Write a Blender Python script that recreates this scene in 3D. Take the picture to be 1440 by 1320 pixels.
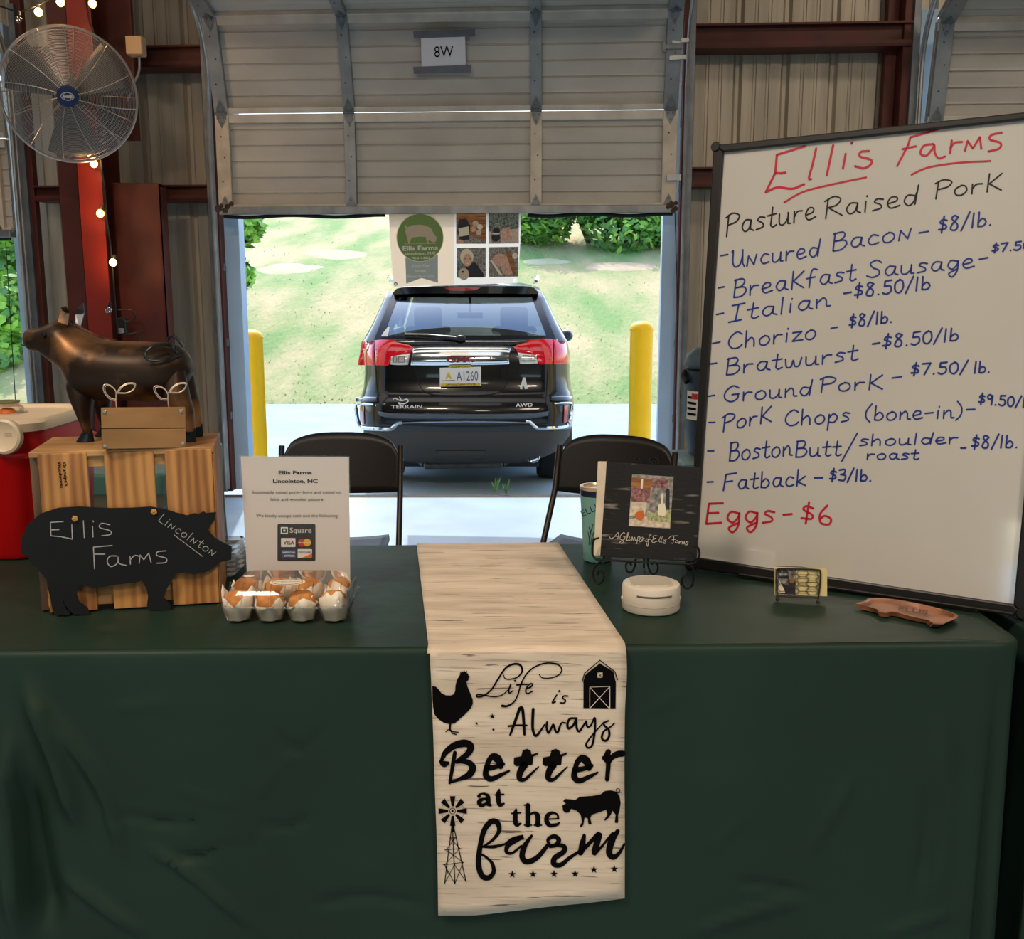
import bpy, bmesh, math, random
from math import sin, cos, pi, radians, sqrt, atan2
from mathutils import Vector as V, Matrix, noise
random.seed(7)
for _o in list(bpy.data.objects): bpy.data.objects.remove(_o)
C = bpy.context.scene.collection
# ---------------- camera ----------------
CAMH = 1.37; PITCH = radians(9.9); F = 1440.0
cam_d = bpy.data.cameras.new('camera'); cam = bpy.data.objects.new('camera', cam_d); C.objects.link(cam)
cam.location = (0, 0, CAMH); cam.rotation_euler = (pi/2 - PITCH, 0, 0)
cam_d.sensor_fit = 'HORIZONTAL'; cam_d.sensor_width = 36; cam_d.lens = 36.0; cam_d.clip_end = 500
bpy.context.scene.camera = cam
# ---------------- world, sun, hall lamps, exposure ----------------
vs = bpy.context.scene.view_settings
vs.view_transform = 'Standard'; vs.look = 'None'; vs.gamma = 1; vs.exposure = 0.0; vs.use_curve_mapping = False
w = bpy.data.worlds.new('sky'); bpy.context.scene.world = w; w.use_nodes = True
wn = w.node_tree; bg = wn.nodes['Background']
sk = wn.nodes.new('ShaderNodeTexSky'); sk.sky_type = 'NISHITA'; sk.sun_disc = False
sk.sun_elevation = radians(51); sk.sun_rotation = radians(-8); sk.air_density = 1.1; sk.dust_density = 1.6; sk.ozone_density = 1.2
wn.links.new(sk.outputs[0], bg.inputs['Color']); bg.inputs['Strength'].default_value = 0.5
def lamp(name, kind, loc, energy, col, rot=(0, 0, 0), **kw):
    l = bpy.data.lights.new(name, kind); l.energy = energy; l.color = col
    for k, v in kw.items(): setattr(l, k, v)
    o = bpy.data.objects.new(name, l); C.objects.link(o); o.location = loc; o.rotation_euler = rot
    return o
SUNDIR = V((0.10, -0.63, -0.77)).normalized()
sun = lamp('sun', 'SUN', (0, 0, 20), 3.0, (1, 0.95, 0.86), angle=radians(0.6))
sun.rotation_euler = SUNDIR.to_track_quat('-Z', 'Y').to_euler()
for i, (x, y, e, s) in enumerate([(-2.0, -0.4, 175, 0.9), (2.2, -1.4, 145, 0.9), (-3.9, 4.0, 26, .8), (3.2, 4.0, 42, 0.8), (0, -5.0, 90, 0.8)]):
    lamp('hall_lamp', 'AREA', (x, y, 4.55), e, (1, 0.84, 0.67), shape='SQUARE', size=s)
# ---------------- helpers ----------------
def ray(px, py):
    a = (px-720)/F; b = (660-py)/F
    return V((a, cos(PITCH)+b*sin(PITCH), -sin(PITCH)+b*cos(PITCH)))
CAM = V((0, 0, CAMH))
def on_y(px, py, Y):
    d = ray(px, py); return CAM + d*(Y/d.y)
def on_z(px, py, Z):
    d = ray(px, py); return CAM + d*((Z-CAMH)/d.z)
class Plane:
    def __init__(s, p, n): s.p = V(p); s.n = V(n).normalized()
    def hit(s, px, py, off=0.0):
        d = ray(px, py); q = s.p + s.n*off
        return CAM + d*((q-CAM).dot(s.n)/d.dot(s.n))
def lin(v):
    v /= 255.0
    return v/12.92 if v <= .04045 else ((v+.055)/1.055)**2.4
def rgb(r, g, b): return (lin(r), lin(g), lin(b), 1)
def mat(name, col, rough=.6, metal=0., var=0., vs_=8., stretch=(1, 1, 1), bump=0., bs=60., spec=.5, coat=0., trans=0., ior=1.45,
        emit=None, es=0., alpha=1., col2=None, sheen=0., detail=5., lo=.35, hi=.65, bdist=.002):
    m = bpy.data.materials.new(name); m.use_nodes = True; nt = m.node_tree; p = nt.nodes['Principled BSDF']
    I = p.inputs
    I['Base Color'].default_value = col; I['Roughness'].default_value = rough; I['Metallic'].default_value = metal
    I['Specular IOR Level'].default_value = spec; I['Coat Weight'].default_value = coat; I['Coat Roughness'].default_value = .04
    I['Transmission Weight'].default_value = trans; I['IOR'].default_value = ior; I['Alpha'].default_value = alpha
    I['Sheen Weight'].default_value = sheen
    if emit: I['Emission Color'].default_value = emit; I['Emission Strength'].default_value = es
    if var or bump or col2:
        tc = nt.nodes.new('ShaderNodeTexCoord'); mp = nt.nodes.new('ShaderNodeMapping'); mp.inputs['Scale'].default_value = stretch
        nt.links.new(tc.outputs['Object'], mp.inputs[0])
    if var or col2:
        n = nt.nodes.new('ShaderNodeTexNoise'); n.inputs['Scale'].default_value = vs_; n.inputs['Detail'].default_value = detail
        nt.links.new(mp.outputs[0], n.inputs['Vector'])
        r = nt.nodes.new('ShaderNodeValToRGB'); nt.links.new(n.outputs['Fac'], r.inputs[0])
        r.color_ramp.elements[0].position = lo; r.color_ramp.elements[1].position = hi
        c2 = col2 if col2 else tuple(min(1, c*(1+var)) for c in col[:3])+(1,)
        c1 = col if col2 else tuple(c*(1-var) for c in col[:3])+(1,)
        r.color_ramp.elements[0].color = c1; r.color_ramp.elements[1].color = c2
        nt.links.new(r.outputs[0], I['Base Color'])
    if bump:
        n2 = nt.nodes.new('ShaderNodeTexNoise'); n2.inputs['Scale'].default_value = bs; n2.inputs['Detail'].default_value = 4
        nt.links.new(mp.outputs[0], n2.inputs['Vector'])
        b = nt.nodes.new('ShaderNodeBump'); b.inputs['Strength'].default_value = bump; b.inputs['Distance'].default_value = bdist
        nt.links.new(n2.outputs['Fac'], b.inputs['Height']); nt.links.new(b.outputs[0], I['Normal'])
    return m
def woodmat(name, ca, cb, scale=14., stretch=(1, 1, 1), axis='Z', rough=.55, dist=3.5):
    m = bpy.data.materials.new(name); m.use_nodes = True; nt = m.node_tree; p = nt.nodes['Principled BSDF']
    tc = nt.nodes.new('ShaderNodeTexCoord'); mp = nt.nodes.new('ShaderNodeMapping'); mp.inputs['Scale'].default_value = stretch
    oi = nt.nodes.new('ShaderNodeObjectInfo'); ad = nt.nodes.new('ShaderNodeVectorMath'); ad.operation = 'ADD'
    sc = nt.nodes.new('ShaderNodeMath'); sc.operation = 'MULTIPLY'; sc.inputs[1].default_value = 7.0
    nt.links.new(oi.outputs['Random'], sc.inputs[0]); nt.links.new(tc.outputs['Object'], ad.inputs[0]); nt.links.new(sc.outputs[0], ad.inputs[1])
    nt.links.new(ad.outputs[0], mp.inputs[0])
    wv = nt.nodes.new('ShaderNodeTexWave'); wv.wave_type = 'BANDS'; wv.bands_direction = 'X'
    wv.inputs['Scale'].default_value = scale; wv.inputs['Distortion'].default_value = dist; wv.inputs['Detail'].default_value = 3; wv.inputs['Detail Scale'].default_value = .8
    nt.links.new(mp.outputs[0], wv.inputs['Vector'])
    n = nt.nodes.new('ShaderNodeTexNoise'); n.inputs['Scale'].default_value = scale*1.2; n.inputs['Detail'].default_value = 6
    nt.links.new(mp.outputs[0], n.inputs['Vector'])
    mx = nt.nodes.new('ShaderNodeMath'); mx.operation = 'MULTIPLY_ADD'; mx.inputs[1].default_value = 1.15; mx.inputs[2].default_value = -.12; n.inputs['Distortion'].default_value = .6
    nt.links.new(n.outputs['Fac'], mx.inputs[0])
    m2 = nt.nodes.new('ShaderNodeMath'); m2.operation = 'MULTIPLY_ADD'; m2.inputs[1].default_value = .22
    nt.links.new(wv.outputs['Fac'], m2.inputs[0]); nt.links.new(mx.outputs[0], m2.inputs[2])
    r = nt.nodes.new('ShaderNodeValToRGB'); nt.links.new(m2.outputs[0], r.inputs[0])
    r.color_ramp.elements[0].position = .36; r.color_ramp.elements[0].color = ca; r.color_ramp.elements[1].position = .72; r.color_ramp.elements[1].color = cb
    nt.links.new(r.outputs[0], p.inputs['Base Color']); p.inputs['Roughness'].default_value = rough
    b = nt.nodes.new('ShaderNodeBump'); b.inputs['Strength'].default_value = .25; b.inputs['Distance'].default_value = .001
    nt.links.new(m2.outputs[0], b.inputs['Height']); nt.links.new(b.outputs[0], p.inputs['Normal'])
    return m
ROOT = {}
class MB:
    """collects world-space shapes; build() links them as ONE mesh object"""
    def __init__(s): s.v = []; s.f = []; s.mi = []
    def add(s, vs, fs, mi=0):
        o = len(s.v); s.v += [V(p) for p in vs]; s.f += [tuple(i+o for i in f) for f in fs]; s.mi += [mi]*len(fs); return s
    def box(s, a, b, mi=0):
        x0, y0, z0 = a; x1, y1, z1 = b
        return s.add([(x0,y0,z0),(x1,y0,z0),(x1,y1,z0),(x0,y1,z0),(x0,y0,z1),(x1,y0,z1),(x1,y1,z1),(x0,y1,z1)],
                     [(0,3,2,1),(4,5,6,7),(0,1,5,4),(1,2,6,5),(2,3,7,6),(3,0,4,7)], mi)
    def obox(s, c, ux, uy, uz, mi=0):
        """oriented box: centre, three half-extent vectors"""
        c, ux, uy, uz = V(c), V(ux), V(uy), V(uz)
        vs = [c+a*ux+b*uy+d*uz for d in (-1, 1) for a, b in ((-1,-1),(1,-1),(1,1),(-1,1))]
        return s.add(vs, [(0,3,2,1),(4,5,6,7),(0,1,5,4),(1,2,6,5),(2,3,7,6),(3,0,4,7)], mi)
    def prism(s, pts, ext, mi=0, mi2=None):
        n = len(pts); pts = [V(p) for p in pts]; e = V(ext)
        s.add(pts+[p+e for p in pts], [tuple(range(n-1, -1, -1)), tuple(range(n, 2*n))], mi)
        s.add(pts+[p+e for p in pts], [(i, (i+1) % n, (i+1) % n+n, i+n) for i in range(n)], mi if mi2 is None else mi2)
        return s
    def tube(s, pts, r, n=8, closed=False, mi=0, caps=True):
        pts = [V(p) for p in pts]; m = len(pts); rs = r if isinstance(r, (list, tuple)) else [r]*m
        ring = []; up = None
        for i, p in enumerate(pts):
            if closed: t = pts[(i+1) % m]-pts[i-1]
            else: t = pts[min(i+1, m-1)]-pts[max(i-1, 0)]
            t = t.normalized() if t.length > 1e-9 else V((0, 0, 1))
            if up is None:
                up = V((0, 0, 1)) if abs(t.z) < .9 else V((1, 0, 0))
            a = t.cross(up)
            if a.length < 1e-5: a = t.cross(V((.3, .9, .1)))
            a.normalize(); b = a.cross(t).normalized(); up = b
            ring.append([p+(a*cos(2*pi*k/n)+b*sin(2*pi*k/n))*rs[i] for k in range(n)])
        vs = [q for rg in ring for q in rg]; fs = []
        for i in range(m if closed else m-1):
            j = (i+1) % m
            fs += [(i*n+k, i*n+(k+1) % n, j*n+(k+1) % n, j*n+k) for k in range(n)]
        if caps and not closed: fs += [tuple(range(n-1, -1, -1)), tuple((m-1)*n+k for k in range(n))]
        return s.add(vs, fs, mi)
    def lathe(s, prof, c=(0, 0, 0), n=24, axis=None, mi=0, caps=True):
        """prof: (radius, height) list round +Z (or a given axis)"""
        c = V(c); az = V(axis).normalized() if axis is not None else V((0, 0, 1))
        ax = az.cross(V((0, 1, 0)) if abs(az.y) < .9 else V((1, 0, 0))).normalized(); ay = az.cross(ax)
        vs = [c+ax*(r*cos(2*pi*k/n))+ay*(r*sin(2*pi*k/n))+az*h for r, h in prof for k in range(n)]
        fs = [(i*n+k, i*n+(k+1) % n, (i+1)*n+(k+1) % n, (i+1)*n+k) for i in range(len(prof)-1) for k in range(n)]
        if caps: fs += [tuple(range(n-1, -1, -1)), tuple((len(prof)-1)*n+k for k in range(n))]
        return s.add(vs, fs, mi)
    def grid(s, fn, nu, nv, mi=0, wrap=False):
        vs = [fn(i/nu, j/nv) for j in range(nv+1) for i in range(nu+1)]
        fs = [(j*(nu+1)+i, j*(nu+1)+i+1, (j+1)*(nu+1)+i+1, (j+1)*(nu+1)+i) for j in range(nv) for i in range(nu)]
        return s.add(vs, fs, mi)
    def loft(s, rings, closed=True, caps=True, mi=0):
        n = len(rings[0]); vs = [q for r in rings for q in r]; fs = []
        for i in range(len(rings)-1):
            for k in range(n if closed else n-1):
                fs.append((i*n+k, i*n+(k+1) % n, (i+1)*n+(k+1) % n, (i+1)*n+k))
        if caps and closed: fs += [tuple(range(n-1, -1, -1)), tuple((len(rings)-1)*n+k for k in range(n))]
        return s.add(vs, fs, mi)
    def ball(s, c, r, n=12, m=8, mi=0):
        c = V(c); rx, ry, rz = r if isinstance(r, (list, tuple)) else (r, r, r)
        rings = [[c+V((rx*sin(t)*cos(2*pi*k/n), ry*sin(t)*sin(2*pi*k/n), rz*cos(t))) for k in range(n)] for t in [max(.02, min(pi-.02, pi*i/m)) for i in range(m+1)]]
        return s.loft(rings, mi=mi)
    def build(s, name, mats, parent=None, smooth=False, bevel=0., label=None, kind=None, solid=0., tri=False, sub=0, angle=.7):
        me = bpy.data.meshes.new(name)
        M = None
        if parent is not None:
            p = parent
            while p.parent is not None: p = p.parent
            M = ROOT.get(p.name)
        vs = [(M @ v) for v in s.v] if M is not None else s.v
        me.from_pydata([tuple(v) for v in vs], [], s.f)
        if not isinstance(mats, (list, tuple)): mats = [mats]
        for m in mats: me.materials.append(m)
        me.polygons.foreach_set('material_index', s.mi)
        bm = bmesh.new(); bm.from_mesh(me)
        if len(s.f) < 60000: bmesh.ops.remove_doubles(bm, verts=bm.verts, dist=1e-6)
        if tri or any(len(f.verts) > 4 for f in bm.faces): bmesh.ops.triangulate(bm, faces=[f for f in bm.faces if len(f.verts) > 4])
        bmesh.ops.recalc_face_normals(bm, faces=bm.faces)
        if smooth:
            for f in bm.faces: f.smooth = True
            for e in bm.edges:
                if len(e.link_faces) == 2 and e.calc_face_angle(0) > angle: e.smooth = False
        bm.to_mesh(me); bm.free()
        o = bpy.data.objects.new(name, me); C.objects.link(o)
        if parent is not None: o.parent = parent
        if bevel:
            b = o.modifiers.new('bevel', 'BEVEL'); b.width = bevel; b.segments = 2; b.limit_method = 'ANGLE'; b.angle_limit = radians(40)
        if solid:
            b = o.modifiers.new('solid', 'SOLIDIFY'); b.thickness = solid; b.offset = 0
        if sub:
            b = o.modifiers.new('sub', 'SUBSURF'); b.levels = sub; b.render_levels = sub
        if label: o['label'] = label
        if kind: o['kind'] = kind
        return o
def tag(o, label=None, cat=None, group=None, kind=None):
    if label: o['label'] = label
    if cat: o['category'] = cat
    if group: o['group'] = group
    if kind: o['kind'] = kind
    return o
def thing(name, loc, label=None, cat=None, group=None, kind=None, rz=0.):
    o = bpy.data.objects.new(name, None); C.objects.link(o); o.empty_display_size = .1
    o.location = loc; o.rotation_euler = (0, 0, rz)
    ROOT[o.name] = (Matrix.Translation(V(loc)) @ Matrix.Rotation(rz, 4, 'Z')).inverted()
    return tag(o, label, cat, group, kind)
def one(mb, name, m, label, cat, group=None, kind=None, **kw):
    """a thing that is a single mesh, its origin at its base centre"""
    xs = [v.x for v in mb.v]; ys = [v.y for v in mb.v]; zs = [v.z for v in mb.v]
    c = V(((min(xs)+max(xs))/2, (min(ys)+max(ys))/2, min(zs)))
    mb.v = [v-c for v in mb.v]
    o = mb.build(name, m, **kw); o.location = c
    return tag(o, label, cat, group, kind)
def copy_tree(o, parent=None):
    c = o.copy(); C.objects.link(c)
    if parent is not None: c.parent = parent
    for ch in [x for x in bpy.data.objects if x.parent == o]: copy_tree(ch, c)
    return c
def crom(p, k=6):
    """smooth polyline through 2-D (or n-D) points"""
    if len(p) < 3: return [V(q) for q in p]
    p = [V(q) for q in p]; out = []
    for i in range(len(p)-1):
        a = p[i-1] if i else p[0]*2-p[1]; b, c = p[i], p[i+1]; d = p[i+2] if i+2 < len(p) else p[-1]*2-p[-2]
        for j in range(k):
            t = j/k; out.append(.5*((2*b)+(c-a)*t+(2*a-5*b+4*c-d)*t*t+(3*b-a-3*c+d)*t**3))
    out.append(p[-1]); return out
def ribbon(mb, pts, w, hit, mi=0):
    """flat ink stroke: image-space path pts, width(s) w, hit(x,y)->3-D point on the written surface"""
    n = len(pts); ws = w if isinstance(w, (list, tuple)) else [w]*n
    if len(ws) != n:
        ws = [ws[int(i*(len(ws)-1)/max(1, n-1))]*(1-((i*(len(ws)-1)/max(1, n-1)) % 1))+ws[min(len(ws)-1, int(i*(len(ws)-1)/max(1, n-1))+1)]*((i*(len(ws)-1)/max(1, n-1)) % 1) for i in range(n)]
    vs = []
    for i in range(n):
        t = V(pts[min(i+1, n-1)])-V(pts[max(i-1, 0)])
        t = t.normalized() if t.length > 1e-9 else V((1, 0))
        nn = V((-t.y, t.x))*ws[i]/2; p = V(pts[i])
        vs += [hit(*(p+nn)), hit(*(p-nn))]
    mb.add(vs, [(2*i, 2*i+1, 2*i+3, 2*i+2) for i in range(n-1)], mi)
    for i in (0, n-1):
        c = V(pts[i]); mb.add([hit(c.x+ws[i]/2*cos(2*pi*k/8), c.y+ws[i]/2*sin(2*pi*k/8)) for k in range(8)], [tuple(range(8))], mi)
def fillpoly(mb, pts, hit, mi=0): mb.add([hit(*p) for p in pts], [tuple(range(len(pts)))], mi)
def disc(c, rx, ry=None, n=24, a0=0, a1=2*pi):
    ry = ry or rx; return [(c[0]+rx*cos(a0+(a1-a0)*k/n), c[1]+ry*sin(a0+(a1-a0)*k/n)) for k in range(n)]
# hand-printed letters: width, strokes ('L' straight, otherwise smooth), y up, cap height 100
GL = {
'A':(70,'L0,0 35,100 70,0|L12,38 58,38'),'B':(62,'L8,0 14,100|8,96 42,100 52,80 38,58 16,54|L16,54|16,54 50,52 60,28 40,2 8,0'),
'C':(66,'62,82 40,98 12,72 4,34 22,4 48,4 64,20'),'E':(60,'L58,98 10,96 4,0 56,4|L8,50 44,52'),'F':(60,'L62,100 10,94 0,0|L6,50 44,54'),
'G':(70,'64,84 38,98 8,66 6,22 34,0 60,18 62,44|L36,44 66,46'),'I':(56,'L10,96 56,100|L34,98 24,2|L0,0 46,4'),
'K':(60,'L8,0 12,100|L58,94 14,44 60,0'),'P':(60,'L6,-4 12,94|0,84 30,100 60,84 48,58 14,48'),'R':(66,'L6,-2 12,92|0,84 34,102 58,84 44,58 14,50|L14,50 66,2'),
'S':(60,'58,84 38,100 14,84 24,58 48,40 50,14 26,0 2,12'),'U':(64,'2,92 8,96 8,30 22,4 44,16 54,60|L54,96 56,20 66,0'),'L':(50,'L8,100 4,4 50,0'),
'M':(60,'L2,0 10,60 28,22 48,60 54,0'),'N':(56,'L4,0 10,56 38,4 50,60'),'W':(80,'L0,100 20,0 40,60 60,0 80,100'),
'a':(56,'46,52 20,56 6,28 18,4 36,12 46,48|46,50 44,14 58,2'),'b':(50,'L8,98 6,4|6,30 28,54 46,30 34,4 8,4'),'c':(48,'44,48 22,56 6,28 18,2 46,8'),
'd':(56,'44,48 18,54 6,26 22,2 40,16 50,60|L56,98 46,4'),'e':(50,'6,26 36,34 38,52 18,56 4,28 18,2 50,10'),'f':(46,'46,92 30,98 20,76 14,-4|L2,48 38,52'),
'g':(52,'44,48 18,56 6,26 24,4 42,28 46,50|46,50 44,-10 26,-42 12,-20 46,4'),'h':(52,'L6,98 4,0|4,26 26,54 40,40 42,0'),'i':(22,'L10,54 8,2|L13,78 14,82'),
'k':(50,'L8,98 4,0|L44,54 8,24 48,0'),'l':(22,'L12,98 8,0'),'n':(54,'L6,52 6,2|6,28 28,56 40,40 42,8 56,4'),'m':(74,'L4,52 4,2|4,30 20,56 34,36 34,2|34,30 52,56 66,36 68,2'),
'o':(52,'28,56 6,38 8,8 30,0 48,22 42,48 26,56'),'p':(52,'L8,54 2,-44|6,32 28,56 46,34 32,4 8,6'),'r':(44,'L6,54 6,0|6,26 20,50 42,50'),
's':(44,'42,52 20,58 10,44 32,28 34,10 4,2'),'t':(40,'L22,92 16,10|16,10 26,0 42,8|L0,56 40,60'),'u':(56,'L4,54|4,54 6,10 24,2 42,26 44,52|L44,54 44,4 56,2'),
'w':(74,'4,54 10,6 28,6 36,44 44,6 60,8 70,54'),'y':(50,'L4,54 24,14|L48,54 10,-42'),'z':(48,'L4,52 44,54 4,2 50,4'),'v':(48,'L2,54 22,0 46,56'),
'$':(50,'44,74 20,82 10,62 40,42 38,20 4,18|L28,104 20,-6'),'0':(50,'30,96 6,70 8,16 30,0 48,34 44,80 28,96'),'3':(48,'4,92 40,96 36,62 14,54|14,54 46,44 36,4 2,8'),
'4':(50,'L30,100 2,36 50,36|L36,60 34,0'),'5':(50,'L46,98 12,94 10,58|10,58 40,56 44,18 22,0 2,10'),'6':(50,'32,98 8,50 12,6 40,4 46,32 24,44 10,26'),
'7':(48,'L2,92 46,96 16,0'),'8':(50,'42,84 22,98 10,78 40,36 34,2 8,8 12,40 42,84'),'9':(48,'40,70 24,96 6,76 16,52 38,66 42,92 36,0'),
'/':(40,'L40,108 2,-10'),'-':(44,'L2,38 40,42'),'.':(20,'L8,2 10,4'),'(':(30,'28,112 4,66 4,22 24,-10'),')':(30,'4,112 26,70 24,20 2,-14'),' ':(30,''),
',':(20,'L10,6 4,-12'),"'":(20,'L10,100 8,84'),'Z':(50,'L4,98 50,98 2,2 52,2'),'H':(60,'L4,0 6,100|L54,0 56,100|L5,50 55,50'),'1':(30,'L16,100 14,0'),'2':(50,'4,80 24,98 44,78 2,4|L2,4 48,4'),
}
def hand(mb, text, x0, y0, x1, y1, h, w, hit, up=None, mi=0, jit=0., ls=12):
    """hand lettering: baseline from (x0,y0) to (x1,y1) image px, cap height h, pen width w"""
    tot = sum(GL[c][0]+ls for c in text)-ls; e = V((x1-x0, y1-y0)); s = e/tot
    if up is None: up = V((e.y, -e.x)).normalized()
    else: up = V(up)
    cx = 0
    for c in text:
        wd, st = GL[c]
        for q in st.split('|'):
            if not q: continue
            line = q[0] == 'L'; q = q[1:] if line else q
            pp = [tuple(float(a) for a in t.split(',')) for t in q.split()]
            if len(pp) < 2: continue
            pp = [V((x0, y0))+s*(cx+a)+up*(h*b/100) for a, b in pp]
            if line:
                dd = [];
                for i in range(len(pp)-1): ribbon(mb, [pp[i], pp[i+1]], w, hit, mi)
            else: ribbon(mb, crom(pp, 5), w, hit, mi)
        cx += wd+ls
def fontmesh(text, size=1., bold=0., ext=0., align='CENTER', spacing=1., shear=0.):
    """builtin font -> list of (verts 2-D, faces); origin at baseline"""
    cu = bpy.data.curves.new('t', 'FONT'); cu.body = text; cu.size = size; cu.offset = bold; cu.align_x = align
    cu.resolution_u = 3; cu.space_character = spacing; cu.shear = shear
    o = bpy.data.objects.new('t', cu); C.objects.link(o)
    dg = bpy.context.evaluated_depsgraph_get(); dg.update()
    me = bpy.data.meshes.new_from_object(o.evaluated_get(dg))
    vs = [(v.co.x, v.co.y) for v in me.vertices]; fs = [tuple(p.vertices) for p in me.polygons]
    bpy.data.objects.remove(o); bpy.data.curves.remove(cu); bpy.data.meshes.remove(me)
    return vs, fs
def printed(mb, text, x0, y0, x1, y1, h, hit, bold=0., mi=0, upv=None, shear=0., fit=True, spacing=1.):
    """printed lettering fitted between two baseline image points, cap height h px"""
    vs, fs = fontmesh(text, 1., bold, align='LEFT', shear=shear, spacing=spacing)
    if not vs: return
    xa = min(v[0] for v in vs); xb = max(v[0] for v in vs); e = V((x1-x0, y1-y0))
    up = V(upv) if upv else V((e.y, -e.x)).normalized()
    mb.add([hit(*(V((x0, y0))+e*((v[0]-xa)/(xb-xa))+up*(h*v[1]/.70))) for v in vs], fs, mi)
def T(ox, oy, s): return lambda p: (ox+p[0]*s, oy+p[1]*s)
# ---------------- materials ----------------
m_siding = mat('siding', rgb(188,174,152), .45, .25, var=.14, vs_=3, stretch=(6,6,.35), bump=.12, bs=20)
m_redsteel = mat('red_oxide_steel', rgb(88,34,22), .5, .1, var=.22, vs_=5, bump=.1, bs=30)
m_galv = mat('galvanized', rgb(150,150,148), .42, .65, var=.18, vs_=9, bump=.1, bs=40)
m_galvd = mat('galvanized_dark', rgb(120,124,126), .45, .55, var=.2, vs_=9)
m_door = mat('door_paint', rgb(190,182,170), .5, .05, var=.10, vs_=2.2, stretch=(1,1,2), bump=.06, bs=30)
m_doorrail = mat('door_rail', rgb(206,196,180), .45, .1, var=.12, vs_=6)
m_rust = mat('rust', rgb(86,62,44), .8, .2, var=.3, vs_=40)
m_jamb = mat('jamb_skylit', rgb(178,204,228), .5, var=.04, vs_=4)  # blue skylight from outside is tinted into the pale jamb colour
m_concrete = mat('concrete', rgb(152,180,204), .42, var=.10, vs_=2.4, bump=.25, bs=25, spec=.5)
m_asphalt = mat('asphalt', rgb(152,176,190), .8, var=.10, vs_=1.6, bump=.4, bs=120, bdist=.004)
m_gravel = mat('gravel', rgb(76,66,54), .95, var=.35, vs_=60, bump=.8, bs=80, bdist=.01)
m_ceiling = mat('roof_deck', rgb(120,114,106), .7, var=.1)
m_dark = mat('black_plastic', rgb(22,21,21), .42, bump=.1, bs=300)
m_rubber = mat('rubber', rgb(18,18,18), .8)
m_black = mat('black_ink', rgb(9,7,8), .9, spec=.1)
m_white = mat('white_plastic', rgb(226,220,208), .4)
m_screw = mat('screw_metal', rgb(200,190,175), .3, .9)
m_greyblk = mat('grey_band', rgb(112,114,118), .5, .2)
# ---------------- wall frame ----------------
WA = radians(3.4); WO = V((-.4, 6.9, 0)); WU = V((cos(WA), -sin(WA), 0)); WN = V((-sin(WA), -cos(WA), 0))
def wp(s, z, off=0.): return WO+WU*s+WN*off+V((0, 0, z))
def wbox(mb, s0, s1, z0, z1, o0, o1, mi=0):
    return mb.obox(wp((s0+s1)/2, (z0+z1)/2, (o0+o1)/2), WU*(s1-s0)/2, WN*(o1-o0)/2, V((0, 0, (z1-z0)/2)), mi)
HGT = 5.0
D1 = (-5.9, -3.0); D2 = (-1.44, 1.385); D3 = (3.06, 6.0)          # the three door openings, along the wall
# floor
f = MB(); f.box((-11, -11, -.25), (11, 6.75, 0)); o = f.build('floor', m_concrete, kind='structure'); o['label'] = 'pale concrete floor of the hall'
f = MB(); f.add([(-11, 6.75, -.001), (11, 6.75, -.001), (11, 6.95, -.02), (-11, 6.95, -.02)], [(0, 1, 2, 3)])
f.build('trim_1', m_gravel, kind='structure', label='strip of gravelly broken concrete along the doorway')
# outside paving
def gz(y):
    if y < 6.95: return -.02
    if y < 8.0: return -.02-.24*(y-6.95)/1.05
    return -.26
f = MB(); ys = [6.95, 7.3, 8.0, 10, 14.9]
f.add([(x, y, gz(y)) for y in ys for x in (-30, 30)], [(2*i, 2*i+1, 2*i+3, 2*i+2) for i in range(4)])
f.build('ground', m_asphalt, kind='structure', label='pale asphalt drive outside the door')
f = MB(); f.box((-60, -60, -.6), (60, 80, -.4)); f.build('ground', m_gravel, kind='structure', label='earth below the building and the lot')
# ceiling + hidden walls
f = MB(); f.box((-11.2, -11.2, HGT), (11.2, 7.9, HGT+.15)); f.build('ceiling', m_ceiling, kind='structure')
f = MB(); f.box((-11.2, -11.2, 0), (-11, 7.3, HGT)); f.build('wall_left', m_siding, kind='structure')
f = MB(); f.box((11, -11.2, 0), (11.2, 7.3, HGT)); f.build('wall_right', m_siding, kind='structure')
f = MB()
for a, b, z0 in [(-11, -8.4, 0), (-6.2, -4.6, 0), (-1.6, 3.5, 0), (6.5, 11, 0), (-11, 11, 3.05)]:
    f.box((a, -11.2, z0), (b, -11, HGT if z0 else 3.05) if not z0 else (b, -11, HGT))
f.box((-8.4, -11.2, 1.35), (-6.2, -11, 3.05)); f.build('wall_front', m_siding, kind='structure')
f = MB(); f.add([(-60, -60, -.05), (60, -60, -.05), (60, -11.2, -.05), (-60, -11.2, -.05)], [(0, 1, 2, 3)]); f.build('ground', m_asphalt, kind='structure', label='paved lot on the far side of the hall')
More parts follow.
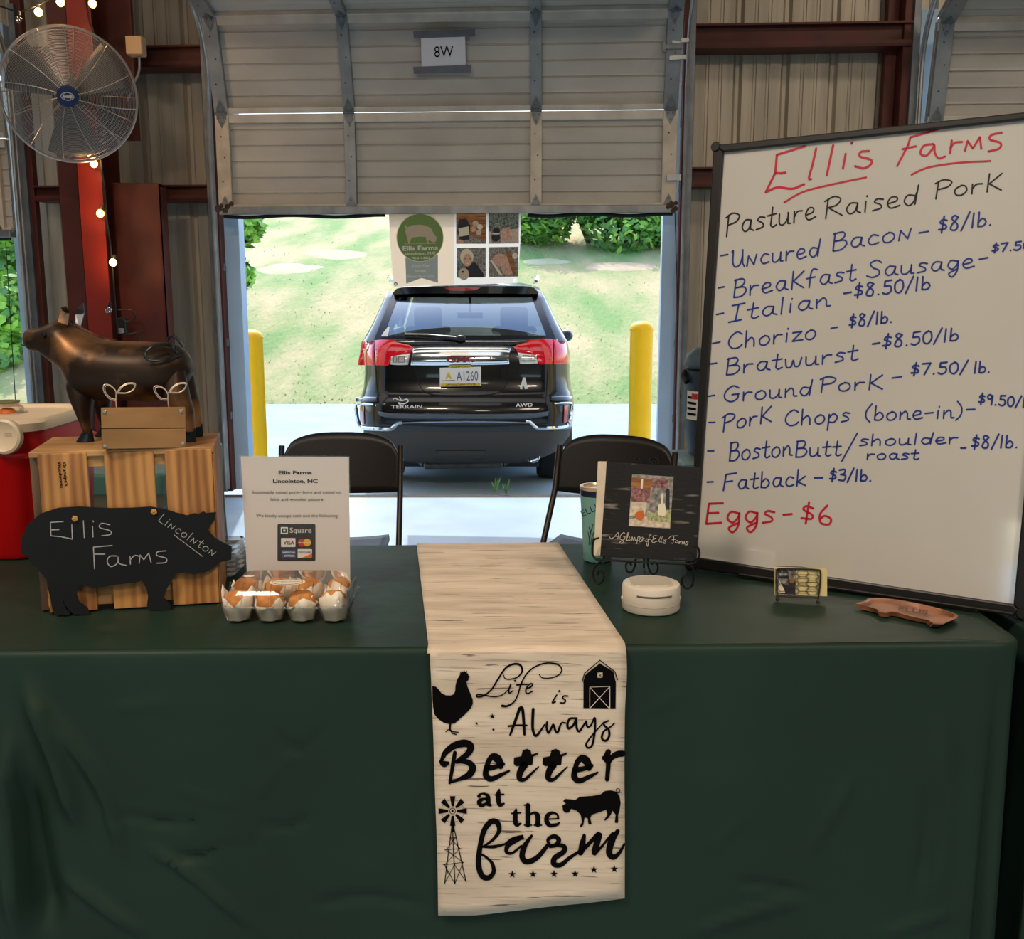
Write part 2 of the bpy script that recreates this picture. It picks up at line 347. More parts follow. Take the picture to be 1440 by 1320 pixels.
# ribbed siding: real trapezoid ribs
def siding(s0, s1, z0, z1):
    mb = MB(); prof = []; s = s0
    P = .305
    k0 = math.floor(s0/P)
    pts = []
    for k in range(k0, int(s1/P)+2):
        b = k*P
        pts += [(b, 0), (b+.018, .030), (b+.042, .030), (b+.06, 0), (b+.125, 0), (b+.131, .006), (b+.145, .006), (b+.151, 0), (b+.21, 0), (b+.216, .006), (b+.23, .006), (b+.236, 0)]
    pts = [(a, d) for a, d in pts if s0 < a < s1]
    pts = [(s0, 0)]+pts+[(s1, 0)]
    vs = []
    for a, d in pts: vs += [wp(a, z0, -.22-d+.0), wp(a, z1, -.22-d)]
    mb.add(vs, [(2*i, 2*i+2, 2*i+3, 2*i+1) for i in range(len(pts)-1)])
    return mb
wb = MB()
for a, b, z0, z1 in [(D1[1]+.02, D2[0]-.1, 0, HGT), (D2[1]+.1, D3[0]-.05, 0, HGT), (D3[1], 11.2, 0, HGT), (-11, D1[0], 0, HGT), (D1[0], D1[1]+.02, 3.1, HGT), (D2[0]-.1, D2[1]+.1, 3.1, HGT), (D3[0]-.05, D3[1], 3.1, HGT)]:
    sd = siding(a, b, z0, z1); wb.add(sd.v, sd.f)
o = wb.build('wall_back', m_siding, kind='structure', solid=.003); o['label'] = 'ribbed beige metal siding'
# girts
def girt(s0, s1, z, h=.2, label=None):
    mb = MB(); wbox(mb, s0, s1, z, z+h, -.19, -.03); wbox(mb, s0, s1, z-.0, z+.012, -.03, .02); wbox(mb, s0, s1, z+h-.012, z+h, -.03, .02)
    wbox(mb, s0, s1, z-.001, z+.035, .012, .02)
    o = mb.build('girt', m_redsteel, kind='structure'); o['label'] = label
girt(D1[1]+.2, D2[0]-.12, 2.80, .135, 'upper dark red steel girt between the doors left of the centre door')
girt(D1[1]+.2, D2[0]-.12, 1.96, .10, 'lower dark red steel girt between the doors left of the centre door')
girt(D2[1]+.14, D3[0]-.15, 2.87, .145, 'upper dark red steel girt right of the centre door')
girt(D2[1]+.14, D3[0]-.15, 2.03, .12, 'lower dark red steel girt right of the centre door')
# jambs / posts
def post(s0, s1, o0, o1, z1=HGT, name='steel_post', m=None, label=''):
    mb = MB(); wbox(mb, s0, s1, 0, z1, o0, o1); o = mb.build(name, m or m_redsteel, kind='structure', bevel=.004); o['label'] = label
post(D2[0]-.14, D2[0]-.10, -.2, .02, label='thin dark red door post left of the centre door')
post(D2[1]+.10, D2[1]+.14, -.2, .02, label='thin dark red door post right of the centre door')
post(D3[0]-.22, D3[0]-.155, -.2, -.0, label='dark red steel post left of the right-hand door')
post(D3[0]-.29, D3[0]-.22, -.2, -.12, label='shaded inner flange of the post left of the right-hand door')
post(D1[1]+.13, D1[1]+.20, -.06, .0, label='dark red steel post right of the left-hand door')
# white jamb reveals of the doors
tn = 2
for s0, s1 in [(D2[0]-.10, D2[0]), (D2[1], D2[1]+.10), (D3[0]-.10, D3[0]), (D1[1], D1[1]+.04)]:
    mb = MB(); wbox(mb, s0, s1, 0, 3.1, -.17, -.06); mb.build('trim_%d' % tn, m_jamb, kind='structure', label='pale door jamb reveal'); tn += 1
# main column: I-beam with flange toward the hall
def icolumn():
    cx, cy = on_y(126, 230, 6.42).x, 6.42
    t = thing('steel_column', (cx, cy, 0), 'red oxide steel I-beam column behind the fan, bulb glow painted on its front flange', 'column', kind='structure')
    t['kind'] = 'structure'
    w = .072
    MB().box((cx-w, cy-.012, 0), (cx+w, cy, HGT)).build('flange', m_redlit, t)
    MB().box((cx-.006, cy, 0), (cx+.006, cy+.28, HGT)).build('web', m_redsteel, t)
    MB().box((cx-w, cy+.28, 0), (cx+w, cy+.292, HGT)).build('flange', m_redsteel, t)
m_redlit = mat('red_steel_bulb_lit', rgb(118,26,10), .5, .05, var=.15, vs_=3, bump=.08, bs=30)  # brighter copy of the red steel, glow of the bulbs put into its colour
icolumn()
def tapered():
    a = on_y(160, 258, 6.62); b = on_y(224, 258, 6.62)
    mb = MB(); mb.box((a.x, 6.60, 0), (b.x, 6.63, a.z)); mb.box((a.x+.0, 6.60, a.z-.02), (b.x, 6.75, a.z)); mb.box((b.x-.012, 6.60, 0), (b.x, 6.75, a.z))
    o = mb.build('steel_column', m_redsteel, kind='structure', bevel=.003); o['label'] = 'short dark red steel box column right of the main column'
tapered()
a = on_y(97, 400, 6.7); b = on_y(112, 400, 6.7)
mb = MB(); mb.box((a.x, 6.66, 0), (b.x+.05, 6.70, HGT)); o = mb.build('steel_column', m_redsteel, kind='structure'); o['label'] = 'dark red steel plate column left of the main column'
a = on_y(165, 100, 6.72); b = on_y(40, 100, 6.72)
mb = MB(); mb.box((a.x-.02, 6.68, 2.3), (a.x+.12, 6.72, HGT)); o = mb.build('steel_column', m_redsteel, kind='structure'); o['label'] = 'dark red steel plate right of the main column behind the fan'
# ---------------- sectional doors ----------------
def doorpath(z):
    """arc-length coordinate (height along track) -> (offset, z)"""
    z0 = 2.70; R = .5
    if z <= z0: return (.06, z)
    L = z-z0; a = L/R
    if a < pi/2: return (.06+R*(1-cos(a))*1.0, z0+R*sin(a))
    return (.06+R+(L-R*pi/2), z0+R)
def section_door(idx, D, zb, nsec, stiles, label, tracks=('l', 'r'), SH=.61):
    s0, s1 = D; s0 -= .07; s1 += .07
    t = thing('door_%d' % idx, wp((s0+s1)/2, 0, .06), label, kind='structure', rz=-WA)
    del t['label']; t['label'] = label
    for k in range(nsec):
        z0 = zb+k*SH; o0, a0 = doorpath(z0); o1, a1 = doorpath(z0+SH)
        o1t = o0+(o1-o0)*.985; a1t = a0+(a1-a0)*.985
        p0 = V((0, 0, a0))+WN*o0; p1 = V((0, 0, a1t))+WN*o1t
        up = (p1-p0).normalized(); L = (p1-p0).length; nr = WU.cross(up).normalized()
        if nr.dot(WN) < 0: nr = -nr
        base = WO+p0
        def q(s, h, d): return base+WU*s+up*h+nr*d
        def bx(mb, sa, sb, ha, hb, da, db): return mb.obox(q((sa+sb)/2, (ha+hb)/2, (da+db)/2), WU*(sb-sa)/2, up*(hb-ha)/2, nr*(db-da)/2)
        # pressed panel with real horizontal grooves
        prof = [(0, 0)]
        for g in range(1, 6):
            h = g*L/6+.004; prof += [(h-.007, 0), (h-.002, -.007), (h+.002, -.007), (h+.007, .003)]
            prof += [(h+.02, 0)]
        prof += [(L, 0)]
        mb = MB(); vs = []
        for h, d in prof: vs += [q(s0, h, d), q(s1, h, d)]
        mb.add(vs, [(2*i, 2*i+1, 2*i+3, 2*i+2) for i in range(len(prof)-1)])
        bx(mb, s0, s1, 0, L, -.03, -.02)
        sec = mb.build('door_panel', m_door, t)
        bx(MB(), s0, s1, 0, .035, 0, .03).build('rail', m_doorrail, sec, bevel=.003)
        bx(MB(), s0, s1, L-.055, L, 0, .03).build('rail', m_doorrail, sec, bevel=.003)
        for i, sx in enumerate(stiles):
            end = i in (0, len(stiles)-1)
            w_ = .045 if end else .036
            mb = MB(); bx(mb, sx-w_, sx+w_, 0, L, .0, .036)
            pl = mb.build('stile', m_stile2 if (k == 0 and i in (0, 2, 3)) else m_stile, sec, bevel=.003)
            hb = MB()
            # hinge leaf: pointed plates at both ends, bolt heads
            for hh, sgn in ((L, -1), (0, 1)):
                c = [q(sx-.03, hh, .038), q(sx+.03, hh, .038), q(sx+.03, hh+sgn*.03, .038), q(sx, hh+sgn*.09, .038), q(sx-.03, hh+sgn*.03, .038)]
                hb.prism(c, nr*.004)
                for a_, b_ in ((-.015, .022), (.015, .022), (0, .06)):
                    hb.lathe([(.006, 0), (.006, .004), (.003, .006)], q(sx+a_, hh+sgn*b_, .042), 8, axis=nr)
            hb.tube([q(sx-.035, L, .044), q(sx+.035, L, .044)], .009, 8)
            hb.build('hinge', m_galvd, sec)
            bo = MB()
            for hh in (.18, .33, .46): bo.lathe([(.005, 0), (.005, .002)], q(sx+(.01 if hh == .33 else -.008), hh, .0365), 8, axis=nr)
            bo.build('bolt_hole', m_dark, sec)
    # bottom seal bar and astragal
    o0, a0 = doorpath(zb)
    mb = MB(); wbox(mb, s0, s1, zb-.03, zb+.02, .03, .11); mb.build('bottom_rail', m_galv, t, bevel=.004)
    mb = MB()
    for a_, b_ in ((s0+.02, s0+.02+(s1-s0)*.36), (s0+(s1-s0)*.68, s1-.02)):
        mb.tube([wp(a_+(b_-a_)*i/16, zb-.04-.006*sin(i*.7), .075) for i in range(17)], .013, 6)
    mb.build('rubber_seal', m_rubber, t)
    # tracks
    for sd in tracks:
        sx = s0-.05 if sd == 'l' else s1+.05; sg = -1 if sd == 'l' else 1
        mb = MB(); pts = [(.06, .02), (.06, 2.70)]+[(.06+.5*(1-cos(a)), 2.70+.5*sin(a)) for a in [i*pi/2/14 for i in range(1, 15)]]
        prof = [(-.022, -.025), (-.022, .03), (.022, .03), (.022, -.025)]
        for dd in (-.024, .024):
            mb.tube([wp(sx, z, o+.0+dd) for o, z in pts], .008, 6)
        vs = []
        for o, z in pts: vs += [wp(sx, z, o-.026), wp(sx, z, o+.026)]
        mb.add(vs, [(2*i, 2*i+1, 2*i+3, 2*i+2) for i in range(len(pts)-1)])
        mb.build('track', m_galvl, t, solid=.004)
        mb = MB(); wbox(mb, sx+sg*.01, sx+sg*.05, 0, 3.2, -.06, .03); mb.build('track_angle', m_galvd, t)
        mb = MB()
        for z in (.5, 1.0, 1.5, 2.0, 2.4): wbox(mb, sx-.028, sx+.028, z, z+.05, -.03, .0); 
        mb.build('track_bracket', m_galvd, t)
    return t
m_stile = mat('stile_galv', rgb(150,152,152), .42, .45, var=.15, vs_=7)
m_stile2 = mat('stile_cream', rgb(206,190,168), .5, .1, var=.15, vs_=8)
m_galvl = mat('track_galv', rgb(176,176,174), .38, .6, var=.15, vs_=9)
s2 = [D2[0]-.02, D2[0]+.79, D2[0]+1.98, D2[1]+.02]
s2 = [D2[0]-.03, (on_y(494, 220, 6.86).x-WO.x)/cos(WA), (on_y(755, 220, 6.8).x-WO.x)/cos(WA), D2[1]+.02]
dc = section_door(2, D2, 1.89, 4, s2, 'beige sectional overhead door, half raised, above the car')
d1 = section_door(1, D1, 1.75, 4, [D1[0], D1[0]+1, D1[0]+2, D1[1]-.02], 'sectional overhead door at the left edge, half raised', ('r',))
section_door(3, D3, .02, 6, [D3[0]-.02, D3[0]+1, D3[0]+2, D3[1]], 'sectional overhead door at the right edge behind the whiteboard', ('l',), .596)
# slide lock and hardware on the centre door
def slock():
    mb = MB(); b = on_y(934, 66, 6.62)
    mb.obox(b+V((.055, 0, .0)), (.055, 0, 0), (0, .006, 0), (0, 0, .012)); mb.obox(b+V((-.0, 0, 0)), (.008, 0, 0), (0, .01, 0), (0, 0, .03))
    mb.build('slide_lock', m_galvd, dc)
    mb = MB()
    for y_, x_ in ((57, 957), (81, 953)):
        c = on_y(x_, y_, 6.62); mb.obox(c, (.05, 0, .004), (0, .006, 0), (0, 0, .012))
    mb.build('lock_plate', m_galvl, dc)
    mb = MB(); c = on_y(947, 250, 6.72); mb.obox(c, (.045, 0, 0), (0, .02, 0), (0, 0, .018)); mb.build('lift_handle', m_galvl, dc)
    for px in (316, 945):
        mb = MB(); c = on_y(px, 290, 6.72)
        for i in range(7): mb.ball(c+V((random.uniform(-.05, .05), random.uniform(-.02, .02), random.uniform(-.03, .02))), random.uniform(.012, .026), 7, 5)
        mb.build('bottom_bracket', m_rust, dc)
slock()
def cable(px0, px1, y0, y1, par, Y=6.78):
    MB().tube([on_y(px0, y0, Y), on_y(px1, y1, Y)], .003, 5).build('lift_cable', m_dark, par)
cable(949, 957, 296, 560, dc); cable(8, 24, 340, 600, d1)
# paper sign 8W with grey tape
def sign8w():
    pl = Plane(wp(0, 2.7, .17), (WN+V((0, 0, -.26))).normalized())
    c = [(592, 53), (654, 51), (655, 91), (593, 94)]
    t = thing('paper_sign', pl.hit(623, 94), 'white paper sign reading 8W taped to the overhead door', 'sign')
    mb = MB(); mb.prism([pl.hit(*p) for p in c], pl.n*.001); mb.build('paper', m_paper, t)
    for q in ([(581, 44), (668, 41), (668, 51), (582, 54)], [(581, 94), (663, 91), (663, 102), (582, 104)]):
        MB().prism([pl.hit(p[0], p[1], .002) for p in q], pl.n*.0008).build('duct_tape', m_tape, t)
    mb = MB(); printed(mb, '8W', 611, 80.5, 638, 79.5, 15.5, lambda x, y: pl.hit(x, y, .003)); mb.build('lettering', m_black, t)
m_paper = mat('paper', rgb(222,220,226), .8); m_tape = mat('duct_tape', rgb(112,112,118), .5, .3, var=.08, vs_=30)
sign8w()
# ---------------- grassy hill ----------------
m_grass = mat('grass', rgb(124,156,88), .9, var=.0, vs_=.9, stretch=(1,.35,.35), col2=rgb(200,180,136), detail=10, lo=.38, hi=.64, bump=.9, bs=14, bdist=.05)
m_dirt = mat('clay_patch', rgb(206,180,146), .95, var=.12, vs_=3, bump=.5, bs=20, bdist=.02)
m_leafa = mat('leaf_light', rgb(156,206,84), .6, var=.25, vs_=1.2)
m_leafb = mat('leaf_mid', rgb(104,156,84), .6, var=.3, vs_=1.2)
m_bark = mat('bark', rgb(90,70,55), .9, var=.2, vs_=10)
def hz(x, y):
    """height of the hill"""
    t = (y-14.9)/26.0
    if t < 0: return -.26
    t = min(1, t)
    h = -.26+6.6*(t**.95)*(1-.18*t)
    h -= max(0, (x-5.5))*.17*t
    return h+.10*noise.noise(V((x*.22, y*.16, 0)))*min(1, t*8)
def hill():
    mb = MB()
    def fn(u, v):
        x = -40+80*u; y = 14.9+(v**1.5)*50
        return (x, y, hz(x, y))
    mb.grid(fn, 100, 70)
    o = mb.build('ground', m_grass, kind='structure', smooth=True); o['label'] = 'sunlit grassy hillside beyond the drive'
hill()
def patch(name, c, rx, ry, label, a=0, k=0):
    mb = MB(); n = 26
    pts = [(c[0], c[1], hz(*c)+.03)]
    for ring in (.5, 1.):
        for i in range(n):
            an = 2*pi*i/n; r = ring*(1+.35*noise.noise(V((cos(an)*1.4, sin(an)*1.4, k))))
            dx = cos(an)*rx*r; dy = sin(an)*ry*r; x = c[0]+dx*cos(a)-dy*sin(a); y = c[1]+dx*sin(a)+dy*cos(a)
            pts.append((x, y, hz(x, y)+(.025 if ring < 1 else -.03)))
    fs = [(0, 1+i, 1+(i+1) % n) for i in range(n)]+[(1+i, 1+n+i, 1+n+(i+1) % n, 1+(i+1) % n) for i in range(n)]
    mb.add(pts, fs); o = mb.build(name, m_dirt if k % 2 else m_dirt2, smooth=True); tag(o, label, kind='structure')
m_dirt2 = mat('pale_dirt', rgb(186,186,140), .95, vs_=1.5, col2=rgb(206,196,168))
def hillpt(px, py):
    d = ray(px, py); y = 15.
    while y < 60:
        p = CAM+d*(y/d.y)
        if p.z <= hz(p.x, p.y): return p
        y += .05
    return CAM+d*(40/d.y)
for i, (px, py, rx, ry, a, lab, k) in enumerate([
    (405, 378, .95, .8, 0, 'pale dry patch of ground on the hill left of the car', 2), (475, 358, 1.1, .8, -.5, 'reddish clay scar running down the hill left of the banner', 1),
    (350, 340, .35, 1.1, .3, 'reddish bare spot at the upper left of the hill', 3), (870, 375, 1.2, .6, 0, 'thin dry patch of ground on the hill below the shrub', 5),
    (905, 330, 1.0, 1.9, 0, 'brown bare bank at the right end of the shrub', 7), (765, 368, .7, .5, 0, 'pale dry patch of ground on the hill right of the banner', 4)]):
    p = hillpt(px, py); patch('bare_ground', (p.x, p.y), rx, ry, lab, a, k)
def tufts():
    mb = MB()
    rnd = random.Random(3)
    for i in range(3500):
        y = 14.9+(rnd.random()**1.8)*16; x = rnd.uniform(-.42*y, .22*y)
        z = hz(x, y)-.02; h = rnd.uniform(.02, .05); a = rnd.uniform(0, pi); w_ = rnd.uniform(.01, .025)
        dx, dy = cos(a)*w_, sin(a)*w_; lx, ly = rnd.uniform(-.05, .05), rnd.uniform(-.05, .05)
        mb.add([(x-dx, y-dy, z), (x+dx, y+dy, z), (x+lx, y+ly, z+h)], [(0, 1, 2)])
    o = mb.build('grass', m_tuft); tag(o, 'short grass blades growing over the hillside', 'grass', kind='stuff')
m_tuft = mat('grass_blade', rgb(150,172,106), .8, col2=rgb(190,184,132), vs_=.6, detail=4)
tufts()
def leaf_crown(name, spots, n, size, mats_, parent, seed=1, rin=.72):
    """crown of individual leaf faces over ellipsoid lobes, as one mesh"""
    rnd = random.Random(seed); mb = MB()
    for i in range(n):
        c, r = spots[rnd.randrange(len(spots))]
        u = V((rnd.gauss(0, 1), rnd.gauss(0, 1), rnd.gauss(0, 1))).normalized()
        q = rnd.uniform(rin, 1.02)
        p = V(c)+V((u.x*r[0], u.y*r[1], u.z*r[2]))*q
        a = V((rnd.gauss(0, 1), rnd.gauss(0, 1), rnd.gauss(0, .6))).normalized(); b = a.cross(u)
        if b.length < .1: continue
        b.normalize(); s = size*rnd.uniform(.6, 1.3)
        mb.add([p-a*s, p+b*s*.5, p+a*s, p-b*s*.5], [(0, 1, 2, 3)], rnd.randrange(len(mats_)))
    return mb.build(name, mats_, parent)
def shrub(px, py, w_, h, label, seed, mats_, Y=None, n=7000, size=.11, group=None, name='shrub', cat='shrub'):
    p = hillpt(px, py) if Y is None else on_y(px, py, Y)
    t = thing(name, tuple(p), label, cat, group); rnd = random.Random(seed)
    spots = [((p.x+rnd.uniform(-.42, .42)*w_, p.y+rnd.uniform(-.2, .4)*w_*.5, p.z+h*rnd.uniform(.12, .58)), (w_*rnd.uniform(.18, .3), w_*.22, h*rnd.uniform(.28, .4))) for _ in range(11)]
    leaf_crown('foliage', spots, n, size, mats_, t, seed)
    mb = MB()
    for i in range(5):
        a = rnd.uniform(-.3, .3)*w_; mb.tube([(p.x+a*.3, p.y+.3, p.z-.1), (p.x+a*.5, p.y+.3, p.z+h*.2), (p.x+a*.6, p.y+.4, p.z+h*.35)], [.06, .045, .02], 6)
    mb.build('stem', m_bark, t)
    return t
shrub(765, 342, 3.2, 2.9, 'bright yellow-green leafy shrub at the right edge of the banner', 4, [m_leafa, m_leafa, m_leafb])
shrub(855, 346, 4.6, 2.6, 'darker green broad shrub on the hill above the right bollard', 5, [m_leafb, m_leafb, m_leafa], n=11000)
shrub(938, 318, 1.4, 1.2, 'small pale green bush at the top right corner of the doorway', 6, [m_leafa], n=1800)
# foliage hanging at the left edge of the doorway and trees through the left door
def tree(px, py, Y, r, label, seed, n=9000, size=.12, zs=(0, 1.), mats_=None):
    p = on_y(px, py, Y); z0 = hz(p.x, Y) if Y > 14.9 else -.26
    t = thing('tree', (p.x, Y, z0), label, 'tree'); rnd = random.Random(seed)
    mb = MB(); mb.tube([(p.x, Y, z0-.1), (p.x+.1, Y, z0+1.6), (p.x-.1, Y, p.z)], [.18, .14, .08], 8)
    for i in range(5):
        a = rnd.uniform(0, 2*pi); mb.tube([(p.x, Y, z0+1.2+i*.3), (p.x+cos(a)*r*.7, Y+sin(a)*r*.7, p.z+rnd.uniform(-.3, .6)*r)], [.07, .02], 6)
    mb.build('trunk', m_bark, t)
    spots = [((p.x+rnd.uniform(-.5, .5)*r, Y+rnd.uniform(-.5, .5)*r, p.z+rnd.uniform(-.8, .8)*r), (r*.5, r*.5, r*.42)) for _ in range(12)]
    leaf_crown('foliage', spots, n, size, mats_ or [m_leafa, m_leafb, m_leafa], t, seed)
tree(294, 335, 18, .85, 'young green tree at the left edge of the centre doorway', 11, 5000)
tree(-10, 360, 19, 1.9, 'leafy green tree seen through the left-hand door', 12)
tree(-20, 520, 17, 1.3, 'low yellow-green tree seen through the bottom of the left-hand door', 14, 6000)
# ---------------- bollards ----------------
m_yel = mat('bollard_yellow', rgb(246,196,6), .45, var=.04, vs_=6)
def bollard(px, top, Y, label):
    p = on_y(px, top, Y); z0 = gz(Y)
    t = thing('bollard', (p.x, Y, z0), label, 'bollard', 'yellow bollards in the doorway')
    r = .086; prof = [(r+.004, z0), (r+.004, z0+.02), (r, z0+.03), (r, p.z-.062)]
    MB().lathe(prof, (p.x, Y, 0), 28).build('sleeve', m_yel, t, smooth=True)
    MB().lathe([(r+.004, p.z-.068), (r+.004, p.z-.058)]+[(r*cos(a), p.z-.058+.058*sin(a)) for a in [i*pi/2/8 for i in range(0, 8)]]+[(.002, p.z)], (p.x, Y, 0), 28).build('cap', m_yel, t, smooth=True)
bollard(353, 463, 7.9, 'yellow bollard left of the black car'); bollard(902.5, 451, 7.75, 'yellow bollard right of the black car')
# weeds in the gravel strip
def weed(px, py, label, n=7):
    p = on_z(px, py, -.01); mb = MB(); rnd = random.Random(int(px))
    for i in range(n):
        a = rnd.uniform(0, 2*pi); l = rnd.uniform(.03, .07); h = rnd.uniform(.05, .12)
        e = V((cos(a)*l, sin(a)*l*.6, h)); s = V((-sin(a), cos(a), 0))*.006
        mb.add([p-s, p+s, p+e*.6+s*1.4, p+e, p+e*.6-s*1.4], [(0, 1, 2, 3, 4)])
    one(mb, 'weed', m_leafb, label, 'weed', solid=.001)
weed(697, 692, 'small green weed in the gravel strip under the car'); weed(712, 694, 'second small weed just right of the first one', 5)
# ---------------- car ----------------
m_cblack = mat('car_black', rgb(8,9,11), .22, 0., spec=.35, coat=.55)
m_glass = mat('car_glass', rgb(120,140,140), .02, 0, trans=.0, spec=1.0)
def glass(name, tint, refl=.12, rough=.01, fk=1.):
    m = bpy.data.materials.new(name); m.use_nodes = True; nt = m.node_tree; nt.nodes.remove(nt.nodes['Principled BSDF']); out = nt.nodes['Material Output']
    g = nt.nodes.new('ShaderNodeBsdfGlossy'); g.inputs['Roughness'].default_value = rough; g.inputs['Color'].default_value = (.78, .9, 1, 1) if name == 'car_window' else (1, 1, 1, 1)
    tr = nt.nodes.new('ShaderNodeBsdfTransparent'); tr.inputs['Color'].default_value = tint
    fr = nt.nodes.new('ShaderNodeFresnel'); fr.inputs['IOR'].default_value = 1.5
    a = nt.nodes.new('ShaderNodeMath'); a.operation = 'ADD'; a.inputs[1].default_value = refl; a.use_clamp = True
    k = nt.nodes.new('ShaderNodeMath'); k.operation = 'MULTIPLY'; k.inputs[1].default_value = fk; nt.links.new(fr.outputs[0], k.inputs[0]); nt.links.new(k.outputs[0], a.inputs[0]); mx = nt.nodes.new('ShaderNodeMixShader')
    nt.links.new(a.outputs[0], mx.inputs[0]); nt.links.new(tr.outputs[0], mx.inputs[1]); nt.links.new(g.outputs[0], mx.inputs[2]); nt.links.new(mx.outputs[0], out.inputs[0])
    return m
m_cglass = glass('car_window', (.50, .55, .52, 1), .20)
m_lens = mat('tail_lens', rgb(226,14,34), .12, 0, coat=1., spec=.6, emit=rgb(150,4,10), es=.0)
m_lens2 = mat('reflector_red', rgb(150,10,26), .2, coat=1.)
m_lensw = mat('reverse_lens', rgb(214,208,196), .12, .3, coat=1.)
m_chrome = mat('chrome', rgb(225,228,232), .08, 1.)
m_clad = mat('cladding_grey', rgb(74,72,70), .75, spec=.3)
m_cladd = mat('cladding_dark', rgb(34,35,36), .6)
m_seat = mat('car_seat', rgb(36,34,34), .8)
m_plate = mat('plate_white', rgb(224,222,216), .4)
m_pblue = mat('plate_blue', rgb(70,84,140), .5); m_pyel = mat('plate_yellow', rgb(206,180,30), .5); m_pblk = mat('plate_black', rgb(30,26,20), .5)
m_redl = mat('emblem_red', rgb(136,24,38), .3, .2)
m_exh = mat('muffler', rgb(96,92,86), .45, .6, var=.2, vs_=14)
CY = 8.1; CXP = 654.; CG = -.26
def car():
    k = CY/ (cos(PITCH)) # px scale helper (unused for exact work)
    def X(px): return on_y(px, 550, CY).x
    def Z(py): return on_y(654, py, CY).z
    cx = X(654)
    rows = [(658, 98, .20), (650, 118, .06), (640, 137, .0), (622, 150, -.05), (606, 154, -.075), (597, 155.5, -.08), (583, 156.5, -.085), (566, 156, -.07), (556, 154.5, -.02), (550, 153, .0), (530, 151.5, .01), (512, 151.5, .02), (500, 151.5, .03), (488, 149, .05), (478, 144, .085)]
    zr = [(Z(a), (on_y(654+b, a, CY).x-cx), c) for a, b, c in rows]
    def prof(z):
        if z <= zr[0][0]: return zr[0][1:]
        for i in range(len(zr)-1):
            if z <= zr[i+1][0]:
                t = (z-zr[i][0])/(zr[i+1][0]-zr[i][0]); return (zr[i][1]*(1-t)+zr[i+1][1]*t, zr[i][2]*(1-t)+zr[i+1][2]*t)
        return zr[-1][1:]
    def corner(t):
        t = min(1, abs(t)); y = .07*t*t
        if t > .72: q = (t-.72)/.28; y += .34*(1-sqrt(max(0, 1-q*q)))
        return y
    def S(px, py, off=0.):
        Y = CY
        for _ in range(6):
            p = on_y(px, py, Y); hw, yo = prof(p.z); Y = CY+yo+corner((p.x-cx)/hw)
        p = on_y(px, py, Y); p.y -= off; return p
    t = thing('car', (cx, CY, CG), 'black sport utility car parked outside the doorway, seen from behind', 'car')
    # lower body
    LEN = 4.3
    mb = MB(); rings = []
    body_rows = [r for r in zr]
    for z, hw, yo in body_rows:
        ring = []; N = 40
        for i in range(N+1):
            u = -1+2*i/N; u = math.copysign(abs(u)**.7, u) if abs(u) < 1 else u
            ring.append(V((cx+u*hw, CY+yo+corner(u), z)))
        for s_, yy in ((1, .9), (1, 2.6), (1, 3.6)): ring.append(V((cx+hw*(1.0 if yy < 3 else .95), CY+yo+yy, z)))
        ring += [V((cx+hw*.7, CY+LEN, z)), V((cx-hw*.7, CY+LEN, z))]
        for yy in (3.6, 2.6, .9): ring.append(V((cx-hw*(1.0 if yy < 3 else .95), CY+yo+yy, z)))
        rings.append(ring)
    mb.loft(rings[4:]); mb.build('body', m_cblack, t, smooth=True, angle=.9)
    MB().loft(rings[:5]).build('rear_valance', m_clad, t, smooth=True)
    # fender flares (dark side cladding seen past the corners)
    for sg in (-1, 1):
        mb = MB(); pts = []
        for a in [i*pi/12 for i in range(13)]: pts.append((cos(a)*.44, sin(a)*.44))
        zc = CG+.34
        o_ = [V((cx+sg*.80, CY+.85+a, zc+b)) for a, b in pts]; i_ = [V((cx+sg*.80, CY+.85+a*.84, zc+b*.84)) for a, b in pts]
        for k2 in range(12): mb.prism([o_[k2], o_[k2+1], i_[k2+1], i_[k2]], (sg*.075, 0, 0))
        mb.build('wheel_arch', m_clad, t)
        for yy in (.85, 3.5):
            w_ = MB(); w_.lathe([(.20, -.11), (.30, -.11), (.335, -.08), (.335, .08), (.30, .11), (.20, .11)], (cx+sg*.70, CY+yy, CG+.335), 32, axis=(sg, 0, 0))
            wh = w_.build('wheel', m_rubber, t, smooth=True)
            MB().lathe([(.05, .10), (.2, .112), (.21, .09), (.2, .0)], (cx+sg*.70, CY+yy, CG+.335), 24, axis=(sg, 0, 0)).build('rim', m_galv, wh)
    # greenhouse: pillars and roof
    def G(px, py, Y): return on_y(px, py, Y)
    YB = CY+.10; YT = CY+.50            # belt and roof edge depths of the raked rear window
    zb = Z(478); belt = .80
    roofz = G(654, 409, YT).z
    def xr(px, Y, py=415): return on_y(px, py, Y).x
    # rear window glass: curved grid between belt and roof edge
    def win(u, v, off=0.):
        py = 478-(478-413)*v; hw_ = 128-(128-101)*v
        px = 654-hw_+2*hw_*u; Y = YB+(YT-YB)*v; p = on_y(px, py, Y+.09*(2*u-1)**2); p.y -= off+.035*sin(pi*v); return p
    gl = MB(); gl.grid(lambda u, v: win(u, v), 24, 10); gl.build('rear_window', m_cglass, t, smooth=True)
    # dark frit border round the glass
    mb = MB()
    path = [(u, 0) for u in [i/20 for i in range(21)]]+[(1, v/8) for v in range(1, 9)]+[(1-i/20, 1) for i in range(1, 21)]+[(0, 1-v/8) for v in range(1, 8)]
    def inn(u, v): return (.045+u*.91, .10+v*.82)
    n_ = len(path); vs = []
    for u, v in path: a, b = inn(u, v); vs += [win(u, v, .004), win(a, b, .004)]
    mb.add(vs, [(2*i, 2*i+1, (2*i+3) % (2*n_), (2*i+2) % (2*n_)) for i in range(n_)]); mb.build('window_surround', m_cblack, t, smooth=True)
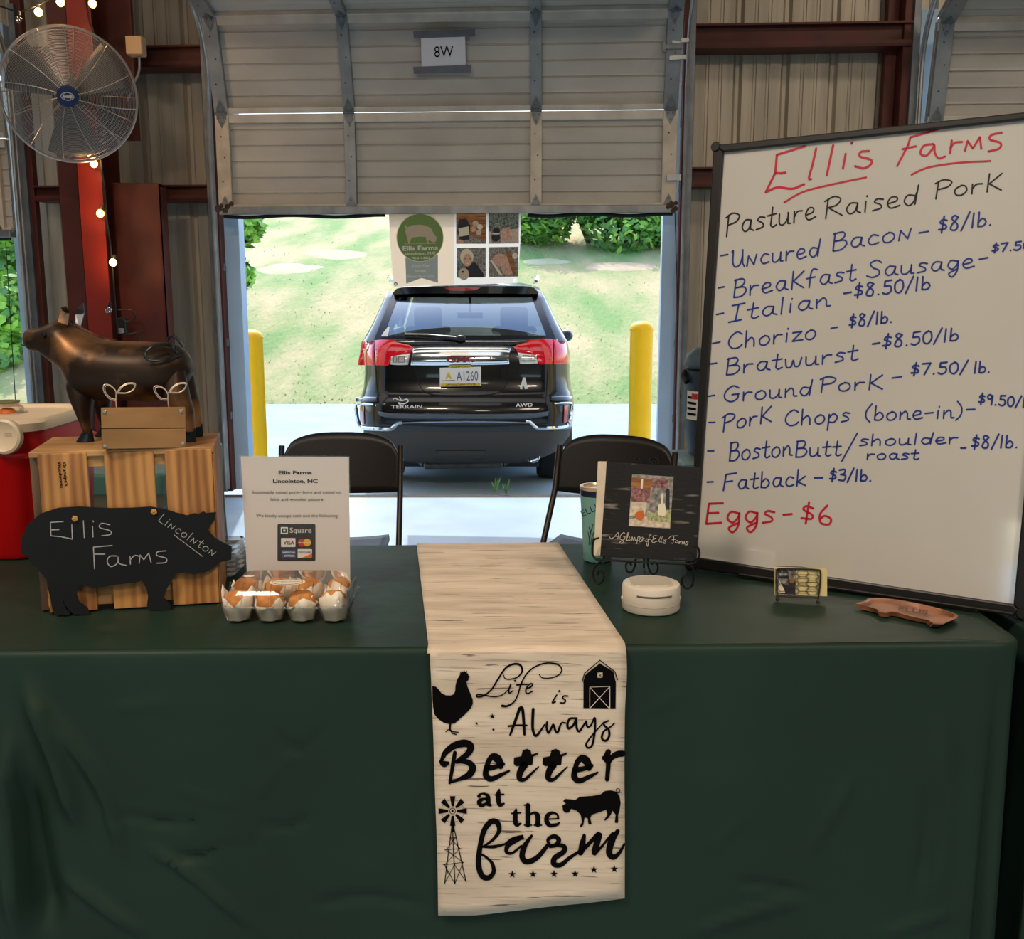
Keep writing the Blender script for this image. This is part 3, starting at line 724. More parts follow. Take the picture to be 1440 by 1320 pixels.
    for sg in (-1, 1):
        # D pillar: from window edge outwards, bends forward round the corner
        mb = MB(); rings = []
        for v in [i/8 for i in range(9)]:
            py = 480-(480-411)*v; w0 = 127-(127-101)*v; w1 = 144-(144-110)*(v**.9); Y = YB+(YT-YB)*v
            a = on_y(654+sg*w0, py, Y+.09-.02*sin(pi*v)); b = on_y(654+sg*w1, py, Y+.20); c = V((b.x+sg*.005, b.y+.28, b.z)); d = V((a.x-sg*.03, b.y+.28, b.z))
            rings.append([a, (a+b)/2+V((sg*.012, -.02, 0)), b, c, d])
        mb.loft(rings); mb.build('rear_pillar', m_cblack, t, smooth=True, angle=1.2)
        # side glass strips, B and A pillars
        xt = on_y(654+sg*108, 415, YT+.2).x; xb = on_y(654+sg*143, 480, YB+.3).x; zt = on_y(654, 417, YT+.2).z
        def sidequad(ya, yb, ya2, yb2): return [V((xb, ya, zb)), V((xb, yb, zb)), V((xt, yb2, zt)), V((xt, ya2, zt))]
        MB().add(sidequad(CY+.5, CY+3.0, CY+.75, CY+2.2), [(0, 1, 2, 3)]).build('side_window', m_cglass, t)
        for ya, yb, ya2, yb2 in ((CY+1.25, CY+1.35, CY+1.25, CY+1.33), (CY+2.0, CY+2.1, CY+1.95, CY+2.03), (CY+3.0, CY+3.12, CY+2.2, CY+2.3)):
            MB().prism(sidequad(ya, yb, ya2, yb2), (-sg*.05, 0, 0)).build('pillar', m_cblack, t)
        MB().tube([(xt-sg*.05, CY+.62, zt+.13), (xt-sg*.03, CY+.75, zt+.165), (xt-sg*.02, CY+2.2, zt+.18), (xt-sg*.03, CY+2.4, zt+.13)], .016, 8).build('roof_rail', m_chrome, t, smooth=True)
        # side mirror
        m_ = on_y(654+sg*140, 471, CY+1.6) if sg > 0 else on_y(654-142, 471, CY+1.6)
        mb = MB(); mx = on_y(796, 472, CY+2.7); mx = V((cx+sg*(mx.x-cx), mx.y, mx.z))
        mb.ball(mx, (.075, .09, .065), 14, 8); mb.tube([mx+V((-sg*.15, 0, -.05)), mx+V((-sg*.03, 0, -.03))], .02, 6); mb.build('side_mirror', m_cblack, t, smooth=True)
    # windshield + roof + spoiler
    xt = on_y(654+104, 415, YT+.2).x-cx; zt = on_y(654, 417, YT+.2).z
    mb = MB(); mb.grid(lambda u, v: (cx+(2*u-1)*(.78-(.78-xt)*v), CY+3.05-.85*v+.12*(1-(2*u-1)**2), zb+(zt-zb)*v), 12, 6); mb.build('windscreen', m_cglass, t, smooth=True)
    mb = MB(); rings = []
    for Y, dz in ((YT+.05, .012), (YT+.16, .025), (YT+.7, .05), (CY+1.7, .045), (CY+2.35, -.02)):
        half = on_y(654+102, 410, YT).x-cx+.03
        ring = [V((cx+half*a, Y+(.10*a*a if Y < CY+1 else 0), zt+.028+dz+.075*(1-a*a)**.8)) for a in [-1+2*i/16 for i in range(17)]]
        ring += [V((cx+half*.95*a, Y+.0+(.10*a*a if Y < CY+1 else 0), zt+.0+dz)) for a in [1-2*i/8 for i in range(9)]]
        rings.append(ring)
    mb.loft(rings); mb.build('roof', m_cblack, t, smooth=True)
    # spoiler lip: lens-shaped dark bar above the window, with brake light
    def sp(px, py, d=0): return on_y(px, py, YT-.14+.10*((px-654)/104)**2-d+.07)
    top = [(552, 412), (562, 404.5), (600, 402.5), (654, 402), (708, 402), (746, 403), (757, 411)]; bot = [(553, 414), (575, 413), (610, 412.5), (654, 412.5), (700, 412.5), (735, 413), (757, 413)]
    mb = MB(); rings = []
    for (a, b) in zip(crom(top, 4), crom(bot, 4)):
        p, q = sp(*a), sp(*b); rings.append([p, q, q+V((0, .16, .0)), p+V((0, .16, .01))])
    mb.loft(rings); mb.build('spoiler', m_cblack, t, smooth=True)
    mb = MB(); mb.prism([sp(*p, .006) for p in [(624, 404.5), (654, 403.5), (676, 404), (668, 408.2), (654, 409), (634, 408.4)]], (0, .01, 0)); mb.build('brake_light', m_lens2, t)
    # interior
    fl = MB(); fl.box((cx-.72, CY+.35, CG+.35), (cx+.72, CY+3.2, CG+.4)); fl.build('floor_pan', m_seat, t)
    for px in (602, 723):
        c = on_y(px, 470, CY+1.95); hb = on_y(px, 446, CY+1.95)
        mb = MB(); mb.obox((c.x, c.y, (CG+.5+c.z)/2), (.25, 0, 0), (0, .07, 0), (0, 0, (c.z+.03-CG-.5)/2+.0)); mb.obox((c.x, c.y, c.z+.0), (.22, 0, 0), (0, .06, 0), (0, 0, .08))
        s_ = mb.build('seat_back', m_seat, t, bevel=.04)
        MB().obox((hb.x, hb.y, hb.z+.0), (.135, 0, 0), (0, .05, 0), (0, 0, .10)).build('headrest', m_seat, s_, bevel=.035)
    for px in (580, 728):
        c = on_y(px, 474, CY+1.05); mb = MB(); mb.obox((c.x, c.y, c.z-.3), (.33, 0, 0), (0, .08, 0), (0, 0, .28)); mb.build('seat_back', m_seat, t, bevel=.04)
    c = on_y(661, 443, CY+2.5); MB().obox(c, (.13, 0, 0), (0, .015, 0), (0, 0, .032)).build('rear_view_mirror', m_dark, t, bevel=.01)
    MB().tube([c+V((0, 0, .0)), c+V((0, .05, .14))], .012, 6).build('mirror_stalk', m_dark, t)
    c = on_y(612, 478, CY+2.45); mb = MB(); mb.tube([(c.x+.18*cos(a), c.y+.05*sin(a), c.z-.03+.17*sin(a)) for a in [2*pi*i/20 for i in range(20)]], .014, 6, closed=True); mb.build('steering_wheel', m_dark, t)
    MB().box((cx-.70, CY+2.55, CG+.5), (cx+.70, CY+3.0, zb-.02)).build('dashboard', m_seat, t, bevel=.03)
    # ---- surface-mounted pieces
    def slab(name, top, bot, m, off=.012, par=t, nv=4, k_=4, back=.03, **kw):
        tp, bt = crom(top, k_), crom(bot, k_); mb = MB(); nu = len(tp)-1
        fr = lambda i, j, o: S(*(tp[i]*(1-j/nv)+bt[i]*(j/nv)), o)
        vs = [fr(i, j, off*(1 if 0 < j < nv and 0 < i < nu else .6)) for j in range(nv+1) for i in range(nu+1)]
        fs = [(j*(nu+1)+i, j*(nu+1)+i+1, (j+1)*(nu+1)+i+1, (j+1)*(nu+1)+i) for j in range(nv) for i in range(nu)]
        n0 = len(vs); edge = [i for i in range(nu+1)]+[j*(nu+1)+nu for j in range(1, nv+1)]+[nv*(nu+1)+i for i in range(nu-1, -1, -1)]+[j*(nu+1) for j in range(nv-1, 0, -1)]
        vs2 = [vs[e]+V((0, back, 0)) for e in edge]; ne = len(edge)
        fs += [(edge[i], edge[(i+1) % ne], n0+(i+1) % ne, n0+i) for i in range(ne)]
        mb.add(vs+vs2, fs); return mb.build(name, m, par, smooth=True, **kw)
    M_ = lambda pts: [(1308-x, y) for x, y in pts]
    # tail lights: outer and inner lamps, a reverse light set into each inner one
    ol_t, ol_b = [(509, 480), (514, 478.5), (520, 478), (526, 478)], [(503.5, 513), (510, 513.3), (518, 513.4), (526, 513.4)]
    il_t, il_b = [(527.2, 478), (545, 477.5), (562, 479.5), (574, 484), (583, 489)], [(527.2, 513.4), (536, 513.3), (547, 513), (549, 505), (577, 497)]
    for sgn in (0, 1):
        g = (lambda p: p) if sgn == 0 else M_
        dx = 0 if sgn == 0 else -3
        h_ = lambda p: [(x+dx, y-(1.5 if sgn else 0)) for x, y in g(p)]
        a = slab('tail_light', h_(ol_t), h_(ol_b), m_lens, .02)
        b = slab('tail_light', h_(il_t), h_(il_b), m_lens, .022)
        for yy in (489, 497, 505):
            pass
        mb = MB()
        for i in range(5): ribbon(mb, h_([(529+i*.3, 486+i*5.2), (545, 485.6+i*5.2)]), .7, lambda x, y: S(x, y, .024))
        for i in range(5): ribbon(mb, h_([(509, 487+i*5), (524, 486.4+i*5)]), .7, lambda x, y: S(x, y, .022))
        mb.build('lamp_ridge', m_lens2, b)
        rt = [(550, 498.5), (554, 497.5), (566, 496.5), (577, 497)]; rb = [(549, 512), (555, 512.6), (566, 513), (574, 512.6)]
        slab('reverse_light', h_(rt), h_(rb), m_lensw, .024, par=b)
        mb = MB()
        for q in ([(554, 501), (558, 501), (558, 509), (554, 509)], [(561, 501), (569, 500.5), (569, 509), (561, 509)]):
            ribbon(mb, h_(q+[q[0]]), 1.0, lambda x, y: S(x, y, .0275))
        mb.build('reflector_pattern', m_galvd, b)
        ribbon_m = MB(); ribbon(ribbon_m, h_([(526.6, 478), (526.6, 513)]), .9, lambda x, y: S(x, y, .024)); ribbon_m.build('lamp_gap', m_cblack, a)
        # lower reflector in its chrome bracket
        rt2, rb2 = [(505.5, 570.5), (509, 570.5), (512, 570.5)], [(507, 594), (510, 595.5), (512.5, 596)]
        slab('bumper_reflector', h_(rt2), h_(rb2), m_lens2, .014)
        br = MB(); pth = h_([(526, 568.3), (512, 567.5), (503, 568), (501, 571), (502.5, 586), (506, 597), (512, 601.5), (530, 602.5), (548, 603), (554, 600), (560, 594.5), (566, 593.3)])
        def pt3(p): return S(p[0], p[1], .012)
        br.tube([pt3(p) for p in crom([V(q) for q in pth], 3)], [.008]*4+[.009]*6+[.016]*24, 8); br.build('chrome_bracket', m_chrome, t, smooth=True)
        # silver-blue highlight ledge of the bumper top
        slab('bumper_ledge', h_([(500, 558.5), (512, 557.6), (526, 557.6), (531, 557.6)]), h_([(501, 564), (512, 564.6), (524, 564.8), (531, 564.6)]), m_cblack, .03)
    mb = MB(); mb.tube([S(x, y, .012) for x, y in [(560, 594), (600, 592.6), (654, 592), (708, 592.4), (748, 594)]], .008, 8); mb.build('chrome_strip', m_chrome, t, smooth=True)
    # bumper step ledge
    slab('bumper_step', [(531, 578), (560, 581), (654, 582), (740, 581), (772, 578)], [(534, 584), (560, 588.5), (654, 589), (742, 588.5), (770, 584)], m_step, .035)
    # chrome garnish across the hatch
    ch = slab('chrome_garnish', [(580, 491), (586, 488), (620, 487), (654, 486.6), (690, 486.4), (712, 487), (718, 489.5)], [(578, 513), (588, 513.2), (620, 513.5), (654, 513.2), (690, 512.6), (708, 512), (716, 511.5)], m_chrome, .035, nv=6)
    mb = MB(); printed(mb, 'GMC', 628.5, 508.2, 668.5, 508, 7.6, lambda x, y: S(x, y, .0385), bold=.03); 
    mb.build('emblem', m_redl, ch, solid=.004)
    mb = MB(); printed(mb, 'GMC', 627.9, 508.6, 669.1, 508.4, 8.4, lambda x, y: S(x, y, .0372), bold=.055); mb.build('emblem_rim', m_chrome, ch)
    # hatch shut lines and plate recess
    mb = MB()
    for pth in ([(527.5, 514), (530, 545), (533, 565), (540, 574), (556, 578.8), (654, 580), (740, 578.6), (760, 574), (767, 564), (769, 545), (771, 513)],):
        ribbon(mb, crom(pth, 5), .8, lambda x, y: S(x, y, .004))
    ribbon(mb, crom([(583, 515), (588, 530), (592, 545), (603, 553), (625, 555.5), (680, 555), (702, 551), (712, 540), (716, 525), (718, 514)], 5), 1.0, lambda x, y: S(x, y, .004))
    mb.build('shut_line', m_rubber, t)
    # licence plate
    pl = Plane(S(647, 530, .03), (0, -1, 0.1))
    pt = MB(); pt.prism([pl.hit(*p) for p in [(618.5, 517), (676.5, 515.5), (676.5, 542.5), (618.5, 543.5)]], (0, -.004, 0)); pp = pt.build('licence_plate', m_plate, t, bevel=.002)
    hp = lambda x, y: pl.hit(x, y, .0055)
    mb = MB(); fillpoly(mb, [(630, 516.5), (634, 513.8), (661, 513.3), (664, 516)], hp); fillpoly(mb, [(620, 539.2), (675.5, 538.2), (675.5, 542.2), (620, 543.2)], hp); mb.build('plate_frame', m_pyel, pp)
    mb = MB(); printed(mb, 'ASHFORD', 634, 517.3, 661, 516.8, 2.6, lambda x, y: pl.hit(x, y, .006)); printed(mb, 'APPALACHIAN STATE', 627, 542.2, 669, 541.5, 2.5, lambda x, y: pl.hit(x, y, .006), bold=.01)
    mb.build('lettering', m_pblk, pp, kind='stuff')
    mb = MB(); printed(mb, 'A1260', 642, 535.5, 672.5, 534.8, 13.6, lambda x, y: pl.hit(x, y, .006), bold=.0); mb.build('plate_number', m_pblue, pp)
    mb = MB(); printed(mb, 'A', 626.5, 532.5, 635.5, 532.3, 8.5, lambda x, y: pl.hit(x, y, .006), bold=.05); mb.build('plate_symbol', m_pyel, pp)
    mb = MB(); ribbon(mb, [(622, 535.2), (639.5, 534.8)], .9, lambda x, y: pl.hit(x, y, .006)); mb.build('small_print', m_pblk, pp)
    # badges
    mb = MB(); printed(mb, 'TERRAIN', 550, 574, 594, 573.6, 4.6, lambda x, y: S(x, y, .008), bold=.02); printed(mb, 'AWD', 725, 571.8, 749, 571.4, 5, lambda x, y: S(x, y, .008), bold=.03); mb.build('badge_lettering', m_paper2, t, kind='stuff')
    mb = MB()
    fillpoly(mb, [(731, 546.5), (735.5, 530.5), (738.5, 530.5), (742.5, 546.5), (738, 547), (737.3, 543), (734.6, 543), (734.4, 547)], lambda x, y: S(x, y, .006)); mb.build('letter_sticker', m_paper2, t)
    mb = MB(); fillpoly(mb, [(534, 472.5), (536, 466), (539, 460), (542, 459), (543, 466), (543.5, 473)], lambda x, y: win((x-654+128)/256*1.0, (478-y)/65, .006)); mb.build('window_sticker', m_paper2, t)
    mb = MB(); ribbon(mb, crom([(553, 561), (556, 559.5), (560, 562), (566, 563), (572, 561), (574, 564), (568, 567.5), (560, 566), (565, 570)], 4), 1.6, lambda x, y: S(x, y, .007)); ribbon(mb, [(562, 558), (564, 562)], 1.4, lambda x, y: S(x, y, .007)); mb.build('bird_sticker', m_paper2, t)
    # wiper
    mb = MB(); q = lambda x, y, o: win((x-526)/256, (478-y)/65, o)
    mb.tube([q(568, 470.5, .03), q(600, 471, .035), q(650, 476.5, .045)], [.010, .012, .02], 8); mb.ball(q(648, 475.5, .05), (.045, .03, .028), 10, 7); mb.build('wiper', m_dark, t, smooth=True)
    # high-mounted lower hatch lip under the glass
    slab('hatch_lip', [(545, 479.5), (600, 479), (654, 479), (700, 479), (760, 479)], [(575, 485), (610, 486), (654, 486), (700, 486), (722, 485)], m_cblack, .02)
    # tow cover + exhaust
    mb = MB(); ribbon(mb, [(614, 633), (683, 633), (681, 646), (612, 646), (614, 633)], .9, lambda x, y: S(x, y, .004)); mb.build('tow_cover_line', m_rubber, t)
    slab('tow_cover', [(615, 634), (650, 634), (682, 634)], [(613, 645.4), (650, 645.4), (680, 645.4)], m_clad, .006)
    a = on_y(596, 653.5, CY+.22); b = on_y(707, 652, CY+.22)
    mb = MB(); mb.tube([a, a+(b-a)*.02, b-(b-a)*.02, b], [.02, .034, .034, .02], 14); mb.build('muffler', m_exh, t, smooth=True)
    for sg in (-1, 1):
        c = on_y(654+sg*96, 644, CY+.0); c.y = CY+.12
        mb = MB(); mb.lathe([(.045, -.10), (.05, 0), (.056, .03), (.05, .035), (.045, .0)], c, 20, axis=(0, -1, .05)); mb.build('exhaust_tip', m_chrome, t, smooth=True)
        mb = MB(); mb.tube([c+V((0, .1, 0)), (c+a)/2+V((0, .2, 0)) if sg < 0 else (c+b)/2+V((0, .2, 0)), a if sg < 0 else b], .022, 8); mb.build('exhaust_pipe', m_exh, t)
    MB().box((cx-.6, CY+.35, CG+.18), (cx+.6, CY+4.0, CG+.36)).build('underbody', m_cladd, t)
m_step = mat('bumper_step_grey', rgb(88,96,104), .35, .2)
m_paper2 = mat('sticker_white', rgb(216,214,208), .6)
car()
# ---------------- banner under the door ----------------
def vinyl(name, col):
    m = bpy.data.materials.new(name); m.use_nodes = True; nt = m.node_tree; p = nt.nodes['Principled BSDF']; p.inputs['Base Color'].default_value = col; p.inputs['Roughness'].default_value = .6
    tr = nt.nodes.new('ShaderNodeBsdfTranslucent'); tr.inputs['Color'].default_value = col; mx = nt.nodes.new('ShaderNodeMixShader'); mx.inputs[0].default_value = .35
    nt.links.new(p.outputs[0], mx.inputs[1]); nt.links.new(tr.outputs[0], mx.inputs[2]); nt.links.new(mx.outputs[0], nt.nodes['Material Output'].inputs[0]); return m
m_banner = vinyl('banner_vinyl', rgb(226,204,176)); m_banner2 = vinyl('banner_vinyl_white', rgb(232,226,216))
m_bgreen = mat('banner_green', rgb(112,140,72), .6); m_bgrey = mat('banner_ribbon', rgb(168,182,176), .6); m_cream = mat('banner_cream', rgb(226,214,184), .6)
m_brown = mat('print_brown', rgb(112,66,36), .6, col2=rgb(180,120,60), vs_=40, stretch=(.3,1,3)); m_skin = mat('print_skin', rgb(214,168,140), .6)
m_dkgreen = mat('print_foliage', rgb(44,56,50), .6, col2=rgb(140,148,136), vs_=110, detail=8); m_sand = mat('print_sand', rgb(200,182,158), .6, var=.25, vs_=120); m_pgrey = mat('print_grey', rgb(84,82,78), .6, vs_=110, col2=rgb(168,160,150), detail=8)
m_pink = mat('print_pink', rgb(206,160,140), .6, var=.25, vs_=110); m_navy = mat('print_dark', rgb(36,34,44), .6)
def banner():
    pl = Plane(wp(0, 1.7, .10), WN)
    c = [(546.5, 296), (733, 292), (728, 398), (553.5, 403)]
    t = thing('banner', pl.hit(640, 402), 'beige farm banner with green pig logo and four photographs hanging under the overhead door', 'banner')
    mb = MB(); 
    L = crom([c[0], (549, 340), c[3]], 4); R = crom([c[1], (731, 345), c[2]], 4); vs = []
    mb.add([pl.hit(*p) for p in [c[0], (638, 294), (638.5, 401), c[3], (549, 345)]], [(0, 1, 2, 3, 4)]); mb.build('vinyl_sheet', m_banner, t)
    MB().add([pl.hit(*p) for p in [(638, 294), c[1], (731.5, 345), c[2], (638.5, 401)]], [(0, 1, 2, 3, 4)]).build('vinyl_sheet', m_banner2, t)
    h = lambda o: (lambda x, y: pl.hit(x, y, o))
    Tm = T(530, 280, 220/1440.)
    mb = MB(); fillpoly(mb, [Tm(p) for p in [(262, 540), (562, 515), (562, 770), (410, 725), (270, 778)]], h(.0018)); mb.build('ribbon_mark', m_bgrey, t)
    mb = MB(); fillpoly(mb, disc(Tm((397, 353)), 33.2, 34.2, 40), h(.0022)); mb.build('logo_disc', m_cream, t)
    mb = MB(); fillpoly(mb, disc(Tm((397, 353)), 32.3, 33.3, 40), h(.0025)); mb.build('logo_disc', m_bgreen, t)
    mb = MB()
    pig = [(250, 242), (268, 240), (276, 262), (320, 240), (400, 234), (460, 246), (500, 270), (530, 330), (550, 348), (546, 385), (525, 400), (480, 378), (462, 372), (450, 348), (400, 345), (330, 352), (312, 370), (306, 408), (290, 408), (272, 340), (262, 300), (266, 268)]
    fillpoly(mb, [Tm(p) for p in pig], h(.0029)); fillpoly(mb, [Tm(p) for p in [(448, 350), (468, 350), (480, 406), (462, 408)]], h(.0029)); ribbon(mb, [Tm((262, 412)), Tm((540, 408))], .6, h(.0029))
    mb.build('logo_pig', m_banner, t)
    mb = MB()
    printed(mb, 'Ellis Farms', *Tm((238, 473)), *Tm((562, 466)), 6.2, h(.003), bold=.03)
    printed(mb, 'Lincolnton, N.C.', *Tm((262, 512)), *Tm((548, 506)), 3.7, h(.003), bold=.02)
    printed(mb, '704-613-8862', *Tm((318, 552)), *Tm((488, 550)), 3.2, h(.003), bold=.02)
    for s_, y_, a, b in (('Know Your', 625, 325, 488), ('Farmer.', 672, 348, 460), ('Know Your Food', 722, 284, 530)): printed(mb, s_, *Tm((a, y_)), *Tm((b, y_-3)), 3.6, h(.003), bold=.03)
    mb.build('lettering', m_paper3, t, kind='stuff')
    def q(x0, y0, x1, y1): return [Tm(p) for p in [(x0, y0), (x1, y0-4), (x1, y1-4), (x0, y1)]]
    def photo(name, rect, base, blobs):
        mb = MB(); fillpoly(mb, q(*rect), h(.002)); mats_ = [base]
        for i, (pts, m) in enumerate(blobs):
            if m not in mats_: mats_.append(m)
            fillpoly(mb, [Tm(p) for p in pts], h(.0022+.00008*i), mats_.index(m))
        mb.build(name, mats_, t)
    dd = lambda x, y, r, r2=None: disc((x, y), r, r2, 14)
    photo('photograph', (730, 130, 1004, 410), m_brown, [([(735, 330), (860, 330), (1004, 390), (1004, 410), (735, 410)], m_pgrey), ([(760, 185), (825, 180), (860, 240), (850, 370), (770, 380), (742, 300), (745, 235)], m_navy), ([(750, 268), (845, 250), (850, 330), (760, 345)], m_cream),
        (dd(908, 225, 28), m_sand), (dd(948, 255, 26), m_cream), (dd(888, 276, 26), m_pink), (dd(938, 306, 26), m_sand), (dd(770, 390, 30, 18), m_pink)])
    photo('photograph', (1030, 130, 1306, 410), m_dkgreen, [([(1030, 300), (1306, 270), (1306, 405), (1030, 410)], m_sand), ([(1060, 400), (1045, 330), (1090, 215), (1135, 225), (1140, 400)], m_pgrey), (dd(1100, 290, 34, 30), m_navy), (dd(1095, 350, 40, 40), m_navy), (dd(1095, 318, 36, 8), m_cream), ([(1150, 270), (1225, 255), (1245, 370), (1150, 385)], m_pink)])
    photo('photograph', (736, 450, 1002, 722), m_pgrey, [([(740, 580), (790, 560), (800, 640), (760, 720), (740, 720)], m_dkgreen), ([(830, 600), (905, 580), (985, 690), (980, 720), (800, 720)], m_navy), ([(900, 450), (1002, 600), (1002, 690), (890, 520)], m_pgrey), (dd(828, 530, 62, 75), m_cream), (dd(835, 560, 42, 60), m_skin), (dd(800, 690, 50, 56), m_sand), (dd(790, 668, 12, 10), m_navy), (dd(812, 548, 6, 5), m_navy), (dd(858, 548, 6, 5), m_navy), ([(815, 588), (858, 586), (838, 600)], m_cream)])
    photo('photograph', (1032, 442, 1302, 716), m_pgrey, [(dd(1140, 560, 75, 60), m_pink), (dd(1205, 630, 60, 70), m_pink), ([(1180, 460), (1250, 520), (1290, 700), (1255, 700), (1200, 540)], m_brown), (dd(1190, 570, 18, 14), m_skin), ([(1040, 560), (1060, 560), (1160, 700), (1130, 700)], m_cream), (dd(1270, 520, 25, 30), m_cream)])
    mb = MB()
    for x, y in ((174, 779), (1272, 745)): MB().lathe([(.004, 0), (.012, 0), (.012, .003), (.004, .003)], pl.hit(*Tm((x, y)), .001), 14, axis=pl.n, caps=False).build('grommet', m_chrome, t)
m_paper3 = mat('print_white', rgb(224,216,206), .6)
banner()
# ---------------- main table ----------------
TZ = .742
def fy(x): return 1.748+.028*x
def by(x): return 2.512+.028*x
XL, XR = -1.60, .935
m_cloth = mat('green_cloth', rgb(33,51,41), .48, var=.10, vs_=2.5, bump=.4, bs=7, bdist=.008, sheen=.0, spec=.2)
m_wooddk = mat('table_top_grey', rgb(150,146,138), .6)
def table():
    t = thing('folding_table', ((XL+XR)/2, 2.13, 0), 'long folding table hidden under the dark green cloth', 'table')
    mb = MB(); mb.prism([(XL+.03, fy(XL)+.03, TZ-.05), (XR-.03, fy(XR)+.03, TZ-.05), (XR-.03, by(XR)-.03, TZ-.05), (XL+.03, by(XL)-.03, TZ-.05)], (0, 0, .04)); mb.build('tabletop', m_wooddk, t, bevel=.005)
    for x in (XL+.2, XR-.2):
        for y in (1.9, 2.36): MB().tube([(x, y, 0), (x, y, TZ-.05)], .014, 8).build('leg', m_galvd, t)
table()
FP = Plane((0, fy(0)-.004, 0), (.028, -1, 0))          # plane of the hanging front of the cloth
def creases():
    """real folds seen in the front drape: image endpoints -> (x,z) on the drape, amplitude, width"""
    L = []
    K = T(0, 780, .4306)
    for a, b, c, am, w_ in [((70, 400), (180, 650), (260, 900), .016, .022), ((130, 480), (330, 760), (400, 1000), .010, .014), ((360, 850), (590, 885), (640, 860), -.006, .008), ((480, 960), (640, 1060), (850, 1250), .008, .010),
        ((840, 900), (940, 890), (1020, 850), -.005, .007), ((800, 820), (900, 720), (960, 660), .004, .007), ((870, 560), (970, 640), (1080, 550), -.004, .007), ((560, 980), (650, 990), (720, 960), -.006, .008), ((560, 750), (660, 800), (780, 810), .003, .007),
        ((60, 700), (110, 1000), (170, 1254), -.02, .035), ((20, 560), (40, 900), (60, 1254), .022, .03), ((860, 920), (860, 1050), (850, 1150), .003, .006), ((1380, 760), (1370, 900), (1390, 1080), -.004, .008), ((340, 520), (480, 490), (560, 490), .003, .008),
        ((1000, 1150), (1200, 1120), (1400, 1150), -.005, .012), ((720, 950), (810, 960), (830, 900), -.004, .006), ((200, 1050), (330, 1150), (480, 1254), .008, .014)]:
        L.append((K(a), K(b), K(c), am, w_))
    K = T(870, 860, .3958)
    for a, b, c, am, w_ in [((840, 580), (760, 720), (650, 900), .005, .009), ((650, 1030), (450, 1080), (240, 1150), .006, .012), ((400, 960), (560, 980), (690, 1010), -.005, .009), ((230, 290), (150, 335), (90, 370), .003, .007),
        ((1120, 600), (1110, 800), (1060, 1000), -.006, .02), ((1200, 1050), (1080, 1100), (900, 1160), .005, .012), ((1160, 400), (1150, 700), (1130, 1100), .006, .03), ((480, 700), (380, 800), (320, 860), .003, .008)]:
        L.append((K(a), K(b), K(c), am, w_))
    out = []
    for a, b, c, am, w_ in L:
        pts = [FP.hit(*p) for p in crom([a, b, c], 5)]; out.append(([(p.x, p.z) for p in pts], am, w_))
    return out
CR = creases()
def crease_d(x, z):
    d = 0
    for pts, am, w_ in CR:
        if x < min(p[0] for p in pts)-.1 or x > max(p[0] for p in pts)+.1: continue
        best = 1e9; bt = 0; n = len(pts)-1
        for i in range(n):
            ax, az = pts[i]; bx, bz = pts[i+1]; vx, vz = bx-ax, bz-az; l2 = vx*vx+vz*vz
            t = max(0, min(1, ((x-ax)*vx+(z-az)*vz)/l2)); q = (x-ax-vx*t)**2+(z-az-vz*t)**2
            if q < best: best = q; bt = (i+t)/n
        d += 1.9*am*math.exp(-best/(w_*w_*.55))*min(1, 4*bt+.15)*min(1, 4*(1-bt)+.15)
    return d
def cloth(name, corners, zt, mt, label, front_creases=False, zbot=.03, r=.012, cr=.05, fold=.02, seed=1, res=.012):
    """draped cloth: corners counter-clockwise from front-left; returns the object"""
    c = [V(p) for p in corners]; loop = []
    for i in range(4):
        a, b, d = c[i-1], c[i], c[(i+1) % 4]; u = (a-b).normalized(); w_ = (d-b).normalized()
        p0, p1 = b+u*cr, b+w_*cr
        for k in range(7):
            t = k/6; loop.append(p0*(1-t)**2+b*2*t*(1-t)+p1*t*t)
        e = d+(b-d).normalized()*cr; n = max(2, int((e-p1).length/(res if (i == 0 and front_creases) else .03)))
        for k in range(1, n): loop.append(p1+(e-p1)*(k/n))
    N = len(loop); nor = []; S_ = [0]
    for i in range(N):
        t = (loop[(i+1) % N]-loop[i-1]).normalized(); nor.append(V((t.y, -t.x, 0)))
        S_.append(S_[-1]+(loop[(i+1) % N]-loop[i]).length)
    cen = sum(c, V((0, 0, 0)))/4; rnd = random.Random(seed)
    rings = []
    for fr in (.0, .35, .6, .8, .92, .975):
        rg = []
        for p in loop:
            q = V((cen.x+(p.x-cen.x)*fr, cen.y+(p.y-cen.y)*fr, zt)); 
            rg.append(q+V((0, 0, .0008*noise.noise(V((q.x*7, q.y*7, seed))))))
        rings.append(rg)
    for a in (.0, .5, 1.0, 1.57): rings.append([loop[i]-nor[i]*r*(1-sin(a))+V((0, 0, zt-r*(1-cos(a)))) for i in range(N)])
    nz = 60 if front_creases else 12
    H = zt-r-zbot; cd = [min((loop[i]-q).length for q in c) for i in range(N)]
    for k in range(1, nz+1):
        f_ = k/nz; z = zt-r-H*f_; rg = []
        for i in range(N):
            s = S_[i]; wv = (noise.noise(V((s*3.1, f_*.8, seed*3.3)))*.6+noise.noise(V((s*8, f_*.5, seed)))*.25)*fold*f_**1.2
            kc = math.exp(-(cd[i]/.07)**2); wv += .05*f_*kc-.075*f_**.8*math.exp(-((cd[i]-.035)/.022)**2)
            p = loop[i]+nor[i]*wv; p = V((p.x, p.y, z))
            if front_creases and nor[i].y < -.9: p += nor[i]*(crease_d(p.x, z)+.0015*noise.noise(V((p.x*12, z*12, 5))))
            rg.append(p)
        rings.append(rg)
    mb = MB(); mb.loft(rings, caps=False); return one(mb, name, mt, label, 'tablecloth', smooth=True, angle=2.5)
cloth('tablecloth', [(XL, fy(XL), 0), (XR, fy(XR), 0), (XR, by(XR), 0), (XL, by(XL), 0)], TZ, m_cloth, 'dark green cloth draped over the long front table', front_creases=True)
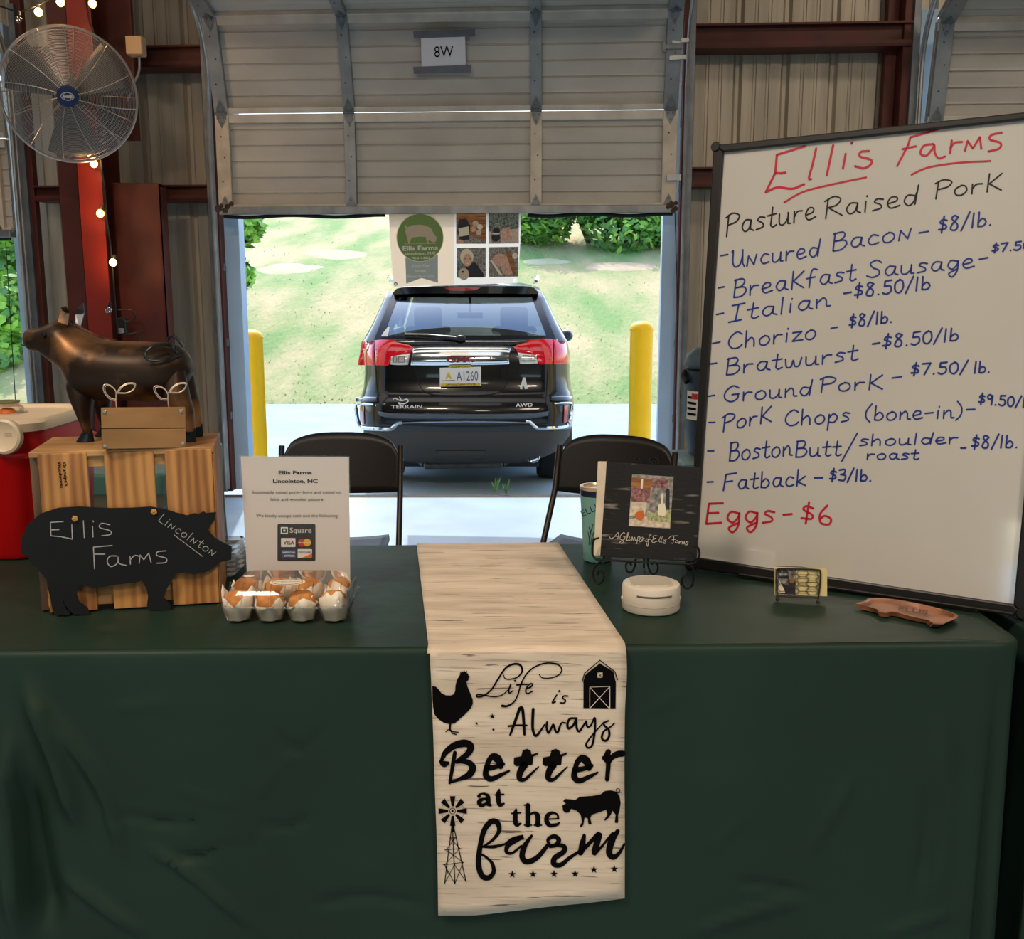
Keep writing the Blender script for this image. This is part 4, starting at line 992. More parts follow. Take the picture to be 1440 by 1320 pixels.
def small_table(x0, x1, y0, y1, zt, mt, label, clabel, seed, cr=.04):
    t = thing('folding_table', ((x0+x1)/2, (y0+y1)/2, 0), label, 'table')
    MB().box((x0+.03, y0+.03, zt-.05), (x1-.03, y1-.03, zt-.012)).build('tabletop', m_wooddk, t, bevel=.004)
    for x in (x0+.15, x1-.15):
        for y in (y0+.12, y1-.12): MB().tube([(x, y, 0), (x, y, zt-.05)], .013, 8).build('leg', m_galvd, t)
    cloth('tablecloth', [(x0, y0, 0), (x1, y0, 0), (x1, y1, 0), (x0, y1, 0)], zt, mt, clabel, seed=seed, cr=cr, fold=.03)
m_teal = mat('teal_cloth', rgb(62,104,96), .6, var=.08, vs_=5, bump=.3, bs=9, bdist=.006, sheen=.2)
small_table(-2.15, -1.02, 2.53, 3.15, TZ, m_cloth, 'folding table under the red cooler', 'dark green cloth on the table under the red cooler', 4)
small_table(-2.3, -1.12, 3.22, 3.95, TZ+.05, m_teal, 'folding table behind the wooden crate', 'teal cloth seen through the gaps of the wooden crate', 5)
small_table(.63, 2.2, 3.72, 4.10, TZ-.005, m_teal, 'folding table behind the whiteboard', 'teal cloth on the table behind the small black easel sign', 6, cr=.015)
small_table(.985, 2.1, 1.80, 2.50, TZ-.005, m_cloth, 'neighbouring folding table at the right edge', 'dark green cloth on the neighbouring table at the right edge', 8)
# ---------------- table runner ----------------
def runner_mat():
    m = bpy.data.materials.new('runner_print'); m.use_nodes = True; nt = m.node_tree; p = nt.nodes['Principled BSDF']; N = nt.nodes.new; L = nt.links.new
    tc = N('ShaderNodeTexCoord'); sp = N('ShaderNodeSeparateXYZ'); L(tc.outputs['Object'], sp.inputs[0]); ad = N('ShaderNodeMath'); ad.operation = 'ADD'
    L(sp.outputs[1], ad.inputs[0]); L(sp.outputs[2], ad.inputs[1]); cb = N('ShaderNodeCombineXYZ'); L(sp.outputs[0], cb.inputs[0]); L(ad.outputs[0], cb.inputs[1])
    def nz(sx, sy, sc, det, lo, hi, c0, c1, dist=0.):
        mp = N('ShaderNodeMapping'); mp.inputs['Scale'].default_value = (sx, sy, 1); L(cb.outputs[0], mp.inputs[0]); n = N('ShaderNodeTexNoise'); n.inputs['Scale'].default_value = sc; n.inputs['Detail'].default_value = det; n.inputs['Distortion'].default_value = dist
        L(mp.outputs[0], n.inputs['Vector']); r = N('ShaderNodeValToRGB'); L(n.outputs['Fac'], r.inputs[0]); e = r.color_ramp.elements; e[0].position = lo; e[1].position = hi; e[0].color = c0; e[1].color = c1; return r
    base = nz(1.2, 9, 3, 6, .35, .68, rgb(204,184,160), rgb(232,212,188), .4)
    fine = nz(3, 70, 3, 6, .30, .45, rgb(178,150,124), (1, 1, 1, 1), .6)
    crack = nz(3.2, 62, 2.2, 8, .335, .352, rgb(70,48,44), (1, 1, 1, 1), .3)
    m1 = N('ShaderNodeMix'); m1.data_type = 'RGBA'; m1.blend_type = 'MULTIPLY'; m1.inputs[0].default_value = .5; L(base.outputs[0], m1.inputs[6]); L(fine.outputs[0], m1.inputs[7])
    m2 = N('ShaderNodeMix'); m2.data_type = 'RGBA'; m2.blend_type = 'MULTIPLY'; m2.inputs[0].default_value = .8; L(m1.outputs[2], m2.inputs[6]); L(crack.outputs[0], m2.inputs[7])
    L(m2.outputs[2], p.inputs['Base Color']); p.inputs['Roughness'].default_value = .75; p.inputs['Sheen Weight'].default_value = .1
    return m
m_runner = runner_mat()
RP = Plane((0, fy(0)-.012, 0), (.028, -1, .0))
def runner():
    A, B = on_z(586, 763.5, TZ+.003), on_z(785, 764.5, TZ+.003); Cc, D = on_z(603, 903, TZ+.003), on_z(878, 902, TZ+.003)
    yf = lambda x: fy(x)+.012
    Cc.y, D.y = yf(Cc.x), yf(D.x)
    bot = crom([T(590, 1000, .2424)(p) for p in [(108, 1183), (350, 1181), (650, 1157), (900, 1131), (1060, 1110), (1190, 1084)]], 4)
    nu = len(bot)-1; rows = []
    def lerp(a, b, t): return a*(1-t)+b*t
    us = [i/nu for i in range(nu+1)]
    Ab, Bb = V((A.x, by(A.x)+.012, TZ-.12)), V((B.x, by(B.x)+.012, TZ-.12))
    rows.append([lerp(Ab, Bb, u) for u in us]); rows.append([lerp(V((A.x, by(A.x)+.011, TZ-.012)), V((B.x, by(B.x)+.011, TZ-.012)), u) for u in us])
    A2, B2 = V((A.x, by(A.x)-.005, TZ+.003)), V((B.x, by(B.x)-.005, TZ+.003))
    for k in range(25):
        t = k/24; rows.append([lerp(lerp(A2, B2, u), lerp(Cc, D, u), t)+V((0, 0, .0006*noise.noise(V((u*2, t*9, 2))))) for u in us])
    xl, xr = RP.hit(604, 925), RP.hit(880.5, 925)
    rr = .014
    for a in (.4, .8, 1.2):
        rows.append([lerp(V((Cc.x, fy(Cc.x)+.012-.024*sin(a), TZ+.003-rr*(1-cos(a)))), V((D.x, fy(D.x)+.012-.024*sin(a), TZ+.003-rr*(1-cos(a)))), u) for u in us])
    top = [lerp(RP.hit(604.3, 918), RP.hit(880.8, 917), u) for u in us]; bt = [RP.hit(*p) for p in bot]
    Lx = [(604.3, 918), (606.5, 960), (609.5, 1040), (612, 1120), (615, 1200), (616.3, 1286.7)]; Rx = [(880.8, 917), (881.5, 950), (878.8, 1000), (878, 1080), (878.6, 1160), (878.4, 1262.7)]
    Lc, Rc = crom(Lx, 6), crom(Rx, 6); n = len(Lc)
    for k in range(n):
        w_ = k/(n-1); rows.append([RP.hit(*(Lc[k]*(1-u)+Rc[k]*u+V((0, (bot[i].y-(bot[0].y*(1-u)+bot[-1].y*u))*w_**2)))) for i, u in enumerate(us)])
    mb = MB(); m_ = nu+1; vs = [q for r in rows for q in r]; mb.add(vs, [(j*m_+i, j*m_+i+1, (j+1)*m_+i+1, (j+1)*m_+i) for j in range(len(rows)-1) for i in range(nu)])
    t = thing('table_runner', (0.03, fy(0)-.01, 0.35), 'cream wood-print table runner with black farm lettering hanging over the green cloth', 'table runner')
    mb.build('runner_cloth', m_runner, t, smooth=True, solid=.0016)
    h = lambda x, y: RP.hit(x, y, .0022)
    def ink(name, fn, kind=None):
        mb = MB(); fn(mb); mb.build(name, m_black, t, kind=kind)
    S6, S5b, S6b, S7 = T(570, 750, .22917), T(590, 900, .13633), T(740, 900, .1364), T(590, 1000, .2424)
    def st(mb, K, w, *paths, k=6):
        for p in paths: ribbon(mb, crom([K(q) for q in p], k), w, h)
    # Life
    def life(mb):
        st(mb, S5b, [1.2, 1.8, 3.2, 2.6, 2.2, 1.8, 1.8, 1.5], [(868, 360), (880, 392), (930, 402), (1010, 380), (1058, 320), (1040, 258), (975, 245), (890, 285), (810, 400), (740, 510), (660, 572), (610, 585), (585, 578), (600, 562), (660, 566), (740, 580), (800, 580), (860, 560), (910, 515)])
        st(mb, S5b, [2.6, 2.2, 1.6], [(940, 460), (920, 515), (928, 545), (965, 520)]); st(mb, S5b, [2.6, 1.8], [(1005, 462), (1070, 455), (1110, 458)])
        st(mb, S6, [1.3, 1.8, 2.0, 2.2, 2.0, 3.8], [(820, 862), (840, 884), (890, 886), (940, 868), (960, 835), (935, 803), (870, 794), (800, 815), (745, 860), (710, 925), (690, 990), (665, 1035), (625, 1058), (595, 1057)])
        st(mb, S5b, [2.2, 2.0], [(1095, 505), (1150, 480), (1165, 455), (1140, 450), (1105, 490), (1095, 530), (1115, 550), (1165, 525)])
        fillpoly(mb, disc(S5b((985, 420)), 1.8, 1.6, 10), h)
    ink('lettering', life, 'stuff')
    def is_(mb):
        st(mb, S6b, 2.2, [(315, 565), (280, 620), (270, 645), (300, 635)], [(428, 575), (390, 575), (375, 595), (405, 620), (390, 645), (350, 645)]); fillpoly(mb, disc(S6b((342, 525)), 1.7, 1.7, 10), h)
    ink('lettering', is_, 'stuff')
    def always(mb):
        st(mb, S5b, [3.2, 4.0, 4.4], [(935, 975), (985, 840), (1030, 710)]); st(mb, S5b, [4.6, 4.2, 3.8], [(1030, 705), (1060, 705), (1075, 850), (1082, 970)]); st(mb, S5b, 2.6, [(915, 886), (1010, 876), (1105, 878)])
        st(mb, S6b, [4.2, 4.0, 3.6, 2.2], [(72, 710), (66, 840), (70, 930), (100, 985), (150, 930), (190, 870)]); st(mb, S6b, [3.2, 3.2, 3.2, 3, 2], [(215, 845), (210, 900), (230, 955), (262, 900), (280, 870), (300, 930), (325, 950), (350, 880), (370, 850), (410, 853)])
        st(mb, S6b, [3, 3.6, 3.2, 3], [(520, 805), (450, 810), (425, 870), (440, 910), (490, 870), (515, 820), (520, 900), (545, 940), (590, 880), (610, 850)])
        st(mb, S6b, [3, 2.6, 3.2, 2.6, 1.8], [(618, 835), (630, 890), (665, 880), (705, 800), (712, 850), (705, 960), (680, 1080), (640, 1108), (618, 1070), (680, 980), (760, 890), (800, 845)])
        st(mb, S6b, [2.4, 3, 3.4, 3.0, 2], [(845, 830), (800, 855), (812, 885), (850, 920), (855, 990), (820, 1035), (780, 1010), (800, 940), (860, 900), (910, 855)])
    ink('lettering', always, 'stuff')
    def better(mb):
        K = S7
        # B
        st(mb, K, [5, 9, 11, 10, 8, 6], [(128, 285), (150, 240), (200, 200), (260, 185), (295, 200), (285, 240), (230, 285), (215, 292)]); st(mb, K, [4, 8, 9, 5], [(120, 290), (140, 305), (165, 300)]);st(mb, K, [5.5, 6, 5, 4], [(205, 240), (195, 300), (185, 360), (175, 415)])
        st(mb, K, [5, 8, 10, 10, 6, 3], [(225, 290), (280, 295), (308, 325), (290, 365), (240, 390), (178, 412)])
        for dx, dy in ((0, 0), (513, 10)):
            st(mb, K, [6, 8, 12, 8], [(385+dx, 350+dy), (400+dx, 290+dy), (430+dx, 262+dy), (460+dx, 285+dy), (470+dx, 320+dy)]); st(mb, K, [8, 7, 6], [(395+dx, 330+dy), (440+dx, 322+dy), (485+dx, 305+dy)]); st(mb, K, [7, 9, 8, 6, 3], [(388+dx, 320+dy), (385+dx, 370+dy), (415+dx, 392+dy), (470+dx, 370+dy), (520+dx, 345+dy)])
        for dx in (0, 167):
            fillpoly(mb, [K(p) for p in [(548+dx, 268), (590+dx, 260), (598+dx, 225), (625+dx, 217), (645+dx, 228), (650+dx, 250), (690+dx, 238), (685+dx, 252), (660+dx, 262), (655+dx, 310), (560+dx, 318), (546+dx, 305)]], h)
            st(mb, K, [11, 9, 6, 4, 2], [(608+dx, 310), (585+dx, 350), (580+dx, 390), (610+dx, 395), (650+dx, 360), (690+dx, 322)])
        st(mb, K, [8, 8, 7, 6], [(1095, 235), (1080, 275), (1095, 300), (1088, 395)]); st(mb, K, [4, 9, 9], [(1100, 300), (1120, 265), (1150, 248), (1178, 245)]); st(mb, K, [6, 7], [(1068, 270), (1100, 262)])
    ink('lettering', better, 'stuff')
    def serif(mb, ch, x, y, w_, hh):
        pass
    def atthe(mb):
        K = S7
        # a t
        st(mb, K, [5.5, 2.5, 2.5], [(345, 492), (352, 480), (380, 476)]); st(mb, K, [2.5, 6, 7, 7, 4], [(372, 476), (395, 490), (398, 520), (398, 535), (412, 545)]); st(mb, K, [2.5, 6, 6.5, 3], [(396, 505), (360, 512), (345, 528), (362, 545), (396, 530)])
        st(mb, K, [3, 6.5, 7, 6, 2.5], [(462, 455), (458, 475), (458, 520), (468, 543), (490, 535)]); st(mb, K, 2.4, [(440, 485), (488, 481)])
        # t h e
        st(mb, K, [3, 6.5, 7, 6, 2.5], [(560, 568), (556, 590), (556, 640), (566, 658), (588, 650)]); st(mb, K, 2.4, [(534, 592), (586, 588)])
        st(mb, K, 7, [(628, 545), (628, 660)]); st(mb, K, 2.2, [(608, 543), (640, 545)], [(608, 660), (650, 660)], [(665, 660), (708, 660)]); st(mb, K, [2.5, 3.5, 7, 7], [(634, 605), (660, 588), (684, 602), (686, 658)])
        st(mb, K, 2.2, [(745, 625), (805, 622)]); st(mb, K, [3, 3, 6, 7, 5, 2.5], [(805, 622), (798, 598), (770, 588), (742, 605), (738, 640), (760, 662), (800, 655), (810, 645)])
    ink('lettering', atthe, 'stuff')
    def farm(mb):
        K = S7
        st(mb, K, [3, 5, 8, 8, 7, 8, 8, 6, 4, 3], [(370, 785), (430, 740), (462, 690), (450, 645), (415, 640), (375, 690), (352, 780), (342, 880), (360, 950), (400, 965), (430, 930), (420, 880), (385, 845), (360, 830)]); st(mb, K, [3, 5, 3], [(360, 785), (430, 785), (495, 770)])
        st(mb, K, [3, 6, 8, 5, 3], [(495, 770), (540, 740), (600, 728), (570, 740), (515, 775), (505, 815), (540, 820), (590, 780)]); st(mb, K, [4, 8, 8, 8, 6, 3], [(650, 722), (610, 780), (595, 840), (620, 872), (680, 850), (740, 780), (755, 760)])
        st(mb, K, [3, 6, 7, 6, 5, 7, 8, 8, 6, 4], [(755, 780), (745, 745), (780, 725), (808, 745), (790, 775), (750, 782), (800, 775), (840, 785), (835, 815), (785, 850), (780, 885), (820, 890), (870, 850), (930, 810)])
        st(mb, K, [5, 9, 8], [(955, 720), (945, 770), (935, 820)]); st(mb, K, [5, 6, 9, 9, 4, 3], [(930, 825), (990, 760), (1030, 720), (1040, 722), (1022, 790), (1015, 825), (1060, 780), (1120, 705)]); st(mb, K, [6, 10, 9, 8, 5, 3], [(1150, 695), (1115, 750), (1100, 820), (1125, 845), (1160, 820), (1188, 770)])
    ink('lettering', farm, 'stuff')
    def star(mb, K, x, y, r):
        c = K((x, y)); fillpoly(mb, [(c[0]+(r if i % 2 == 0 else r*.4)*sin(pi*i/5), c[1]-(r if i % 2 == 0 else r*.4)*cos(pi*i/5)) for i in range(10)], h)
    for K, x, y, r in [(S5b, 750, 785, 4.4), (S5b, 588, 858, 2.6), (S5b, 762, 922, 2.6)]+[(S7, x, y, 5.6) for x, y in ((538, 945), (658, 944), (780, 943), (902, 942), (1012, 918), (1130, 914))]:
        ink('printed_star', lambda mb: star(mb, K, x, y, r))
    ink('printed_rooster', lambda mb: (fillpoly(mb, [S5b(p) for p in [(130, 470), (170, 480), (200, 510), (225, 545), (270, 568), (320, 570), (355, 555), (368, 520), (370, 470), (385, 410), (408, 370), (420, 352), (402, 345), (422, 342), (415, 325), (436, 335), (435, 312), (452, 330), (462, 305), (470, 328), (490, 312), (488, 338), (502, 345), (505, 365), (526, 376), (508, 384), (505, 410), (485, 430), (492, 470), (520, 540), (548, 610), (550, 655), (530, 700), (480, 755), (430, 800), (390, 835), (365, 858), (310, 866), (250, 850), (195, 815), (150, 760), (140, 690), (132, 600)]], h),
        ribbon(mb, [S5b(p) for p in [(318, 860), (312, 925)]], 2.6, h), ribbon(mb, [S5b(p) for p in [(312, 915), (335, 940), (400, 950)]], 1.5, h), ribbon(mb, [S5b(p) for p in [(312, 925), (340, 962), (378, 970)]], 1.6, h), ribbon(mb, [S5b(p) for p in [(312, 920), (290, 925), (272, 945)]], 1.5, h)))
    ink('printed_barn', lambda mb: fillpoly(mb, [S6b(p) for p in [(590, 420), (608, 360), (640, 330), (760, 238), (900, 325), (920, 420), (925, 430), (922, 703), (590, 700)]], h))
    mb = MB(); 
    ribbon(mb, [S6b(p) for p in [(578, 424), (602, 340), (760, 206), (915, 325), (940, 408)]], 1.5, h); mb.build('barn_roof_line', m_black, t)
    mb = MB(); h2 = lambda x, y: RP.hit(x, y, .003)
    ribbon(mb, [S6b(p) for p in [(655, 703), (655, 484), (862, 476), (862, 706)]], 1.0, h2); ribbon(mb, [S6b(p) for p in [(655, 484), (860, 706)]], .9, h2); ribbon(mb, [S6b(p) for p in [(862, 478), (655, 703)]], .9, h2)
    fillpoly(mb, [S6b(p) for p in [(736, 334), (788, 332), (786, 386), (736, 387)]], h2); mb.build('barn_door_line', m_runner, t, kind='stuff')
    mb = MB(); h3 = lambda x, y: RP.hit(x, y, .0036); ribbon(mb, [S6b(p) for p in [(742, 342), (782, 382)]], .8, h3); ribbon(mb, [S6b(p) for p in [(782, 340), (742, 382)]], .8, h3); mb.build('barn_window_line', m_black, t)
    def mill(mb):
        K = S7; c = (192, 578)
        for i in range(8):
            a = pi*i/4+.0; fillpoly(mb, [K((c[0]+r*cos(a+d)*.95, c[1]+r*sin(a+d)*1.0)) for r, d in ((28, -.25), (88, -.19), (88, .19), (28, .25))], h)
        ribbon(mb, [K(q) for q in disc(c, 17, 17, 14)+[(c[0]+17, c[1])]], .9, h); fillpoly(mb, disc(K(c), 1.6, 1.6, 10), h); ribbon(mb, [K(q) for q in disc(c, 66, 66, 24)+[(c[0]+66, c[1])]], .4, h)
        fillpoly(mb, [K(q) for q in [(186, 640), (198, 640), (202, 700), (182, 700)]], h)
        for q in ([(188, 660), (145, 1000)], [(196, 660), (270, 990)], [(192, 690), (205, 1000)], [(145, 803), (242, 796)], [(136, 890), (258, 875)], [(172, 735), (212, 732)], [(178, 735), (235, 796)], [(208, 732), (155, 803)], [(155, 803), (252, 875)], [(232, 796), (146, 890)], [(146, 890), (205, 1000)], [(252, 875), (205, 1000)], [(146, 890), (165, 940)], [(205, 885), (150, 990)], [(200, 885), (268, 985)]): ribbon(mb, [K(p) for p in q], .9 if q[0][1] > 700 else 1.2, h)
    ink('printed_windmill', mill, 'stuff')
    pig = [(828, 545), (850, 535), (832, 520), (845, 508), (880, 510), (900, 515), (930, 495), (1000, 490), (1050, 482), (1075, 462), (1110, 458), (1140, 465), (1160, 490), (1167, 530), (1160, 580), (1152, 600), (1153, 640), (1148, 648), (1132, 645), (1138, 600), (1118, 575), (1110, 600), (1090, 625), (1075, 635), (1072, 628), (1090, 600), (1085, 570), (1000, 600), (990, 620), (998, 652), (980, 656), (975, 620), (958, 615), (950, 660), (938, 672), (930, 668), (942, 640), (935, 600), (910, 575), (880, 565), (868, 585), (848, 588), (832, 575)]
    ink('printed_pig', lambda mb: (fillpoly(mb, [S7(p) for p in pig], h), ribbon(mb, crom([S7(p) for p in [(1140, 472), (1160, 472), (1160, 450), (1142, 450), (1145, 465), (1172, 470)]], 4), .9, h)))
runner()
# ---------------- whiteboard ----------------
m_wb = mat('whiteboard_enamel', rgb(206,200,190), .3, spec=.5, var=.03, vs_=3, coat=1.)
for _i in m_wb.node_tree.nodes:
    if _i.type == 'BSDF_PRINCIPLED': _i.inputs['Coat IOR'].default_value = 2.2; _i.inputs['Coat Roughness'].default_value = .05
m_frame = mat('board_frame_black', rgb(24,21,20), .4)
m_red = mat('marker_red', rgb(186,24,50), .4); m_blue = mat('marker_blue', rgb(34,54,128), .4); m_blk = mat('marker_black', rgb(26,22,26), .4)
def whiteboard():
    A, B = on_z(966, 798, TZ+.002), on_z(1441, 867, TZ+.002); b = (B-A).normalized(); hv = V((-b.y, b.x, 0)).normalized(); ph = radians(6.5)
    u = V((0, 0, cos(ph)))+hv*sin(ph); n = b.cross(u).normalized(); n = n if n.y < 0 else -n
    pl = Plane(A, n); h = lambda x, y: pl.hit(x, y, .0008)
    t = thing('whiteboard', tuple((A+B)/2), 'large black-framed whiteboard with the handwritten meat price list', 'whiteboard')
    oc = [(1003, 204), (1507, 150), (1441, 867), (966, 798)]; ic = [(1016.5, 213), (1491, 162), (1425, 850), (978, 784)]
    O = [pl.hit(*p, .010) for p in oc]; I = [pl.hit(*p, .010) for p in ic]
    mb = MB(); mb.prism([pl.hit(*p, 0) for p in [(1008, 208), (1500, 155), (1434, 858), (971, 792)]], n*-.008); mb.build('writing_surface', m_wb, t)
    for i in range(4):
        j = (i+1) % 4; mb = MB(); mb.prism([O[i], O[j], I[j], I[i]], n*-.022); mb.build('frame_rail', m_frame, t, bevel=.003)
    for i, rc in enumerate(oc):
        mb = MB(); c = (O[i]*.75+I[i]*.25); mb.lathe([(.010, -.024), (.0115, -.02), (.0115, .000), (.009, .003)], c, 16, axis=n); mb.build('corner_cap', m_frame, t, smooth=True)
    mb = MB(); p = [on_z(1180+k*40, 0, 0) for k in range(2)]
    mb = MB(); q0, q1 = pl.hit(1040, 812, .012), pl.hit(1425, 868, .012); q0.z = q1.z = TZ+.006; mb.prism([q0, q1, q1+V((0, 0, .006)), q0+V((0, 0, .006))], n*.012); mb.build('pen_ledge', m_frame, t, bevel=.002)
    # rear prop so that it stands
    top = A+b*.35+u*.75-n*.02; ft = V((top.x+hv.x*.22, top.y+hv.y*.22, TZ+.004))
    MB().tube([top, ft], .008, 8).build('prop_leg', m_frame, t)
    K4, K5 = T(980, 140, .31944), T(970, 480, .32639)
    upv = lambda x: V((.045, -1)) if x < 1200 else V((.075, -1))
    def W(text, K, x0, y0, x1, y1, hh, w, m=m_blue):
        mb = MB(); a = K((x0, y0)); b_ = K((x1, y1)); s_ = .3195
        hand(mb, text, a[0], a[1], b_[0], b_[1], hh*s_, w, h, up=upv(a[0]), ls=10); mb.build('handwriting', m, t, kind='stuff')
    def stk(K, m, w, *paths):
        mb = MB()
        for line, p in paths:
            pts = [K(q) for q in p]
            if line:
                for i in range(len(pts)-1): ribbon(mb, [pts[i], pts[i+1]], w, h)
            else: ribbon(mb, crom(pts, 6), w, h)
        mb.build('handwriting', m, t, kind='stuff')
    stk(K4, m_red, 3.2, (1, [(475, 205), (352, 243), (345, 322), (303, 408)]), (0, [(345, 322), (368, 324), (390, 321)]), (0, [(303, 408), (355, 386), (420, 392), (472, 372)]), (0, [(525, 215), (508, 290), (493, 345), (503, 350)]), (1, [(600, 200), (572, 332)]), (1, [(655, 238), (643, 303)]), (1, [(684, 188), (680, 194)]),
        (0, [(757, 226), (722, 230), (718, 250), (765, 264), (766, 284), (735, 302), (697, 293)]))
    stk(K4, m_red, 2.6, (0, [(385, 452), (470, 405), (600, 372), (745, 342)]), (0, [(945, 330), (1020, 298), (1150, 278), (1293, 270)]))
    stk(K4, m_red, 3.0, (1, [(1070, 128), (940, 166), (930, 200), (882, 292)]), (1, [(905, 218), (965, 205)]), (0, [(1040, 195), (1000, 203), (984, 236), (1010, 246), (1038, 215), (1045, 198), (1048, 235), (1065, 258), (1092, 250)]), (1, [(1122, 180), (1115, 235)]), (0, [(1116, 212), (1135, 190), (1168, 186)]),
        (1, [(1180, 225), (1192, 182), (1215, 215), (1246, 165), (1252, 215)]), (0, [(1342, 145), (1298, 155), (1290, 176), (1336, 190), (1330, 215), (1283, 228)]))
    W('Pasture', K4, 125, 600, 522, 525, 95, 2.2, m_blk); W('Raised', K4, 560, 522, 972, 462, 88, 2.2, m_blk); W('PorK', K4, 1045, 435, 1340, 398, 78, 2.2, m_blk)
    D = 2.3
    W('-', K4, 103, 710, 138, 706, 60, D); W('UNcured', K4, 150, 742, 540, 690, 78, D); W('BacoN', K4, 590, 668, 948, 612, 78, D); W('-', K4, 975, 606, 1022, 600, 50, D); W('$8/lb.', K4, 1060, 585, 1300, 552, 66, 2.6)
    W('-', K4, 92, 848, 122, 844, 50, D); W('BreaKfast', K4, 155, 872, 698, 795, 78, D); W('Sausage', K4, 745, 785, 1220, 740, 74, D); W('-', K4, 1240, 722, 1283, 716, 50, 2.6); W('$7.50/', K4, 1297, 672, 1500, 655, 38, 2.6)
    W('-', K4, 84, 965, 120, 960, 50, D); W('Italian', K4, 140, 980, 585, 910, 74, D); W('-$8.50/lb', K4, 645, 876, 1028, 834, 60, 2.6)
    W('-', K4, 68, 1092, 104, 1087, 50, D); W('Chorizo', K4, 135, 1100, 525, 1052, 74, D); W('-', K4, 588, 1026, 622, 1022, 50, D); W('$8/lb.', K4, 668, 1002, 862, 980, 54, 2.6)
    W('-$8.50/lb', K4, 770, 1098, 1152, 1060, 58, 2.6)
    W('-', K5, 80, 118, 118, 115, 55, D); W('Bratwurst', K5, 150, 145, 722, 80, 72, D)
    W('-', K5, 80, 256, 108, 254, 55, D); W('Ground', K5, 145, 262, 525, 232, 70, D); W('PorK', K5, 560, 218, 830, 205, 66, D); W('-', K5, 868, 178, 915, 174, 55, D); W('$7.50/', K5, 950, 145, 1195, 136, 52, 2.6); W('lb.', K5, 1222, 137, 1295, 134, 52, 2.6)
    W('-', K5, 80, 369, 110, 371, 55, D); W('PorK', K5, 140, 387, 350, 345, 72, D); W('Chops', K5, 408, 365, 690, 345, 70, D); W('(bone-in)', K5, 755, 342, 1172, 330, 66, D); W('-', K5, 1190, 312, 1230, 313, 50, 2.6); W('$9.50/l', K5, 1242, 268, 1445, 285, 46, 2.6)
    W('-', K5, 75, 490, 105, 492, 50, D); W('Boston', K5, 165, 515, 440, 492, 80, D); W('Butt', K5, 450, 498, 650, 492, 70, D); stk(K5, m_blue, D, (1, [(655, 515), (722, 395)])); W('shoulder', K5, 728, 450, 1155, 440, 52, 2.2); W('roast', K5, 760, 508, 985, 508, 46, 2.2); W('-', K5, 1166, 474, 1190, 475, 40, 2.6); W('$8/lb.', K5, 1212, 460, 1415, 458, 56, 2.6)
    W('-', K5, 73, 624, 103, 625, 50, D); W('Fatback', K5, 145, 642, 500, 620, 74, D); W('-', K5, 535, 606, 575, 608, 50, 2.6); W('$3/lb.', K5, 600, 600, 785, 602, 52, 2.6)
    W('Eggs', K5, 66, 785, 365, 782, 92, 3.0, m_red); W('-', K5, 400, 778, 442, 778, 85, 3.0, m_red); W('$6', K5, 475, 775, 612, 792, 86, 3.0, m_red)
whiteboard()
# ---------------- wooden crate ----------------
m_pine = woodmat('pine_board', rgb(138,86,40), rgb(196,140,76), 17, (1, 1, .10), dist=7)
m_pinet = woodmat('pine_top', rgb(140,94,50), rgb(190,144,88), 9, (.12, 1, 1))
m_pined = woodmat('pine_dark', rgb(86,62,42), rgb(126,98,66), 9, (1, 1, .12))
A0 = on_z(69, 861, TZ+.002); A1 = on_z(312, 846, TZ+.002); CU = (A1-A0).normalized(); CD = V((-CU.y, CU.x, 0)).normalized(); CWD = (A1-A0).length; CH = .322; CDEP = .20
def cq(a, d, z): return A0+CU*a+CD*d+V((0, 0, z))
def cbox(a0, a1, d0, d1, z0, z1, mb=None):
    mb = mb or MB(); return mb.obox(cq((a0+a1)/2, (d0+d1)/2, (z0+z1)/2), CU*(a1-a0)/2, CD*(d1-d0)/2, V((0, 0, (z1-z0)/2)))
def crate():
    t = thing('wooden_crate', tuple(cq(CWD/2, CDEP/2, 0)), 'slatted pine crate standing on end under the metal pig', 'crate')
    fr = lambda px: (px-69)/(312-69)*CWD
    for i, (a, b) in enumerate([(72, 137), (160, 228), (243, 309)]):
        cbox(fr(a), fr(b), -.011, 0, .002, CH-.004).build('front_slat', m_pine, t, bevel=.0015)
    cbox(fr(301), fr(312), .0, CDEP, 0, CH-.012).build('end_board', m_pine, t, bevel=.0015)
    cbox(fr(309.5), fr(312), -.012, .0, .004, CH-.014).build('corner_post', m_pine, t, bevel=.001)
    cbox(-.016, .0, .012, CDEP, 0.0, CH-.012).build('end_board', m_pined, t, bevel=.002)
    cbox(-.012, CWD-.0, -.009, CDEP, CH-.012, CH).build('top_board', m_pinet, t, bevel=.002)
    cbox(0, fr(301), .0, CDEP, .03, .045).build('bottom_board', m_pinet, t, bevel=.001)
    cbox(0, fr(301), .001, .014, CH-.034, CH-.012).build('rail', m_pinet, t, bevel=.001)
    cbox(0, fr(301), .001, .014, .01, .03).build('rail', m_pinet, t, bevel=.001)
    pl = Plane(cq(0, -.0118, 0), -CD); mb = MB(); h = lambda x, y: pl.hit(x, y, .0)
    printed(mb, "Grandpa's", 88, 650, 91.5, 683.5, 4.6, h, bold=.02, upv=(1, 0)); printed(mb, 'Woodworks', 81, 649, 85, 686, 4.4, h, bold=.02, upv=(1, 0)); mb.build('stamp', m_black, t, kind='stuff')
crate()
